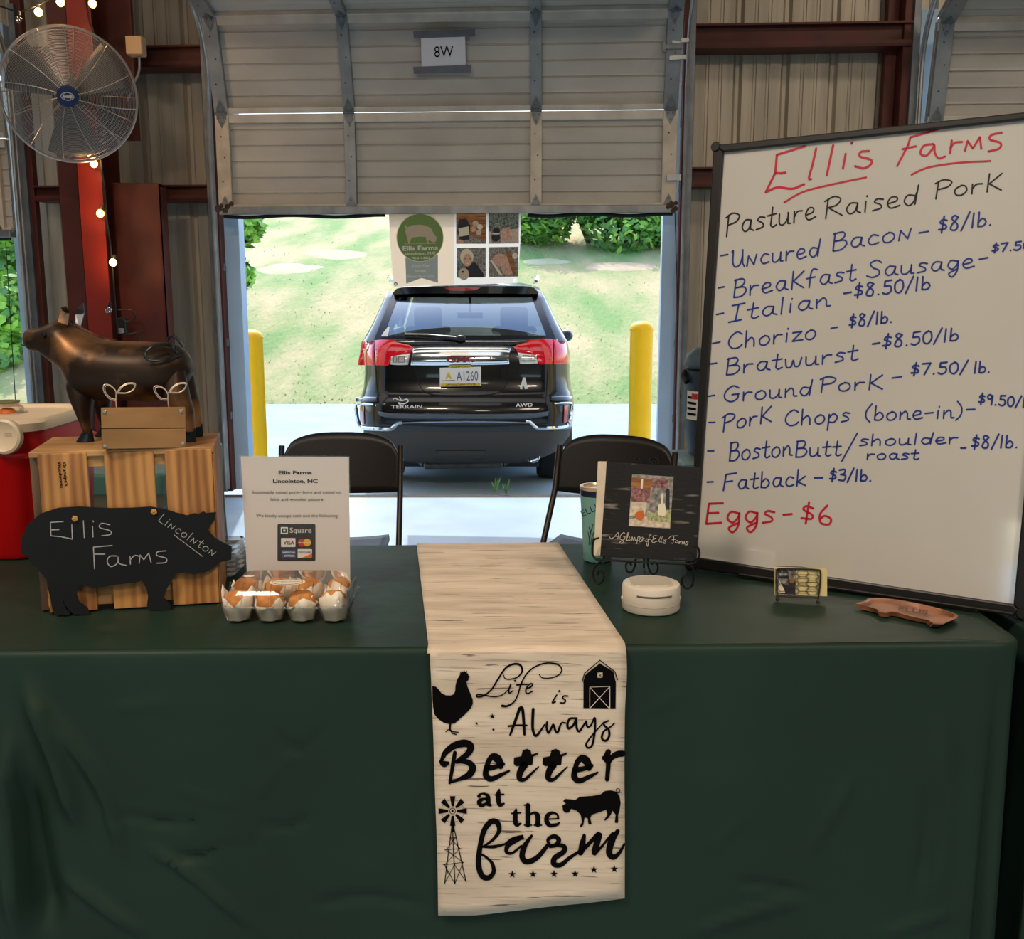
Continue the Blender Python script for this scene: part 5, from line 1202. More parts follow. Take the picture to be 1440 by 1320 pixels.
# ---------------- chalkboard pig ----------------
m_chalk = mat('chalkboard', rgb(27,30,33), .85, spec=.2, var=.06, vs_=10); m_chk = mat('chalk', rgb(168,168,166), .9, var=.15, vs_=300); m_gold = mat('gold_flower', rgb(196,142,62), .6)
def chalkpig():
    K = T(0, 560, .25758)
    pts = [(118,760),(150,690),(220,630),(320,598),(430,592),(600,600),(720,598),(820,592),(900,605),(960,625),(1020,640),(1060,628),(1085,632),(1110,618),(1125,628),(1180,622),(1175,660),(1150,690),(1135,720),(1170,760),(1220,790),(1265,810),(1262,880),(1200,895),(1160,930),(1120,950),(1060,960),(1000,952),(950,958),(935,1000),(905,1050),(895,1090),(915,1110),(935,1135),(935,1150),(890,1158),(810,1155),(802,1130),(808,1080),(800,1040),(775,995),(740,1005),(650,1015),(560,1030),(500,1032),(435,1018),(432,1040),(415,1070),(430,1110),(470,1140),(487,1165),(485,1180),(405,1180),(385,1165),(350,1120),(345,1095),(342,1105),(360,1150),(382,1172),(375,1185),(300,1183),(285,1150),(275,1090),(262,1040),(255,990),(235,965),(170,900),(150,860),(115,850)]
    n = V((CD.x*-1, CD.y*-1, .035)).normalized(); base = on_z(98, 865.5, TZ+.002); pl = Plane(base, n)
    t = thing('chalkboard_pig', tuple(base), 'flat black pig-shaped chalkboard leaning on the crate', 'sign')
    mb = MB(); mb.prism([pl.hit(*K(p)) for p in pts], -n*.005); mb.build('board', m_chalk, t)
    h = lambda x, y: pl.hit(x, y, .0006)
    def stk(w, *paths):
        mb = MB()
        for line, p in paths:
            q = [K(a) for a in p]; 
            if line: [ribbon(mb, [q[i], q[i+1]], w, h) for i in range(len(q)-1)]
            else: ribbon(mb, crom(q, 5), w, h)
        mb.build('chalk_lettering', m_chk, t, kind='stuff')
    stk(1.3, (1, [(345, 672), (275, 677), (278, 750), (335, 755), (395, 768), (392, 690)]), (1, [(278, 718), (322, 716)]), (1, [(455, 668), (460, 760)]), (1, [(505, 700), (508, 757)]), (1, [(508, 668), (510, 674)]), (0, [(600, 690), (555, 682), (545, 705), (600, 722), (603, 742), (555, 750)]))
    stk(1.4, (1, [(612, 803), (510, 812), (516, 930)]), (1, [(512, 850), (572, 850)]), (0, [(640, 860), (600, 862), (585, 890), (605, 918), (640, 900), (645, 865), (650, 900), (690, 912)]), (1, [(710, 862), (712, 905)]), (0, [(712, 880), (735, 858), (762, 862)]), (1, [(760, 900), (765, 855), (785, 880), (812, 845), (825, 895)]), (0, [(905, 832), (860, 838), (858, 858), (905, 872), (905, 895), (855, 900)]))
    mb = MB(); a, b = K((862, 665)), K((1165, 880))
    hand(mb, 'LiNcolNtoN', a[0], a[1]+1, b[0], b[1]-4, 13, .9, h, up=V((.58, -.81))); mb.build('chalk_lettering', m_chk, t, kind='stuff')
    stk(.9, (1, [(950, 745), (1105, 862)]))
    for c in ((408, 657), (840, 620)):
        mb = MB()
        for i in range(5):
            x, y = K(c); a_ = 2*pi*i/5+.4; p = pl.hit(x+2.3*cos(a_), y+2.3*sin(a_), .002); mb.ball(p, (.0032, .0018, .0032), 8, 5)
        mb.ball(pl.hit(*K(c), .0035), .002, 8, 5); mb.build('flower', m_gold, t, kind='stuff', smooth=True)
chalkpig()
# ---------------- metal pig ----------------
CTZ = A0.z+CH
def metal_mat():
    m = mat('patina_metal', rgb(52,38,28), .45, .6, vs_=10, col2=rgb(164,116,74), detail=10, lo=.46, hi=.70, bump=.25, bs=25, bdist=.002)
    return m
m_patina = metal_mat(); m_hoof = mat('hoof_metal', rgb(48,54,58), .35, .8, var=.3, vs_=30); m_earin = mat('ear_metal', rgb(120,122,128), .4, .8)
def metalpig():
    K = T(20, 410, .19444); PY = 2.105
    t = thing('pig_sculpture', tuple(on_y(165, 600, PY))[:2]+(CTZ,), 'rustic brown sheet-metal pig standing on the crate', 'sculpture')
    q = lambda x, y, dy=0: on_y(*K((x, y)), PY)+V((0, dy, 0))
    sec = [(98,295,395,.018),(104,280,408,.026),(130,264,430,.030),(200,260,440,.036),(260,236,492,.044),(330,205,545,.050),(380,208,600,.054),(430,240,690,.062),(480,272,765,.070),(540,308,795,.076),(600,334,782,.080),(700,354,775,.084),(800,357,782,.086),(900,361,788,.086),(1000,363,796,.084),(1100,367,780,.078),(1180,388,730,.066),(1230,430,672,.052),(1262,485,625,.034),(1284,545,592,.014)]
    mb = MB(); rings = []
    for x, a, b, w_ in sec:
        c = (q(x, a)+q(x, b))/2; hz_ = (q(x, a)-q(x, b)).length/2
        rings.append([c+V((0, w_*math.copysign(abs(cos(k))**.9, cos(k)), hz_*math.copysign(abs(sin(k))**.85, sin(k)))) for k in [2*pi*i/24 for i in range(24)]])
    mb.loft(rings); mb.build('body', m_patina, t, smooth=True, angle=1.4)
    # snout disc with nostrils, mouth slit, eye
    c = (q(98, 292)+q(98, 395))/2; mb = MB(); mb.lathe([(.008, -.006), (.0115, -.005), (.0125, .0), (.008, .006)], c+V((-.001, 0, .002)), 16, axis=(-1, 0, .1)); mb.build('snout', m_patina, t, smooth=True)
    mb = MB(); mb.tube([q(102, 378, -.03), q(130, 384, -.034), q(165, 386, -.036)], .0012, 6); mb.build('mouth', m_dark, t)
    mb = MB(); mb.lathe([(.0025, 0), (.0045, .001), (.0045, .003), (.002, .004)], q(292, 302, -.047), 12, axis=(-.2, -1, 0)); mb.build('eye', m_hoof, t)
    for fl, (pts, dy, m) in enumerate([([(350, 215), (352, 122), (372, 112), (405, 104), (414, 150), (420, 240), (385, 260)], -.022, m_patina), ([(430, 262), (416, 165), (440, 118), (486, 84), (478, 150), (462, 275)], .008, m_earin)]):
        mb = MB(); mb.prism([q(x, y, dy+(.012 if i % 3 == 1 else 0)) for i, (x, y) in enumerate(pts)], (0, .003, 0)); mb.build('ear', m, t)
        mb = MB(); mb.prism([q(x+8, y+4, .03-dy*.2+.001) for x, y in pts], (0, .002, 0)) if False else None
    # raised seam along the back
    mb = MB(); mb.prism([q(*p) for p in [(405, 222), (470, 262), (560, 306), (660, 343), (740, 355), (740, 349), (660, 335), (560, 296), (470, 248), (408, 208)]], (0, .003, 0)); mb.build('back_seam', m_patina, t)
    # legs
    def leg(name, secs, dy, hoof):
        mb = MB(); rings = []
        for (xa, ya), (xb, yb), w_ in secs:
            a, b = q(xa, ya), q(xb, yb); c = (a+b)/2; u = (b-a)/2; rings.append([c+u*cos(k)+V((0, dy+w_*sin(k), 0)) for k in [2*pi*i/14 for i in range(14)]])
        mb.loft(rings); lg = mb.build('leg', m_patina, t, smooth=True)
        (xa, ya), (xb, yb), (xc, xd), _ = hoof; a, b = q(xa, ya), q(xb, yb); c0 = (a+b)/2; r0 = (b-a).length/2; c1 = on_y(*K(((xc+xd)/2, 1090)), PY); c1.z = CTZ+.001; r1 = (q(xd, 1090)-q(xc, 1090)).length/2
        mb = MB(); rings = [[c+V((r*cos(k), dy+r*.8*sin(k), 0)) for k in [2*pi*i/12 for i in range(12)]] for c, r in ((c0+V((0, 0, .004)), r0*1.02), (c0*.5+c1*.5, (r0+r1)*.52), (c1, r1))]
        mb.loft(rings); mb.build('hoof', m_hoof, lg)
    for dy, sh in ((-.034, 0), (.04, 28)):
        leg('leg', [((430+sh, 600), (620+sh, 600), .020), ((430+sh, 680), (622+sh, 680), .030), ((458+sh, 760), (618+sh, 760), .032), ((497+sh, 850), (608+sh, 850), .026), ((545+sh, 975), (606+sh, 975), .016), ((556+sh, 1000), (606+sh, 1000), .014)], dy, ((552+sh, 990), (612+sh, 990), (500+sh, 628+sh), 0))
    for dy, sh in ((-.034, 0), (.04, -26)):
        leg('leg', [((1110+sh, 560), (1270+sh, 560), .020), ((1110+sh, 660), (1288+sh, 660), .032), ((1125+sh, 750), (1305+sh, 750), .036), ((1180+sh, 850), (1335+sh, 850), .030), ((1245+sh, 960), (1342+sh, 960), .020), ((1262+sh, 990), (1342+sh, 990), .018)], dy, ((1258+sh, 985), (1344+sh, 985), (1244+sh, 1352+sh), 0))
    mb = MB(); pth = [(1255, 440, .0), (1215, 465, -.03), (1150, 478, -.05), (1080, 470, -.06), (1058, 430, -.06), (1090, 385, -.05), (1160, 370, -.03), (1215, 395, -.02), (1238, 425, -.03), (1225, 395, -.035), (1190, 355, -.03), (1190, 322, -.03), (1215, 312, -.03), (1255, 340, -.03), (1290, 388, -.03)]
    mb.tube([q(x, y, d-.03) for x, y, d in [tuple(v) for v in crom(pth, 5)]], .0028, 8); mb.build('tail', m_hoof, t, smooth=True)
metalpig()
# ---------------- little planter box sign with wire sprouts ----------------
m_stain = woodmat('stained_wood', rgb(126,88,46), rgb(158,116,66), 10, (.12, 1, 1), dist=2); m_wire = mat('pale_wire', rgb(214,196,176), .4, .5)
def planter():
    pl = Plane(on_z(202, 631, CTZ+.001), (.36, -1, .02)); h = lambda x, y, o=0: pl.hit(x, y, o)
    t = thing('wooden_planter', tuple(h(202, 631)), 'small brown two-board wooden box with two wire sprouts in front of the metal pig', 'planter box')
    for qd in ([(142, 573.6), (260.6, 572.6), (261.2, 601.6), (142.6, 602.4)], [(142.6, 603.4), (261.2, 602.6), (262, 629.5), (143.4, 631.2)]):
        MB().prism([h(*p) for p in qd], V((-.004, .010, 0))).build('board', m_stain, t, bevel=.001)
    MB().prism([h(*p)+V((-.004, .010, 0)) for p in [(144, 577), (259, 576), (260, 629), (145, 630)]], V((-.004, .012, 0))).build('box_back', m_stain, t)
    for x, y in ((146.5, 579), (254, 577.5), (147.5, 627), (257, 623.5)):
        MB().lathe([(.0036, -.001), (.0042, .0006), (.003, .002), (.0006, .0024)], h(x, y, .0004), 10, axis=pl.n).build('screw', m_screw, t, smooth=True)
    K = T(20, 410, .19444); w = Plane(h(202, 600)+V((0, .02, 0)), pl.n); hw = lambda p, o=0: w.hit(*K(p), o)
    for i, (stem, l1, l2) in enumerate([([(740, 850), (736, 790), (738, 730)], [(738, 790), (690, 775), (650, 725), (648, 675), (690, 675), (730, 710), (738, 740)], [(740, 735), (770, 690), (820, 662), (875, 665), (862, 710), (810, 735), (745, 735)]),
                         ([(1120, 850), (1112, 790), (1112, 740)], [(1110, 785), (1060, 778), (1022, 735), (1010, 690), (1050, 682), (1095, 710), (1112, 745)], [(1112, 735), (1145, 690), (1190, 662), (1245, 662), (1232, 705), (1190, 732), (1118, 730)])]):
        mb = MB(); mb.tube([hw(p) for p in crom(stem, 4)], .0011, 6); mb.build('sprout_stem', m_wire, t)
        for l in (l1, l2):
            mb = MB(); mb.tube([hw(p) for p in crom(l, 5)], .0010, 6); cx = sum(p[0] for p in l)/len(l); cy = sum(p[1] for p in l)/len(l)
            mb.tube([hw((cx+(p[0]-cx)*.86+4, cy+(p[1]-cy)*.84), .002) for p in crom(l, 5)], .0008, 6); mb.build('sprout_leaf', m_wire, t)
planter()
# ---------------- red cooler with jar ----------------
m_cred = mat('cooler_red', rgb(188,4,8), .35, spec=.5); m_cwhite = mat('cooler_white', rgb(228,204,172), .4)
def rr(cx, cy, hx, hy, r, z, n=6):
    out = []
    for sx, sy, a0 in ((1, 1, 0), (-1, 1, pi/2), (-1, -1, pi), (1, -1, 3*pi/2)):
        for k in range(n+1): a = a0+pi/2*k/n; out.append(V((cx+sx*(hx-r)+r*cos(a), cy+sy*(hy-r)+r*sin(a), z)))
    return out
def cooler():
    cx, cy = -1.345, 2.52; t = thing('cooler', (cx, cy, TZ), 'red picnic cooler with a white rim, its lid off, at the left edge', 'cooler')
    R = lambda hx, hy, z, r=.07: rr(cx, cy, hx, hy, r, TZ+z)
    MB().loft([R(.232, .172, .003), R(.238, .178, .015), R(.252, .19, .235), R(.262, .198, .247), R(.262, .198, .258), R(.256, .192, .262)]).build('body', m_cred, t, smooth=True)
    MB().loft([R(.240, .182, .262), R(.240, .182, .305), R(.236, .178, .308)]).build('upper_body', m_cred, t, smooth=True)
    MB().loft([R(.246, .186, .306), R(.248, .188, .325), R(.242, .182, .334), R(.226, .166, .334), R(.222, .162, .325), R(.215, .155, .315)], caps=False).build('rim', m_cwhite, t, smooth=True)
    MB().loft([R(.222, .162, .326), R(.20, .14, .312), R(.10, .06, .309)], caps=True).build('inner_lid', m_cwhite, t, smooth=True)
    c = on_y(9, 613, cy-.195); mb = MB(); mb.lathe([(.040, 0), (.042, .006), (.040, .016), (.034, .019), (.031, .0165), (.004, .0165)], c, 28, axis=(0, -1, .05)); b = mb.build('handle_boss', m_cwhite, t, smooth=True)
    mb = MB(); mb.tube([c+V((-.16, -.012, .0)), c+V((-.02, -.012, -.01))], .012, 8); mb.build('handle', m_cwhite, t)
    mb = MB(); p2 = Plane(c+V((0, -.017, 0)), (0, -1, .05)); 
    for i in range(3): ribbon(mb, disc((11+i*3.2-3, 611), 1.9, 2.4, 10), .8, lambda x, y: p2.hit(x, y, .0005))
    mb.build('embossed_mark', m_wood_l, b, kind='stuff')
    j = on_y(13, 588, cy+.03); j.z = TZ+.3095
    t2 = thing('glass_jar', tuple(j), 'clear glass jar holding something orange, standing on the red cooler', 'jar')
    MB().lathe([(.030, .0), (.036, .01), (.037, .028), (.026, .040), (.024, .043)], j, 24, caps=False).build('glass', m_clear, t2, smooth=True)
    MB().lathe([(.026, .0), (.028, .002), (.028, .006), (.01, .008)], j+V((0, 0, .042)), 24).build('lid', m_lidg, t2, smooth=True)
    MB().ball(j+V((-.004, 0, .016)), (.022, .022, .015), 12, 8).build('contents', m_orange, t2, smooth=True)
m_wood_l = mat('emboss_tone', rgb(206,182,150), .5); m_orange = mat('orange_fill', rgb(196,96,30), .5); m_lidg = mat('jar_lid', rgb(120,126,84), .4, .3)
m_clear = glass('clear_plastic', (.985, .985, .98, 1), .0, .05, .7)
cooler()
# ---------------- price / payment sign in an acrylic stand ----------------
m_paperw = mat('sign_paper', rgb(206,196,188), .7)
m_acr = glass('acrylic', (.99, .99, .99, 1), .0, .03, .12)
def paysign():
    pl = Plane(on_z(420, 840, TZ+.002), V((.03, -1, .13))); h = lambda x, y, o=0: pl.hit(x, y, o)
    t = thing('acrylic_sign', tuple(h(420, 840)), 'white payment notice in a clear acrylic stand behind the muffins', 'sign')
    cs = [(336.5, 639.5), (492, 640.5), (494.3, 840), (347.5, 840)]
    MB().prism([h(*p, .0004) for p in [(338.5, 641.5), (490.5, 642.5), (492.8, 838), (349, 838)]], -pl.n*.0005).build('paper', m_paperw, t)
    MB().prism([h(*p, .0036) for p in cs], -pl.n*.0016).build('front_pane', m_acr, t); MB().prism([h(*p, -.0015) for p in cs], -pl.n*.0015).build('back_pane', m_acr, t)
    a, b = h(347.5, 840, -.003), h(494.3, 840, -.003); MB().prism([a, b, b+V((0, .07, 0)), a+V((0, .07, 0))], (0, 0, .002)).build('foot', m_acr, t)
    hh = lambda x, y: h(x, y, .0009); K = T(310, 620, .21214)
    def line(s_, y, x0, x1, cap, bold=0., m=m_black, o=.0009):
        mb = MB(); a = K((x0, y)); b = K((x1, y)); printed(mb, s_, *a, *b, cap*.212, lambda x_, y_: h(x_, y_, o), bold=bold); mb.build('lettering', m, t, kind='stuff')
    line('Ellis Farms', 221, 385, 606, 24, .03); line('Lincolnton, NC', 277, 348, 645, 24, .03)
    line('Sustainably raised pork– born and raised on', 349, 210, 800, 21); line('fields and wooded pasture.', 396, 324, 688, 21); line('We kindly accept cash and the following:', 505, 236, 782, 21)
    def pad(name, rect, m, o, r=2.5):
        x0, y0, x1, y1 = rect; pts = []
        for cx, cy, a0 in ((x1-r, y1-r, 0), (x0+r, y1-r, pi/2), (x0+r, y0+r, pi), (x1-r, y0+r, 3*pi/2)): pts += [(cx+r*cos(a0+pi/2*k/4), cy+r*sin(a0+pi/2*k/4)) for k in range(5)]
        mb = MB(); fillpoly(mb, pts, lambda x, y: h(x, y, o)); return mb.build(name, m, t)
    R = lambda x0, y0, x1, y1: K((x0, y0))+K((x1, y1))
    pad('card_panel', R(378, 549, 630, 796), m_pdark, .0008, 2.2)
    h2 = lambda x, y: h(x, y, .0013)
    mb = MB(); q = R(400, 570, 447, 616); fillpoly(mb, [(q[0], q[1]), (q[2], q[1]), (q[2], q[3]), (q[0], q[3])], lambda x, y: h(x, y, .0010)); mb.build('logo_square', m_pwhite, t)
    mb = MB(); q = R(408, 578, 439, 608); fillpoly(mb, [(q[0], q[1]), (q[2], q[1]), (q[2], q[3]), (q[0], q[3])], lambda x, y: h(x, y, .0011)); mb.build('logo_square', m_pdark, t)
    mb = MB(); q = R(417, 587, 431, 600); fillpoly(mb, [(q[0], q[1]), (q[2], q[1]), (q[2], q[3]), (q[0], q[3])], h2); mb.build('logo_square', m_pwhite, t)
    line('Square', 607, 460, 603, 34, 0, m_pwhite, .0012)
    pad('visa_card', R(402, 643, 497, 702), m_pwhite, .0010, .8); pad('blue_card', R(404, 720, 498, 774), m_pbl, .0010, .6); pad('orange_card', R(512, 716, 607, 774), m_pwhite, .0010, .8)
    line('VISA', 686, 416, 490, 26, .03, m_pdark, .0013)
    for x, m in ((540, m_pr), (575, m_py)):
        mb = MB(); c = K((x, 672)); fillpoly(mb, disc(c, 5.4, 5.4, 20), lambda a, b: h(a, b, .0010 if x < 560 else .0012)); mb.build('card_circle', m, t)
    line('MasterCard', 678, 518, 598, 10, .02, m_pwhite, .0015); line('AMERICAN', 744, 408, 494, 12, .02, m_pwhite, .0013); line('EXPRESS', 766, 424, 492, 12, .02, m_pwhite, .0013); line('DISCOVER', 744, 517, 600, 13, .02, m_pdark, .0015)
    mb = MB(); fillpoly(mb, [K(p) for p in [(607, 745), (607, 774), (540, 774)]], h2); mb.build('card_corner', m_po, t)
m_pdark = mat('print_charcoal', rgb(34,30,30), .5); m_pwhite = mat('print_pale', rgb(218,212,204), .5); m_pbl = mat('print_blue', rgb(46,62,110), .5); m_pr = mat('print_red', rgb(190,36,30), .5); m_py = mat('print_gold', rgb(222,160,40), .5); m_po = mat('print_orange', rgb(222,96,40), .5)
paysign()
# ---------------- muffins in a clear box ----------------
m_liner = mat('muffin_paper', rgb(240,228,208), .7, bump=.6, bs=60, bdist=.002); m_muf = mat('muffin', rgb(206,140,76), .8, var=.25, vs_=40, bump=.8, bs=120, bdist=.003)
def muffins():
    lab = ['leftmost muffin of the front row, almost covered by its paper', 'second muffin from the left in the front row', 'third muffin from the left in the front row', 'rightmost muffin of the front row, paper folded over its front']
    lab2 = ['leftmost muffin of the back row in the clear box', 'second muffin from the left in the back row', 'tallest muffin, third in the back row under the sticker', 'rightmost muffin of the back row in the clear box']
    y0, y1 = 1.900, 1.968; first = None
    for row, (Y, labs) in enumerate(((y0, lab), (y1, lab2))):
        for i, px in enumerate((335.5, 381, 425.5, 470.5)):
            x = on_y(px, 870, y0).x*(1 if row == 0 else 1.0); c = V((x, Y, TZ+.004))
            t = thing('muffin', tuple(c), labs[i]+(' of the clear box' if row == 0 else ''), 'muffin', 'muffins in the clear clamshell box')
            rnd = random.Random(i+row*7); n = 20; mb = MB(); rings = []
            hgt = (.060, .042, .044, .062)[i] if row == 0 else .060
            for k, (r, z) in enumerate(((.004, 0), (.018, .001), (.023, .016), (.027, .030), (.029, 1))):
                rg = []
                for j in range(n):
                    a = 2*pi*j/n; top = hgt*(.78+.22*math.cos(2*a+i))*(1+.18*rnd.uniform(-1, 1)) if z == 1 else z
                    q = r*(1+.05*math.cos(5*a)); rg.append(c+V((q*cos(a), q*sin(a), top)))
                rings.append(rg)
            mb.loft(rings, caps=False); mb.build('paper_liner', m_liner, t, smooth=True, solid=.0008, angle=1.0)
            mb = MB(); mb.loft([[c+V((r*cos(a)*(1+.04*sin(3*a+i)), r*sin(a), z)) for a in [2*pi*j/16 for j in range(16)]] for r, z in ((.012, .004), (.021, .016), (.0245, .030), (.0255, .038), (.024, .046+.004*row), (.017, .053+.005*row), (.006, .056+.006*row))]); mb.build('cake', m_muf, t, smooth=True)
    xa, xb = on_y(312, 865, y0).x, on_y(496, 865, y0).x; cx = (xa+xb)/2; cy = (y0+y1)/2; hx = (xb-xa)/2
    t = thing('clamshell_box', (cx, cy, TZ+.002), 'clear plastic clamshell box with an oval sticker, holding eight muffins', 'box')
    mb = MB(); z = TZ+.036; mb.loft([rr(cx, cy, hx, .074, .012, z, 4), rr(cx, cy, hx, .074, .012, z+.0025, 4), rr(cx, cy, hx-.012, .064, .01, z+.0025, 4), rr(cx, cy, hx-.012, .064, .01, z, 4)], caps=False); mb.build('flange', m_clear2, t)
    mb = MB()
    for Y in (y0, y1):
        for px in (335.5, 381, 425.5, 470.5):
            x = on_y(px, 870, y0).x; mb = MB(); mb.lathe([(.014, .001), (.022, .004), (.028, .018), (.031, .034)], (x, Y, TZ+.001), 18, caps=False); mb.build('cup', m_clear, t, smooth=True)
    mb = MB(); mb.loft([rr(cx, cy, hx-.006, .068, .02, TZ+.039, 5), rr(cx, cy, hx-.010, .064, .02, TZ+.050, 5), rr(cx+.002, cy+.002, hx-.022, .052, .02, TZ+.070, 5), rr(cx+.002, cy+.004, hx-.03, .044, .02, TZ+.078, 5), rr(cx+.002, cy+.004, .02, .012, .01, TZ+.0785, 5)], caps=False); mb.build('lid', m_clear, t, smooth=True, angle=.5)
    # lid ribs and rim catches
    for i in range(9):
        x = cx-hx+.02+i*(2*hx-.04)/8; mb = MB(); mb.tube([(x, cy-.067, TZ+.042), (x, cy-.062, TZ+.054), (x+.001, cy-.05, TZ+.070), (x+.001, cy-.038, TZ+.0775)], .0013, 6); mb.build('lid_rib', m_clear, t)
    mb = MB(); mb.obox((xb-.002, cy-.02, TZ+.05), (.002, 0, 0), (0, .05, 0), (0, 0, .02)); mb.build('hinge_strip', m_clear2, t)
    s = Plane((0, 0, TZ+.0792), (0, 0, 1)); hs = lambda x, y: s.hit(x, y, 0)
    def ov(rx, ry, z, m, nm):
        mb = MB(); c = on_z(404, 818, TZ+.080); mb.lathe([(1, 0), (1, .0003)], (0, 0, 0), 32); mb.v = [V((c.x+v.x*rx, c.y+v.y*ry, z+v.z)) for v in mb.v]; return mb.build(nm, m, t)
    k = ov(.034, .022, TZ+.0795, m_stk, 'sticker')
    mb = MB(); c = on_z(404, 818, TZ+.080)
    for rx, ry in ((.029, .018),): mb.tube([(c.x+rx*cos(a), c.y+ry*sin(a), TZ+.0803) for a in [2*pi*i/40 for i in range(40)]], .0004, 5, closed=True)
    vs, fs = fontmesh('Country Kitchen', .0072, 0); mb.add([(c.x+v[0], c.y+v[1], TZ+.0803) for v in vs], fs); vs, fs = fontmesh('Bakery', .0075, 0); mb.add([(c.x+v[0], c.y-.009+v[1], TZ+.0803) for v in vs], fs)
    mb.build('sticker_print', m_brown2, k, kind='stuff')
    mb = MB(); c = on_z(350, 810, TZ+.079); mb.lathe([(.009, 0), (.009, .0004)], c, 20); mb.v = [V((c.x+(v.x-c.x)*1.2, c.y+(v.y-c.y)*.7, v.z)) for v in mb.v]; mb.build('round_sticker', m_stk, t)
m_stk = mat('sticker_cream', rgb(236,222,200), .6); m_brown2 = mat('sticker_brown', rgb(96,60,50), .6); m_clear2 = glass('clear_rim', (.96, .96, .95, 1), .06, .08)
muffins()
def lids():
    t = None
    for i in range(6):
        c = on_z(333, 792, TZ); mb = MB(); z = .004+i*.011; mb.loft([rr(c.x-.02, 2.25, .045, .06, .012, TZ+z, 4), rr(c.x-.02, 2.25, .048, .063, .012, TZ+z+.003, 4), rr(c.x-.02, 2.25, .044, .06, .012, TZ+z+.010, 4)])
        one(mb, 'plastic_container', m_clear2, ['bottom', 'second from bottom', 'third from bottom', 'fourth from bottom', 'second from top', 'topmost'][i]+' clear container of the stack between crate and payment sign', 'container', group='stacked empty containers behind the crate')
lids()
# ---------------- tumbler ----------------
m_tealm = mat('tumbler_teal', rgb(112,164,156), .4, bump=.1, bs=400); m_steel = mat('brushed_steel', rgb(196,190,178), .25, 1.)
def tumbler():
    c = on_z(844, 792, TZ+.001); c = V((c.x-.004, c.y+.03, TZ+.001)); h_ = .178
    t = thing('tumbler', tuple(c), 'teal insulated tumbler with a clear lid behind the black easel sign', 'tumbler')
    MB().lathe([(.026, 0), (.032, .002), (.0335, .006), (.038, .09), (.0425, h_-.02)], c, 32).build('body', m_tealm, t, smooth=True)
    MB().lathe([(.0427, 0), (.0432, .004), (.0432, .012), (.0427, .0135)], c+V((0, 0, h_-.020)), 32).build('steel_rim', m_navy2, t, smooth=True)
    MB().lathe([(.0425, 0), (.044, .003), (.044, .007), (.036, .0075), (.034, .003), (.002, .003)], c+V((0, 0, h_-.006)), 32).build('lid', m_lidc, t, smooth=True)
    def cyl(x, y):
        d = ray(x, y); o = CAM-V((c.x, c.y, 0)); r = .0395; z = c.z+.1
        a = d.x**2+d.y**2; b = 2*(o.x*d.x+o.y*d.y); q = o.x**2+o.y**2-(.0435)**2
        tt = (-b-sqrt(max(0, b*b-4*a*q)))/(2*a); p = CAM+d*tt; rad = .0335+(p.z-c.z)*.0575+.0006; k = rad/.0435; return V((c.x+(p.x-c.x)*k, c.y+(p.y-c.y)*k, p.z))
    mb = MB(); K = T(720, 580, .22727)
    printed(mb, 'ELLIS', *K((430, 645)), *K((560, 590)), 9.5, cyl, bold=-.01); mb.build('lettering', m_navy2, t)
    mb = MB()
    for q in ([(465, 820), (475, 760), (500, 690)], [(478, 820), (490, 770), (505, 740)], [(470, 790), (462, 740)], [(480, 750), (470, 710)], [(488, 800), (500, 780)]): ribbon(mb, crom([K(p) for p in q], 4), .9, cyl)
    mb.build('plant_drawing', m_navy2, t, kind='stuff')
m_navy2 = mat('navy_line', rgb(38,44,74), .3, .4); m_lidc = mat('tumbler_lid', rgb(208,184,150), .25, .5)
tumbler()
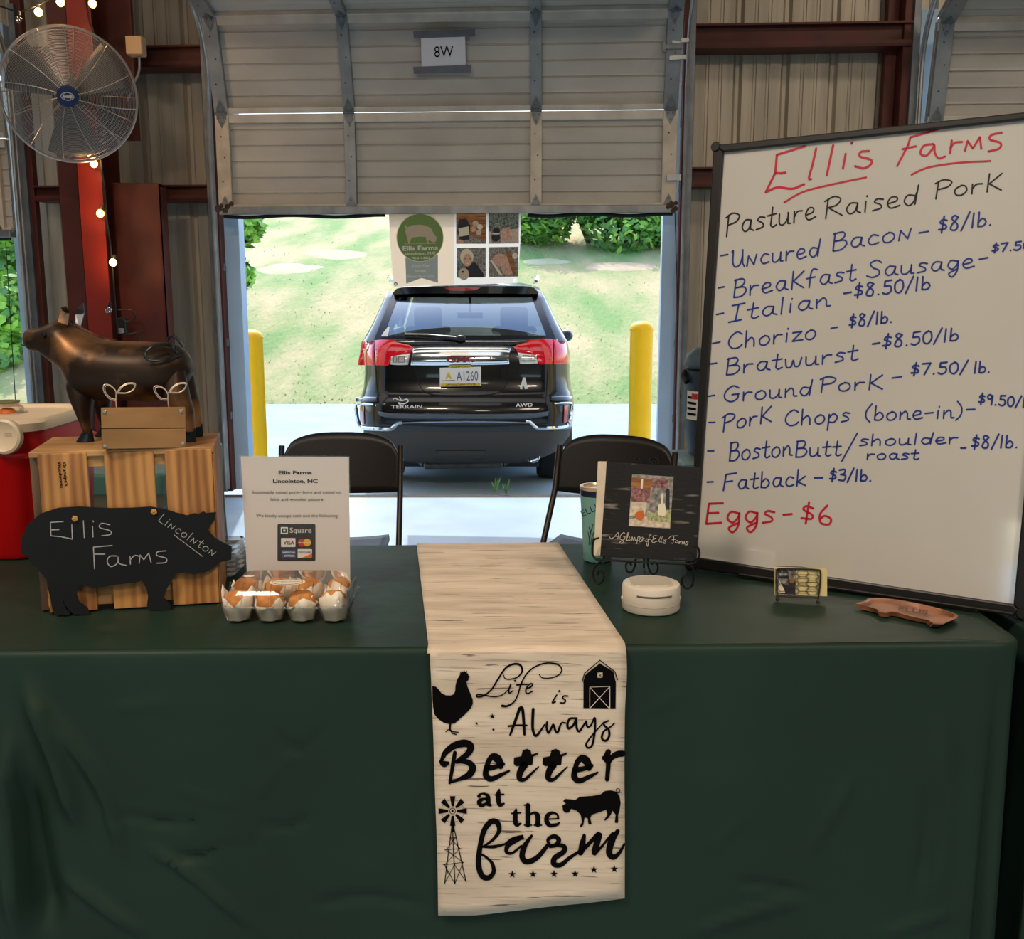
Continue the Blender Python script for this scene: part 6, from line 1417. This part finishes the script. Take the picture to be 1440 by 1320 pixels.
# ---------------- album sign on a wire easel ----------------
m_worn = mat('worn_black_wood', rgb(10,9,9), .7, col2=rgb(150,140,130), vs_=8, stretch=(1, 8, 14), lo=.62, hi=.78, detail=8, bump=.3, bs=30); m_wornw = mat('worn_white_wood', rgb(206,190,166), .7, var=.12, vs_=20)
m_iron = mat('wrought_iron', rgb(20,18,17), .5, .4)
def easel():
    n = V((-.16, -1, .20)).normalized(); c0 = on_z(910, 800, TZ+.03); Y = 2.06; pl = Plane(on_y(912, 786, Y), n); h = lambda x, y, o=0: pl.hit(x, y, o)
    K = T(720, 580, .22727)
    t = thing('wooden_sign', tuple(h(912, 786)), 'worn black wooden plaque with a farm photo standing on a wire easel', 'sign')
    MB().prism([h(*p) for p in [(853.5, 649.5), (985.5, 656.5), (978.5, 789.5), (844, 782.5)]], -n*.020).build('plaque', m_worn, t, bevel=.001)
    MB().prism([h(*p, -.002) for p in [(840.8, 648.5), (853.3, 648.5), (845.8, 781), (834.8, 781)]], -n*.018).build('white_edge', m_wornw, t, bevel=.001)
    P = lambda pts, m_i=0: pts
    mats_ = [m_pgrey, m_brown, m_sand, m_pink2, m_navy, m_cream, m_orange, m_grs]
    mb = MB(); ff = lambda pts, mi, o: fillpoly(mb, [K(p) for p in pts], lambda x, y: h(x, y, o), mi)
    ff([(744, 380), (1000, 398), (978, 718), (721, 702)], 0, .0006); ff([(741, 400), (870, 410), (850, 560), (735, 550)], 1, .0008); ff([(742, 455), (862, 480), (850, 560), (736, 545)], 3, .001)
    ff([(865, 405), (970, 412), (965, 470), (862, 462)], 3, .001); ff([(735, 548), (835, 556), (820, 640), (728, 640)], 2, .001); ff([(728, 660), (830, 640), (980, 640), (978, 714), (723, 700)], 2, .0009); ff([(830, 600), (900, 590), (985, 600), (982, 680), (840, 670)], 7, .001)
    ff([(860, 460), (905, 470), (905, 600), (880, 625), (830, 600), (850, 560)], 0, .0012); ff([(950, 470), (975, 472), (975, 600), (955, 600)], 4, .0012)
    ff([(905, 570), (945, 560), (955, 610), (945, 640), (905, 635)], 5, .0014); ff([(770, 615), (810, 605), (822, 640), (800, 670), (770, 660), (760, 635)], 6, .0014); ff([(800, 410), (812, 410), (808, 470), (796, 470)], 5, .0012); ff([(925, 500), (935, 500), (933, 575), (922, 575)], 5, .0013)
    mb.build('photograph', mats_, t)
    mb = MB(); printed(mb, 'WELCOME', *K((875, 436)), *K((958, 443)), 3.4, lambda x, y: h(x, y, .0014)); mb.build('photo_sign_lettering', m_navy, t)
    # script lettering
    mb = MB(); hs = lambda x, y: h(x, y, .0008)
    def sc(*paths):
        for p in paths: ribbon(mb, crom([K(q) for q in p], 5), .75, hs)
    sc([(603, 768), (612, 778), (632, 770), (655, 742), (660, 762), (652, 782)], [(632, 765), (655, 766)],
       [(698, 748), (690, 742), (672, 760), (670, 782), (690, 788), (700, 768), (690, 768)], [(692, 795), (680, 810), (668, 800), (702, 780)], [(706, 790), (722, 748), (716, 745), (710, 790), (724, 786)], [(728, 768), (724, 790), (736, 786)], [(740, 792), (744, 768), (750, 790), (758, 770), (764, 792), (772, 788)], [(772, 812), (780, 768), (792, 772), (786, 792), (776, 790)], [(808, 770), (796, 776), (802, 796), (790, 800)], [(806, 786), (818, 778), (810, 776), (806, 794), (820, 792)],
       [(834, 780), (826, 794), (836, 800), (842, 784), (832, 780)], [(862, 758), (850, 762), (840, 826), (832, 808)], [(840, 784), (858, 784)],
       [(898, 762), (876, 762), (874, 776), (890, 778), (866, 790), (872, 804), (898, 796)], [(906, 796), (922, 762), (910, 790), (914, 802)], [(918, 800), (932, 764), (922, 790), (926, 804)], [(938, 786), (934, 804), (942, 802)], [(956, 786), (944, 790), (952, 806), (940, 810)],
       [(970, 778), (985, 764), (1024, 762)], [(1002, 764), (996, 806), (984, 806)], [(990, 786), (1012, 784)], [(1024, 790), (1012, 796), (1012, 808), (1026, 800), (1028, 792), (1030, 812)], [(1036, 796), (1034, 812), (1042, 796), (1050, 798)], [(1052, 814), (1056, 796), (1060, 814), (1066, 798), (1070, 816)], [(1090, 800), (1078, 800), (1088, 814), (1074, 820)])
    mb.build('lettering', m_wire, t, kind='stuff')
    # easel
    e = thing('wire_easel', (h(912, 800).x, h(912, 800).y, TZ), 'black wrought-iron easel with curled feet holding the black plaque', 'easel')
    F_ = Plane(h(912, 790, .012), (n.x, n.y, 0)); q = lambda x, y, o=0: F_.hit(*K((x, y)), o)
    def wire(nm, pts, r=.0022): mb = MB(); mb.tube(crom(pts, 6), r, 8); mb.build(nm, m_iron, e, smooth=True)
    G = lambda x, y, o: h(*K((x, y)), o)
    wire('front_scroll', [q(540, 775), q(510, 785), q(498, 820), q(500, 880), q(530, 912), q(570, 905), q(530, 935), q(503, 975), q(505, 1030), q(535, 1060), q(565, 1030), q(560, 985), q(535, 980), q(530, 1005)])
    wire('front_scroll', [q(1120, 820), q(1150, 835), q(1160, 880), q(1140, 925), q(1105, 940), q(1120, 970), q(1122, 1040), q(1105, 1080), q(1075, 1085), q(1050, 1050), q(1060, 1015), q(1090, 1020)])
    for pts in ([(765, 905), (760, 950), (740, 985), (712, 980), (705, 940), (725, 925), (740, 945)], [(840, 905), (842, 950), (865, 995), (895, 985), (902, 945), (880, 925), (862, 940)]): wire('rear_scroll', [q(x, y, -.03) for x, y in pts])
    wire('shelf_bar', [q(530, 908), q(800, 925), q(1105, 938)]); 
    a, b = G(565, 905, -.024), G(790, 310, -.024); wire('upright', [a, (a+b)/2, b]); a, b = G(1080, 930, -.024), G(880, 300, -.024); wire('upright', [a, (a+b)/2, b])
    wire('top_scroll', [G(800, 320, -.026), G(785, 290, -.026), G(768, 282, -.026), G(765, 295, -.026)]); wire('top_scroll', [G(870, 320, -.026), G(850, 295, -.026), G(868, 278, -.026), G(900, 290, -.026), G(905, 318, -.026)])
    a = G(830, 330, -.028); wire('rear_leg', [a, V((a.x+.01, a.y+.08, (a.z+TZ)/2)), V((a.x+.02, a.y+.15, TZ+.003))])
m_pink2 = mat('print_barn_pink', rgb(92,54,54), .6, vs_=160, col2=rgb(170,118,112)); m_grs = mat('print_grass', rgb(104,112,62), .6, vs_=200, col2=rgb(190,186,140))
easel()
# ---------------- white round device ----------------
m_dev = mat('device_white', rgb(226,214,196), .35); m_dev2 = mat('device_inset', rgb(196,184,164), .35)
def device():
    a = on_z(915, 868, TZ); c = V((a.x, a.y+.057, TZ)); R = on_y(955.5, 850, c.y).x-on_y(915, 850, c.y).x
    c.x = on_y(915, 850, c.y).x; t = thing('card_reader_dock', tuple(c), 'small round white card reader dock with a slot in front of the easel', 'card reader')
    zt = .052
    MB().lathe([(R*.96, 0), (R, .003), (R, zt-.006), (R*.97, zt-.001), (R*.94, zt)], c+V((0, 0, .002)), 48).build('base', m_dev, t, smooth=True)
    MB().loft([rr(c.x, c.y+.004, R*.72, R*.62, R*.3, TZ+zt+.0022, 6), rr(c.x, c.y+.004, R*.70, R*.60, R*.3, TZ+zt+.0045, 6)]).build('top_pad', m_dev2, t, smooth=False, bevel=.0008)
    mb = MB(); z = TZ+zt-.012
    mb.tube([(c.x+(R+.0003)*sin(a_), c.y-(R+.0003)*cos(a_), z) for a_ in [-.62+1.24*i/20 for i in range(21)]], .0016, 6); mb.build('slot', m_slot, t)
    mb = MB(); mb.tube([(c.x+(R+.0002)*sin(a_), c.y-(R+.0002)*cos(a_), TZ+.018) for a_ in [2*pi*i/60 for i in range(60)]], .0006, 5, closed=True); mb.build('seam', m_slot2, t)
    for sg in (-1, 1): MB().ball((c.x+sg*R, c.y-.004, TZ+.024), (.0025, .006, .004), 8, 6).build('side_button', m_dev, t)
m_slot = mat('slot_dark', rgb(90,78,68), .7); m_slot2 = mat('seam_grey', rgb(176,162,142), .6)
device()
# ---------------- business-card holder ----------------
m_cardy = mat('card_yellow', rgb(214,196,138), .7); m_holder = mat('holder_iron', rgb(58,50,42), .45, .5)
def cards():
    pl = Plane(on_z(1122, 845, TZ+.004), V((-.25, -1, .16))); K = T(1060, 760, .2222); h = lambda p, o=0: pl.hit(*K(p), o)
    t = thing('business_card_holder', tuple(h((275, 380))), 'small wire card holder with chicken-wire front, below the whiteboard', 'card holder')
    mb = MB(); mb.tube([h(p) for p in crom([(150, 370), (146, 300), (145, 200), (160, 178), (270, 178), (400, 184), (422, 200), (418, 290), (408, 372)], 4)], .0016, 8); mb.build('frame', m_holder, t, smooth=True)
    mb = MB(); mb.tube([h((140, 350), .002), h((415, 362), .002)], .0016, 8); mb.build('front_bar', m_holder, t)
    mb = MB(); mb.tube([h((135, 165), -.018), h((300, 168), -.018), h((425, 185), -.018)], .0014, 6); mb.build('rear_bar', m_holder, t)
    for x, y in ((150, 378), (405, 384)): 
        p = h((x, y)); p.z = TZ+.0055; MB().ball(p, .0042, 12, 8).build('foot', m_holder, t, smooth=True)
    seen = set(); mb = MB()
    for i in range(5):
        for j in range(4):
            cx, cy = 185+i*62, 205+j*46+(23 if i % 2 else 0); hx = [(cx+36*cos(a), cy+27*sin(a)) for a in [pi*k/3 for k in range(6)]]
            for k in range(6):
                a, b = hx[k], hx[(k+1) % 6]; m_ = (round((a[0]+b[0])/2, 0), round((a[1]+b[1])/2, 0))
                if m_ in seen or not (150 < m_[0] < 415 and 182 < m_[1] < 352): continue
                seen.add(m_); mb.tube([h(a, .0005), h(b, .0005)], .0006, 4)
    mb.build('wire_mesh', m_holder, t, kind='stuff')
    for i in range(3):
        o = -.004-.004*i
        cs = [(132-i*2, 170-3*i), (464-i*3, 182-3*i), (464-i*3, 352), (132-i*2, 340)]
        mb = MB(); mb.prism([h(p, o) for p in cs], -pl.n*.0006)
        k = one(mb, 'business_card', m_cardy, 'cream business card with a farm photo, front card in the wire holder' if i == 0 else ('middle cream business card in the wire holder' if i == 1 else 'rearmost cream business card in the wire holder'), 'card', 'business cards in the holder')
        if i == 0:
            M = k.location
            def local(mb_): mb_.v = [v-M for v in mb_.v]; return mb_
            mb = MB(); fillpoly(mb, [K(p) for p in [(134, 178), (268, 182), (268, 345), (134, 338)]], lambda x, y: pl.hit(x, y, o+.0003)); 
            fillpoly(mb, [K(p) for p in [(170, 262), (215, 290), (235, 232), (262, 250), (262, 340), (165, 336)]], lambda x, y: pl.hit(x, y, o+.0005), 1); fillpoly(mb, disc(K((242, 252)), 4, 4, 10), lambda x, y: pl.hit(x, y, o+.0007), 2); fillpoly(mb, [K(p) for p in [(160, 250), (188, 300), (200, 330), (150, 335)]], lambda x, y: pl.hit(x, y, o+.0007), 3)
            local(mb).build('photo', [m_pgrey, m_navy, m_brown, m_cream], k)
            mb = MB(); printed(mb, 'ELLIS', *K((155, 205)), *K((215, 206)), 4.2, lambda x, y: pl.hit(x, y, o+.0009), bold=.03); printed(mb, 'FARMS', *K((155, 238)), *K((222, 240)), 4.2, lambda x, y: pl.hit(x, y, o+.0009), bold=.03)
            for y in (215, 235, 262, 288, 320): ribbon(mb, [K((290, y)), K((400, y+3))], .5, lambda x, y: pl.hit(x, y, o+.0005))
            local(mb).build('lettering', m_black, k, kind='stuff')
cards()
# ---------------- wooden state-shaped tray ----------------
m_traywood = woodmat('tray_wood', rgb(104,62,38), rgb(158,104,70), 22, (.2, 1, 1), rough=.45, dist=6)
def tray():
    K = T(1060, 760, .2222); z = TZ+.012
    out = [(640, 396), (700, 382), (725, 362), (820, 362), (920, 374), (1050, 398), (1180, 430), (1262, 456), (1295, 470), (1285, 492), (1230, 512), (1195, 530), (1140, 528), (1115, 505), (1000, 480), (900, 452), (865, 448), (840, 458), (785, 452), (780, 434), (720, 416)]
    P0 = [on_z(*K(p), z) for p in out]; cx = sum(p.x for p in P0)/len(P0); cy = sum(p.y for p in P0)/len(P0)
    base = [V((cx+(p.x-cx)*.93, cy+(p.y-cy)*.85, TZ+.003)) for p in P0]; rim = [p for p in P0]; rim2 = [V((cx+(p.x-cx)*.94, cy+(p.y-cy)*.88, z)) for p in P0]; inn = [V((cx+(p.x-cx)*.9, cy+(p.y-cy)*.80, z-.006)) for p in P0]
    mb = MB(); mb.loft([base, rim, rim2, inn]); t = thing('wooden_tray', (cx, cy, TZ), 'reddish-brown carved wooden dish shaped like a state, below the whiteboard', 'tray')
    mb.build('dish', m_traywood, t)
    mb = MB(); pz = Plane((0, 0, z-.0055), (0, 0, 1)); 
    printed(mb, 'ELLIS', *K((915, 440)), *K((1100, 468)), 6.0, lambda x, y: pz.hit(x, y, 0), bold=.02); mb.build('engraved_lettering', m_brown2, t)
tray()
# ---------------- dark blue drinks cooler behind the whiteboard ----------------
m_bluepl = mat('blue_black_plastic', rgb(38,50,64), .45)
def jug():
    c = on_z(1000, 640, TZ); c = V((c.x+.0, 3.9, TZ)); X0 = on_y(962, 560, 3.9).x; R = c.x-X0+.03; zt = on_y(980, 489, 3.9).z-TZ
    c.x = X0+.14; t = thing('drinks_cooler', tuple(c), 'dark blue insulated drinks cooler on the teal table behind the whiteboard', 'cooler')
    MB().lathe([(.10, .001), (.118, .01), (.132, .10), (.138, zt*.45), (.138, zt*.80)], c, 32).build('body', m_bluepl, t, smooth=True)
    MB().lathe([(.136, zt*.82), (.143, zt*.84), (.143, zt*.86), (.13, zt*.94), (.10, zt*1.0), (.02, zt*1.01)], c, 32).build('lid', m_bluepl2, t, smooth=True)
    MB().tube([(c.x-.138, c.y, TZ+zt*.78), (c.x-.15, c.y-.03, TZ+zt*.74), (c.x-.139, c.y-.05, TZ+zt*.70)], .012, 8).build('handle', m_dark, t)
    mb = MB(); mb.grid(lambda u, v: (c.x-.1385*cos(.25+u*.5), c.y-.1395*sin(.25+u*.5), TZ+zt*(.36+.26*v)), 6, 2); l = mb.build('label', m_pwhite, t, solid=.001)
    mb = MB()
    for i in range(4): mb.grid(lambda u, v: (c.x-.1400*cos(.3+u*.38), c.y-.1410*sin(.3+u*.38), TZ+zt*(.40+.05*i+.022*v)), 5, 1)
    mb.build('label_print', m_black, l, kind='stuff'); mb = MB(); mb.grid(lambda u, v: (c.x-.1402*cos(.5+u*.22), c.y-.1412*sin(.5+u*.22), TZ+zt*(.55+.05*v)), 4, 1); mb.build('label_patch', m_pr, l)
m_bluepl2 = mat('blue_grey_lid', rgb(66,82,92), .5)
jug()
# ---------------- folding chairs ----------------
m_chair = mat('chair_black', rgb(24,19,16), .45, bump=.15, bs=200); m_chairfr = mat('chair_frame', rgb(52,44,38), .35, .5); m_seatc = mat('chair_seat_blue', rgb(46,56,72), .5)
def chair():
    t = thing('folding_chair', (0, 0, 0), 'x', 'chair'); W_ = .228
    def back(u, v):
        x = (2*u-1); top = .832-.055*abs(x)**3.2; bot = .60+.012*abs(x)**2
        if abs(x) > .8: top -= .05*((abs(x)-.8)/.2)**2; 
        z = bot+(top-bot)*v; y = .16+.20*(z-.56)+.03*(1-x*x)*1.0
        return (x*W_, y, z)
    mb = MB(); mb.grid(back, 28, 8); mb.build('backrest', m_chair, t, smooth=True, solid=.016, bevel=0)
    mb = MB(); mb.grid(lambda u, v: ((2*u-1)*.2*(1-.06*v), -.24+.36*v, .435+.012*(2*u-1)**2-.010*sin(pi*v)), 12, 10); mb.build('seat', m_seatc, t, smooth=True, solid=.02)
    for sg in (-1, 1):
        MB().tube([(sg*W_, .205, .785), (sg*(W_+.0), .16, .62), (sg*(W_+.004), .02, .38), (sg*(W_+.006), -.26, .012)], .0115, 10).build('front_leg', m_chairfr, t, smooth=True)
        MB().tube([(sg*(W_-.02), -.09, .43), (sg*(W_-.02), .06, .25), (sg*(W_-.018), .24, .012)], .0105, 10).build('rear_leg', m_chairfr, t, smooth=True)
        for y in (-.26, .24): MB().lathe([(.015, 0), (.015, .03)], (sg*(W_+(.006 if y < 0 else -.018)), y, 0.0), 10).build('rubber_foot', m_rubber, t)
    MB().tube([(-W_, -.16, .14), (W_, -.16, .14)], .007, 8).build('crossbar', m_chairfr, t); MB().tube([(-W_+.02, .19, .10), (W_-.02, .19, .10)], .007, 8).build('crossbar', m_chairfr, t)
    return t
c1 = chair(); c1['label'] = 'black folding chair behind the payment sign, facing the table squarely'; c1['group'] = 'folding chairs behind the table'
pc = on_y(493, 650, 4.1); c1.location = (pc.x, 3.68, 0); c1.rotation_euler = (0, 0, 0)
c2 = copy_tree(c1); c2['label'] = 'black folding chair turned sideways behind the easel sign'; pc = on_y(838, 650, 3.95); c2.location = (pc.x-.02, 3.62, 0); c2.rotation_euler = (0, 0, radians(-24))
# ---------------- fan ----------------
m_guard = mat('fan_guard', rgb(176,166,156), .3, .6); m_blade = mat('fan_blade', rgb(84,80,76), .4, .5); m_hub = mat('fan_hub_blue', rgb(24,44,92), .4)
def fan():
    c = on_y(97, 134, 6.12); n = V((.30, -.93, -.22)).normalized(); ax = n.cross(V((0, 0, 1))).normalized(); ay = ax.cross(n).normalized(); R = .365
    t = thing('wall_fan', tuple(c), 'large round caged fan mounted on the red column', 'fan')
    P = lambda r, a, d: c+ax*(r*cos(a))+ay*(r*sin(a))+n*d
    def dome(r): return .025+.075*(1-(r/R)**2.2)
    mb = MB()
    for i in range(46):
        r = .055+(R-.06)*i/45; mb.tube([P(r, 2*pi*k/40, dome(r)) for k in range(40)], .0013, 3, closed=True)
    mb.build('front_guard', m_guard, t, kind='stuff')
    for k in range(12):
        a = 2*pi*k/12+.15; MB().tube([P(r, a+.18*(1-r/R), dome(r)+.003) for r in [.05+(R-.05)*j/8 for j in range(9)]], .0024, 5).build('guard_spoke', m_guard, t)
    mb = MB(); mb.tube([P(R, 2*pi*k/60, .0) for k in range(60)], .008, 8, closed=True); mb.build('outer_ring', m_guard, t, smooth=True)
    mb = MB()
    for i in range(16):
        r = .09+(R-.09)*i/15; mb.tube([P(r, 2*pi*k/32, -.11-.02*(1-r/R)) for k in range(32)], .0012, 3, closed=True)
    for k in range(16):
        a = 2*pi*k/16; mb.tube([P(.09, a, -.13), P(R*.9, a, -.11), P(R, a, -.02)], .002, 4)
    mb.build('rear_guard', m_guard, t, kind='stuff')
    for k in range(3):
        a0 = 2*pi*k/3+.5; mb = MB()
        mb.grid(lambda u, v: P(.06+.28*v, a0+(u-.5)*(1.15-.25*v), -.045+.05*(u-.5)*1.0), 8, 6); mb.build('blade', m_blade, t, smooth=True, solid=.003)
    MB().lathe([(.055, -.07), (.06, -.06), (.06, -.02), (.03, .0)], c, 24, axis=n).build('blade_hub', m_dark, t, smooth=True)
    MB().lathe([(.08, -.30), (.095, -.28), (.095, -.14), (.07, -.12)], c, 24, axis=n).build('motor', m_dark, t, smooth=True)
    d0 = dome(.05)
    hb = MB().lathe([(.056, d0-.004), (.058, d0), (.056, d0+.006), (.004, d0+.009)], c, 36, axis=n).build('badge', m_hub, t, smooth=True)
    mb = MB(); o = d0+.0105
    mb.tube([P(.034*abs(1)*sqrt(cos(a)**2+(.6*sin(a))**2), atan2(.6*sin(a), cos(a)), o) for a in [2*pi*k/30 for k in range(30)]], .0016, 5, closed=True)
    mb.tube([P(.020*sqrt(cos(a)**2+(1.1*sin(a))**2), atan2(1.1*sin(a), cos(a)), o) for a in [2*pi*k/24 for k in range(24)]], .001, 4, closed=True)
    for yy in (-.006, 0, .006): mb.add([c+ax*x+ay*(yy+q)+n*o for x, q in ((-.026, -.002), (.026, -.002), (.026, .002), (-.026, .002))], [(0, 1, 2, 3)])
    mb.build('badge_emblem', m_pwhite, hb, kind='stuff')
    MB().tube([c-n*.28, c-n*.32+V((.0, .05, 0)), V((c.x+.12, 6.40, c.z-.04))], .022, 8).build('mount_arm', m_dark, t)
    MB().obox((c.x+.12, 6.40, c.z-.04), (.05, 0, 0), (0, .012, 0), (0, 0, .09)).build('mount_plate', m_dark, t)
    MB().tube([on_y(128, 205, 6.35), on_y(142, 225, 6.36), on_y(146, 260, 6.38), on_y(150, 330, 6.38)], .006, 6).build('power_cord', m_dark, t)
fan()
# ---------------- junction box with conduit ----------------
m_jb = mat('junction_box', rgb(206,170,128), .5)
def jbox():
    c = on_y(191.5, 65.5, 6.60); t = thing('junction_box', tuple(c), 'pale square electrical box on the girt right of the fan', 'electrical box')
    MB().obox(c, (.052, 0, 0), (0, .04, 0), (0, 0, .056)).build('box', m_jb, t, bevel=.01)
    MB().obox(c+V((0, -.042, 0)), (.048, 0, 0), (0, .004, 0), (0, 0, .052)).build('cover', m_jb, t, bevel=.003)
    MB().tube([on_y(x, y, 6.60) for x, y in crom([(195, 77), (196, 88), (195, 102), (188, 118), (179, 142)], 4)], .008, 8).build('conduit', m_galv, t, smooth=True)
jbox()
# ---------------- string lights ----------------
m_bulb = mat('bulb_lit', rgb(255,200,110), .3, emit=rgb(255,190,96), es=9.); m_bulboff = glass('bulb_clear', (.9, .85, .8, 1), .15, .02)
def lights():
    t = thing('string_lights', tuple(on_y(130, 300, 6.36)), 'string of round bulbs hanging down the red column, most of them lit', 'string lights')
    Yb = 6.36
    mb = MB(); mb.tube([on_y(x, y, 6.1) for x, y in crom([(-30, 8), (0, 9), (26, 16), (52, 8), (85, -8), (110, -10), (130, -4)], 5)], .005, 6); mb.build('cord', m_dark, t)
    mb = MB(); mb.tube([on_y(x, y, 6.37) for x, y in crom([(120, -5), (126, 30), (133, 60), (140, 215), (147, 262), (150, 305), (156, 350), (160, 400), (163, 436), (166, 470)], 5)], .005, 6); mb.build('cord', m_dark, t)
    mb = MB(); mb.tube([on_y(x, y, 6.42) for x, y in crom([(166, 436), (184, 436), (190, 447), (178, 452), (170, 446)], 5)], .005, 6); mb.build('cord_loop', m_dark, t)
    for x, y, Y, on in ((27, 27, 6.1, 0), (54, 17, 6.1, 1), (85, 3, 6.1, 1), (130, 5, 6.2, 1), (132, 230, 6.34, 1), (141, 300, 6.34, 1), (159, 369, 6.34, 1), (153, 436, 6.34, 0)):
        c = on_y(x, y, Y); MB().ball(c, (.022, .022, .024), 16, 10).build('bulb', m_bulb if on else m_bulboff, t, smooth=True, label='lit round bulb' if on else 'unlit clear bulb')
        MB().lathe([(.010, .018), (.012, .022), (.012, .045), (.006, .05)], c, 12, axis=(.25 if x > 120 and y > 200 else 0, .1, 1)).build('socket', m_dark, t, smooth=True)
        if on: lamp('bulb_light', 'POINT', c+V((0, -.035, 0)), 1.9, (1, .60, .28), shadow_soft_size=.02)
lights()
# power strip plugs at the foot of the column
def plug():
    c = on_y(172, 458, 6.45); t = thing('outlet_cluster', tuple(c), 'black outlet with plugs and cords low on the red column behind the metal pig', 'outlet')
    MB().obox(c, (.028, 0, 0), (0, .02, 0), (0, 0, .05)).build('outlet_box', m_dark, t, bevel=.004)
    MB().obox(c+V((.0, -.03, -.03)), (.018, 0, 0), (0, .012, 0), (0, 0, .016)).build('plug', m_galv, t, bevel=.003)
    MB().tube([c+V((0, -.03, -.045)), on_y(180, 470, 6.4), on_y(192, 468, 6.4), on_y(196, 480, 6.4)], .006, 6).build('plug_cord', m_dark, t)
plug()
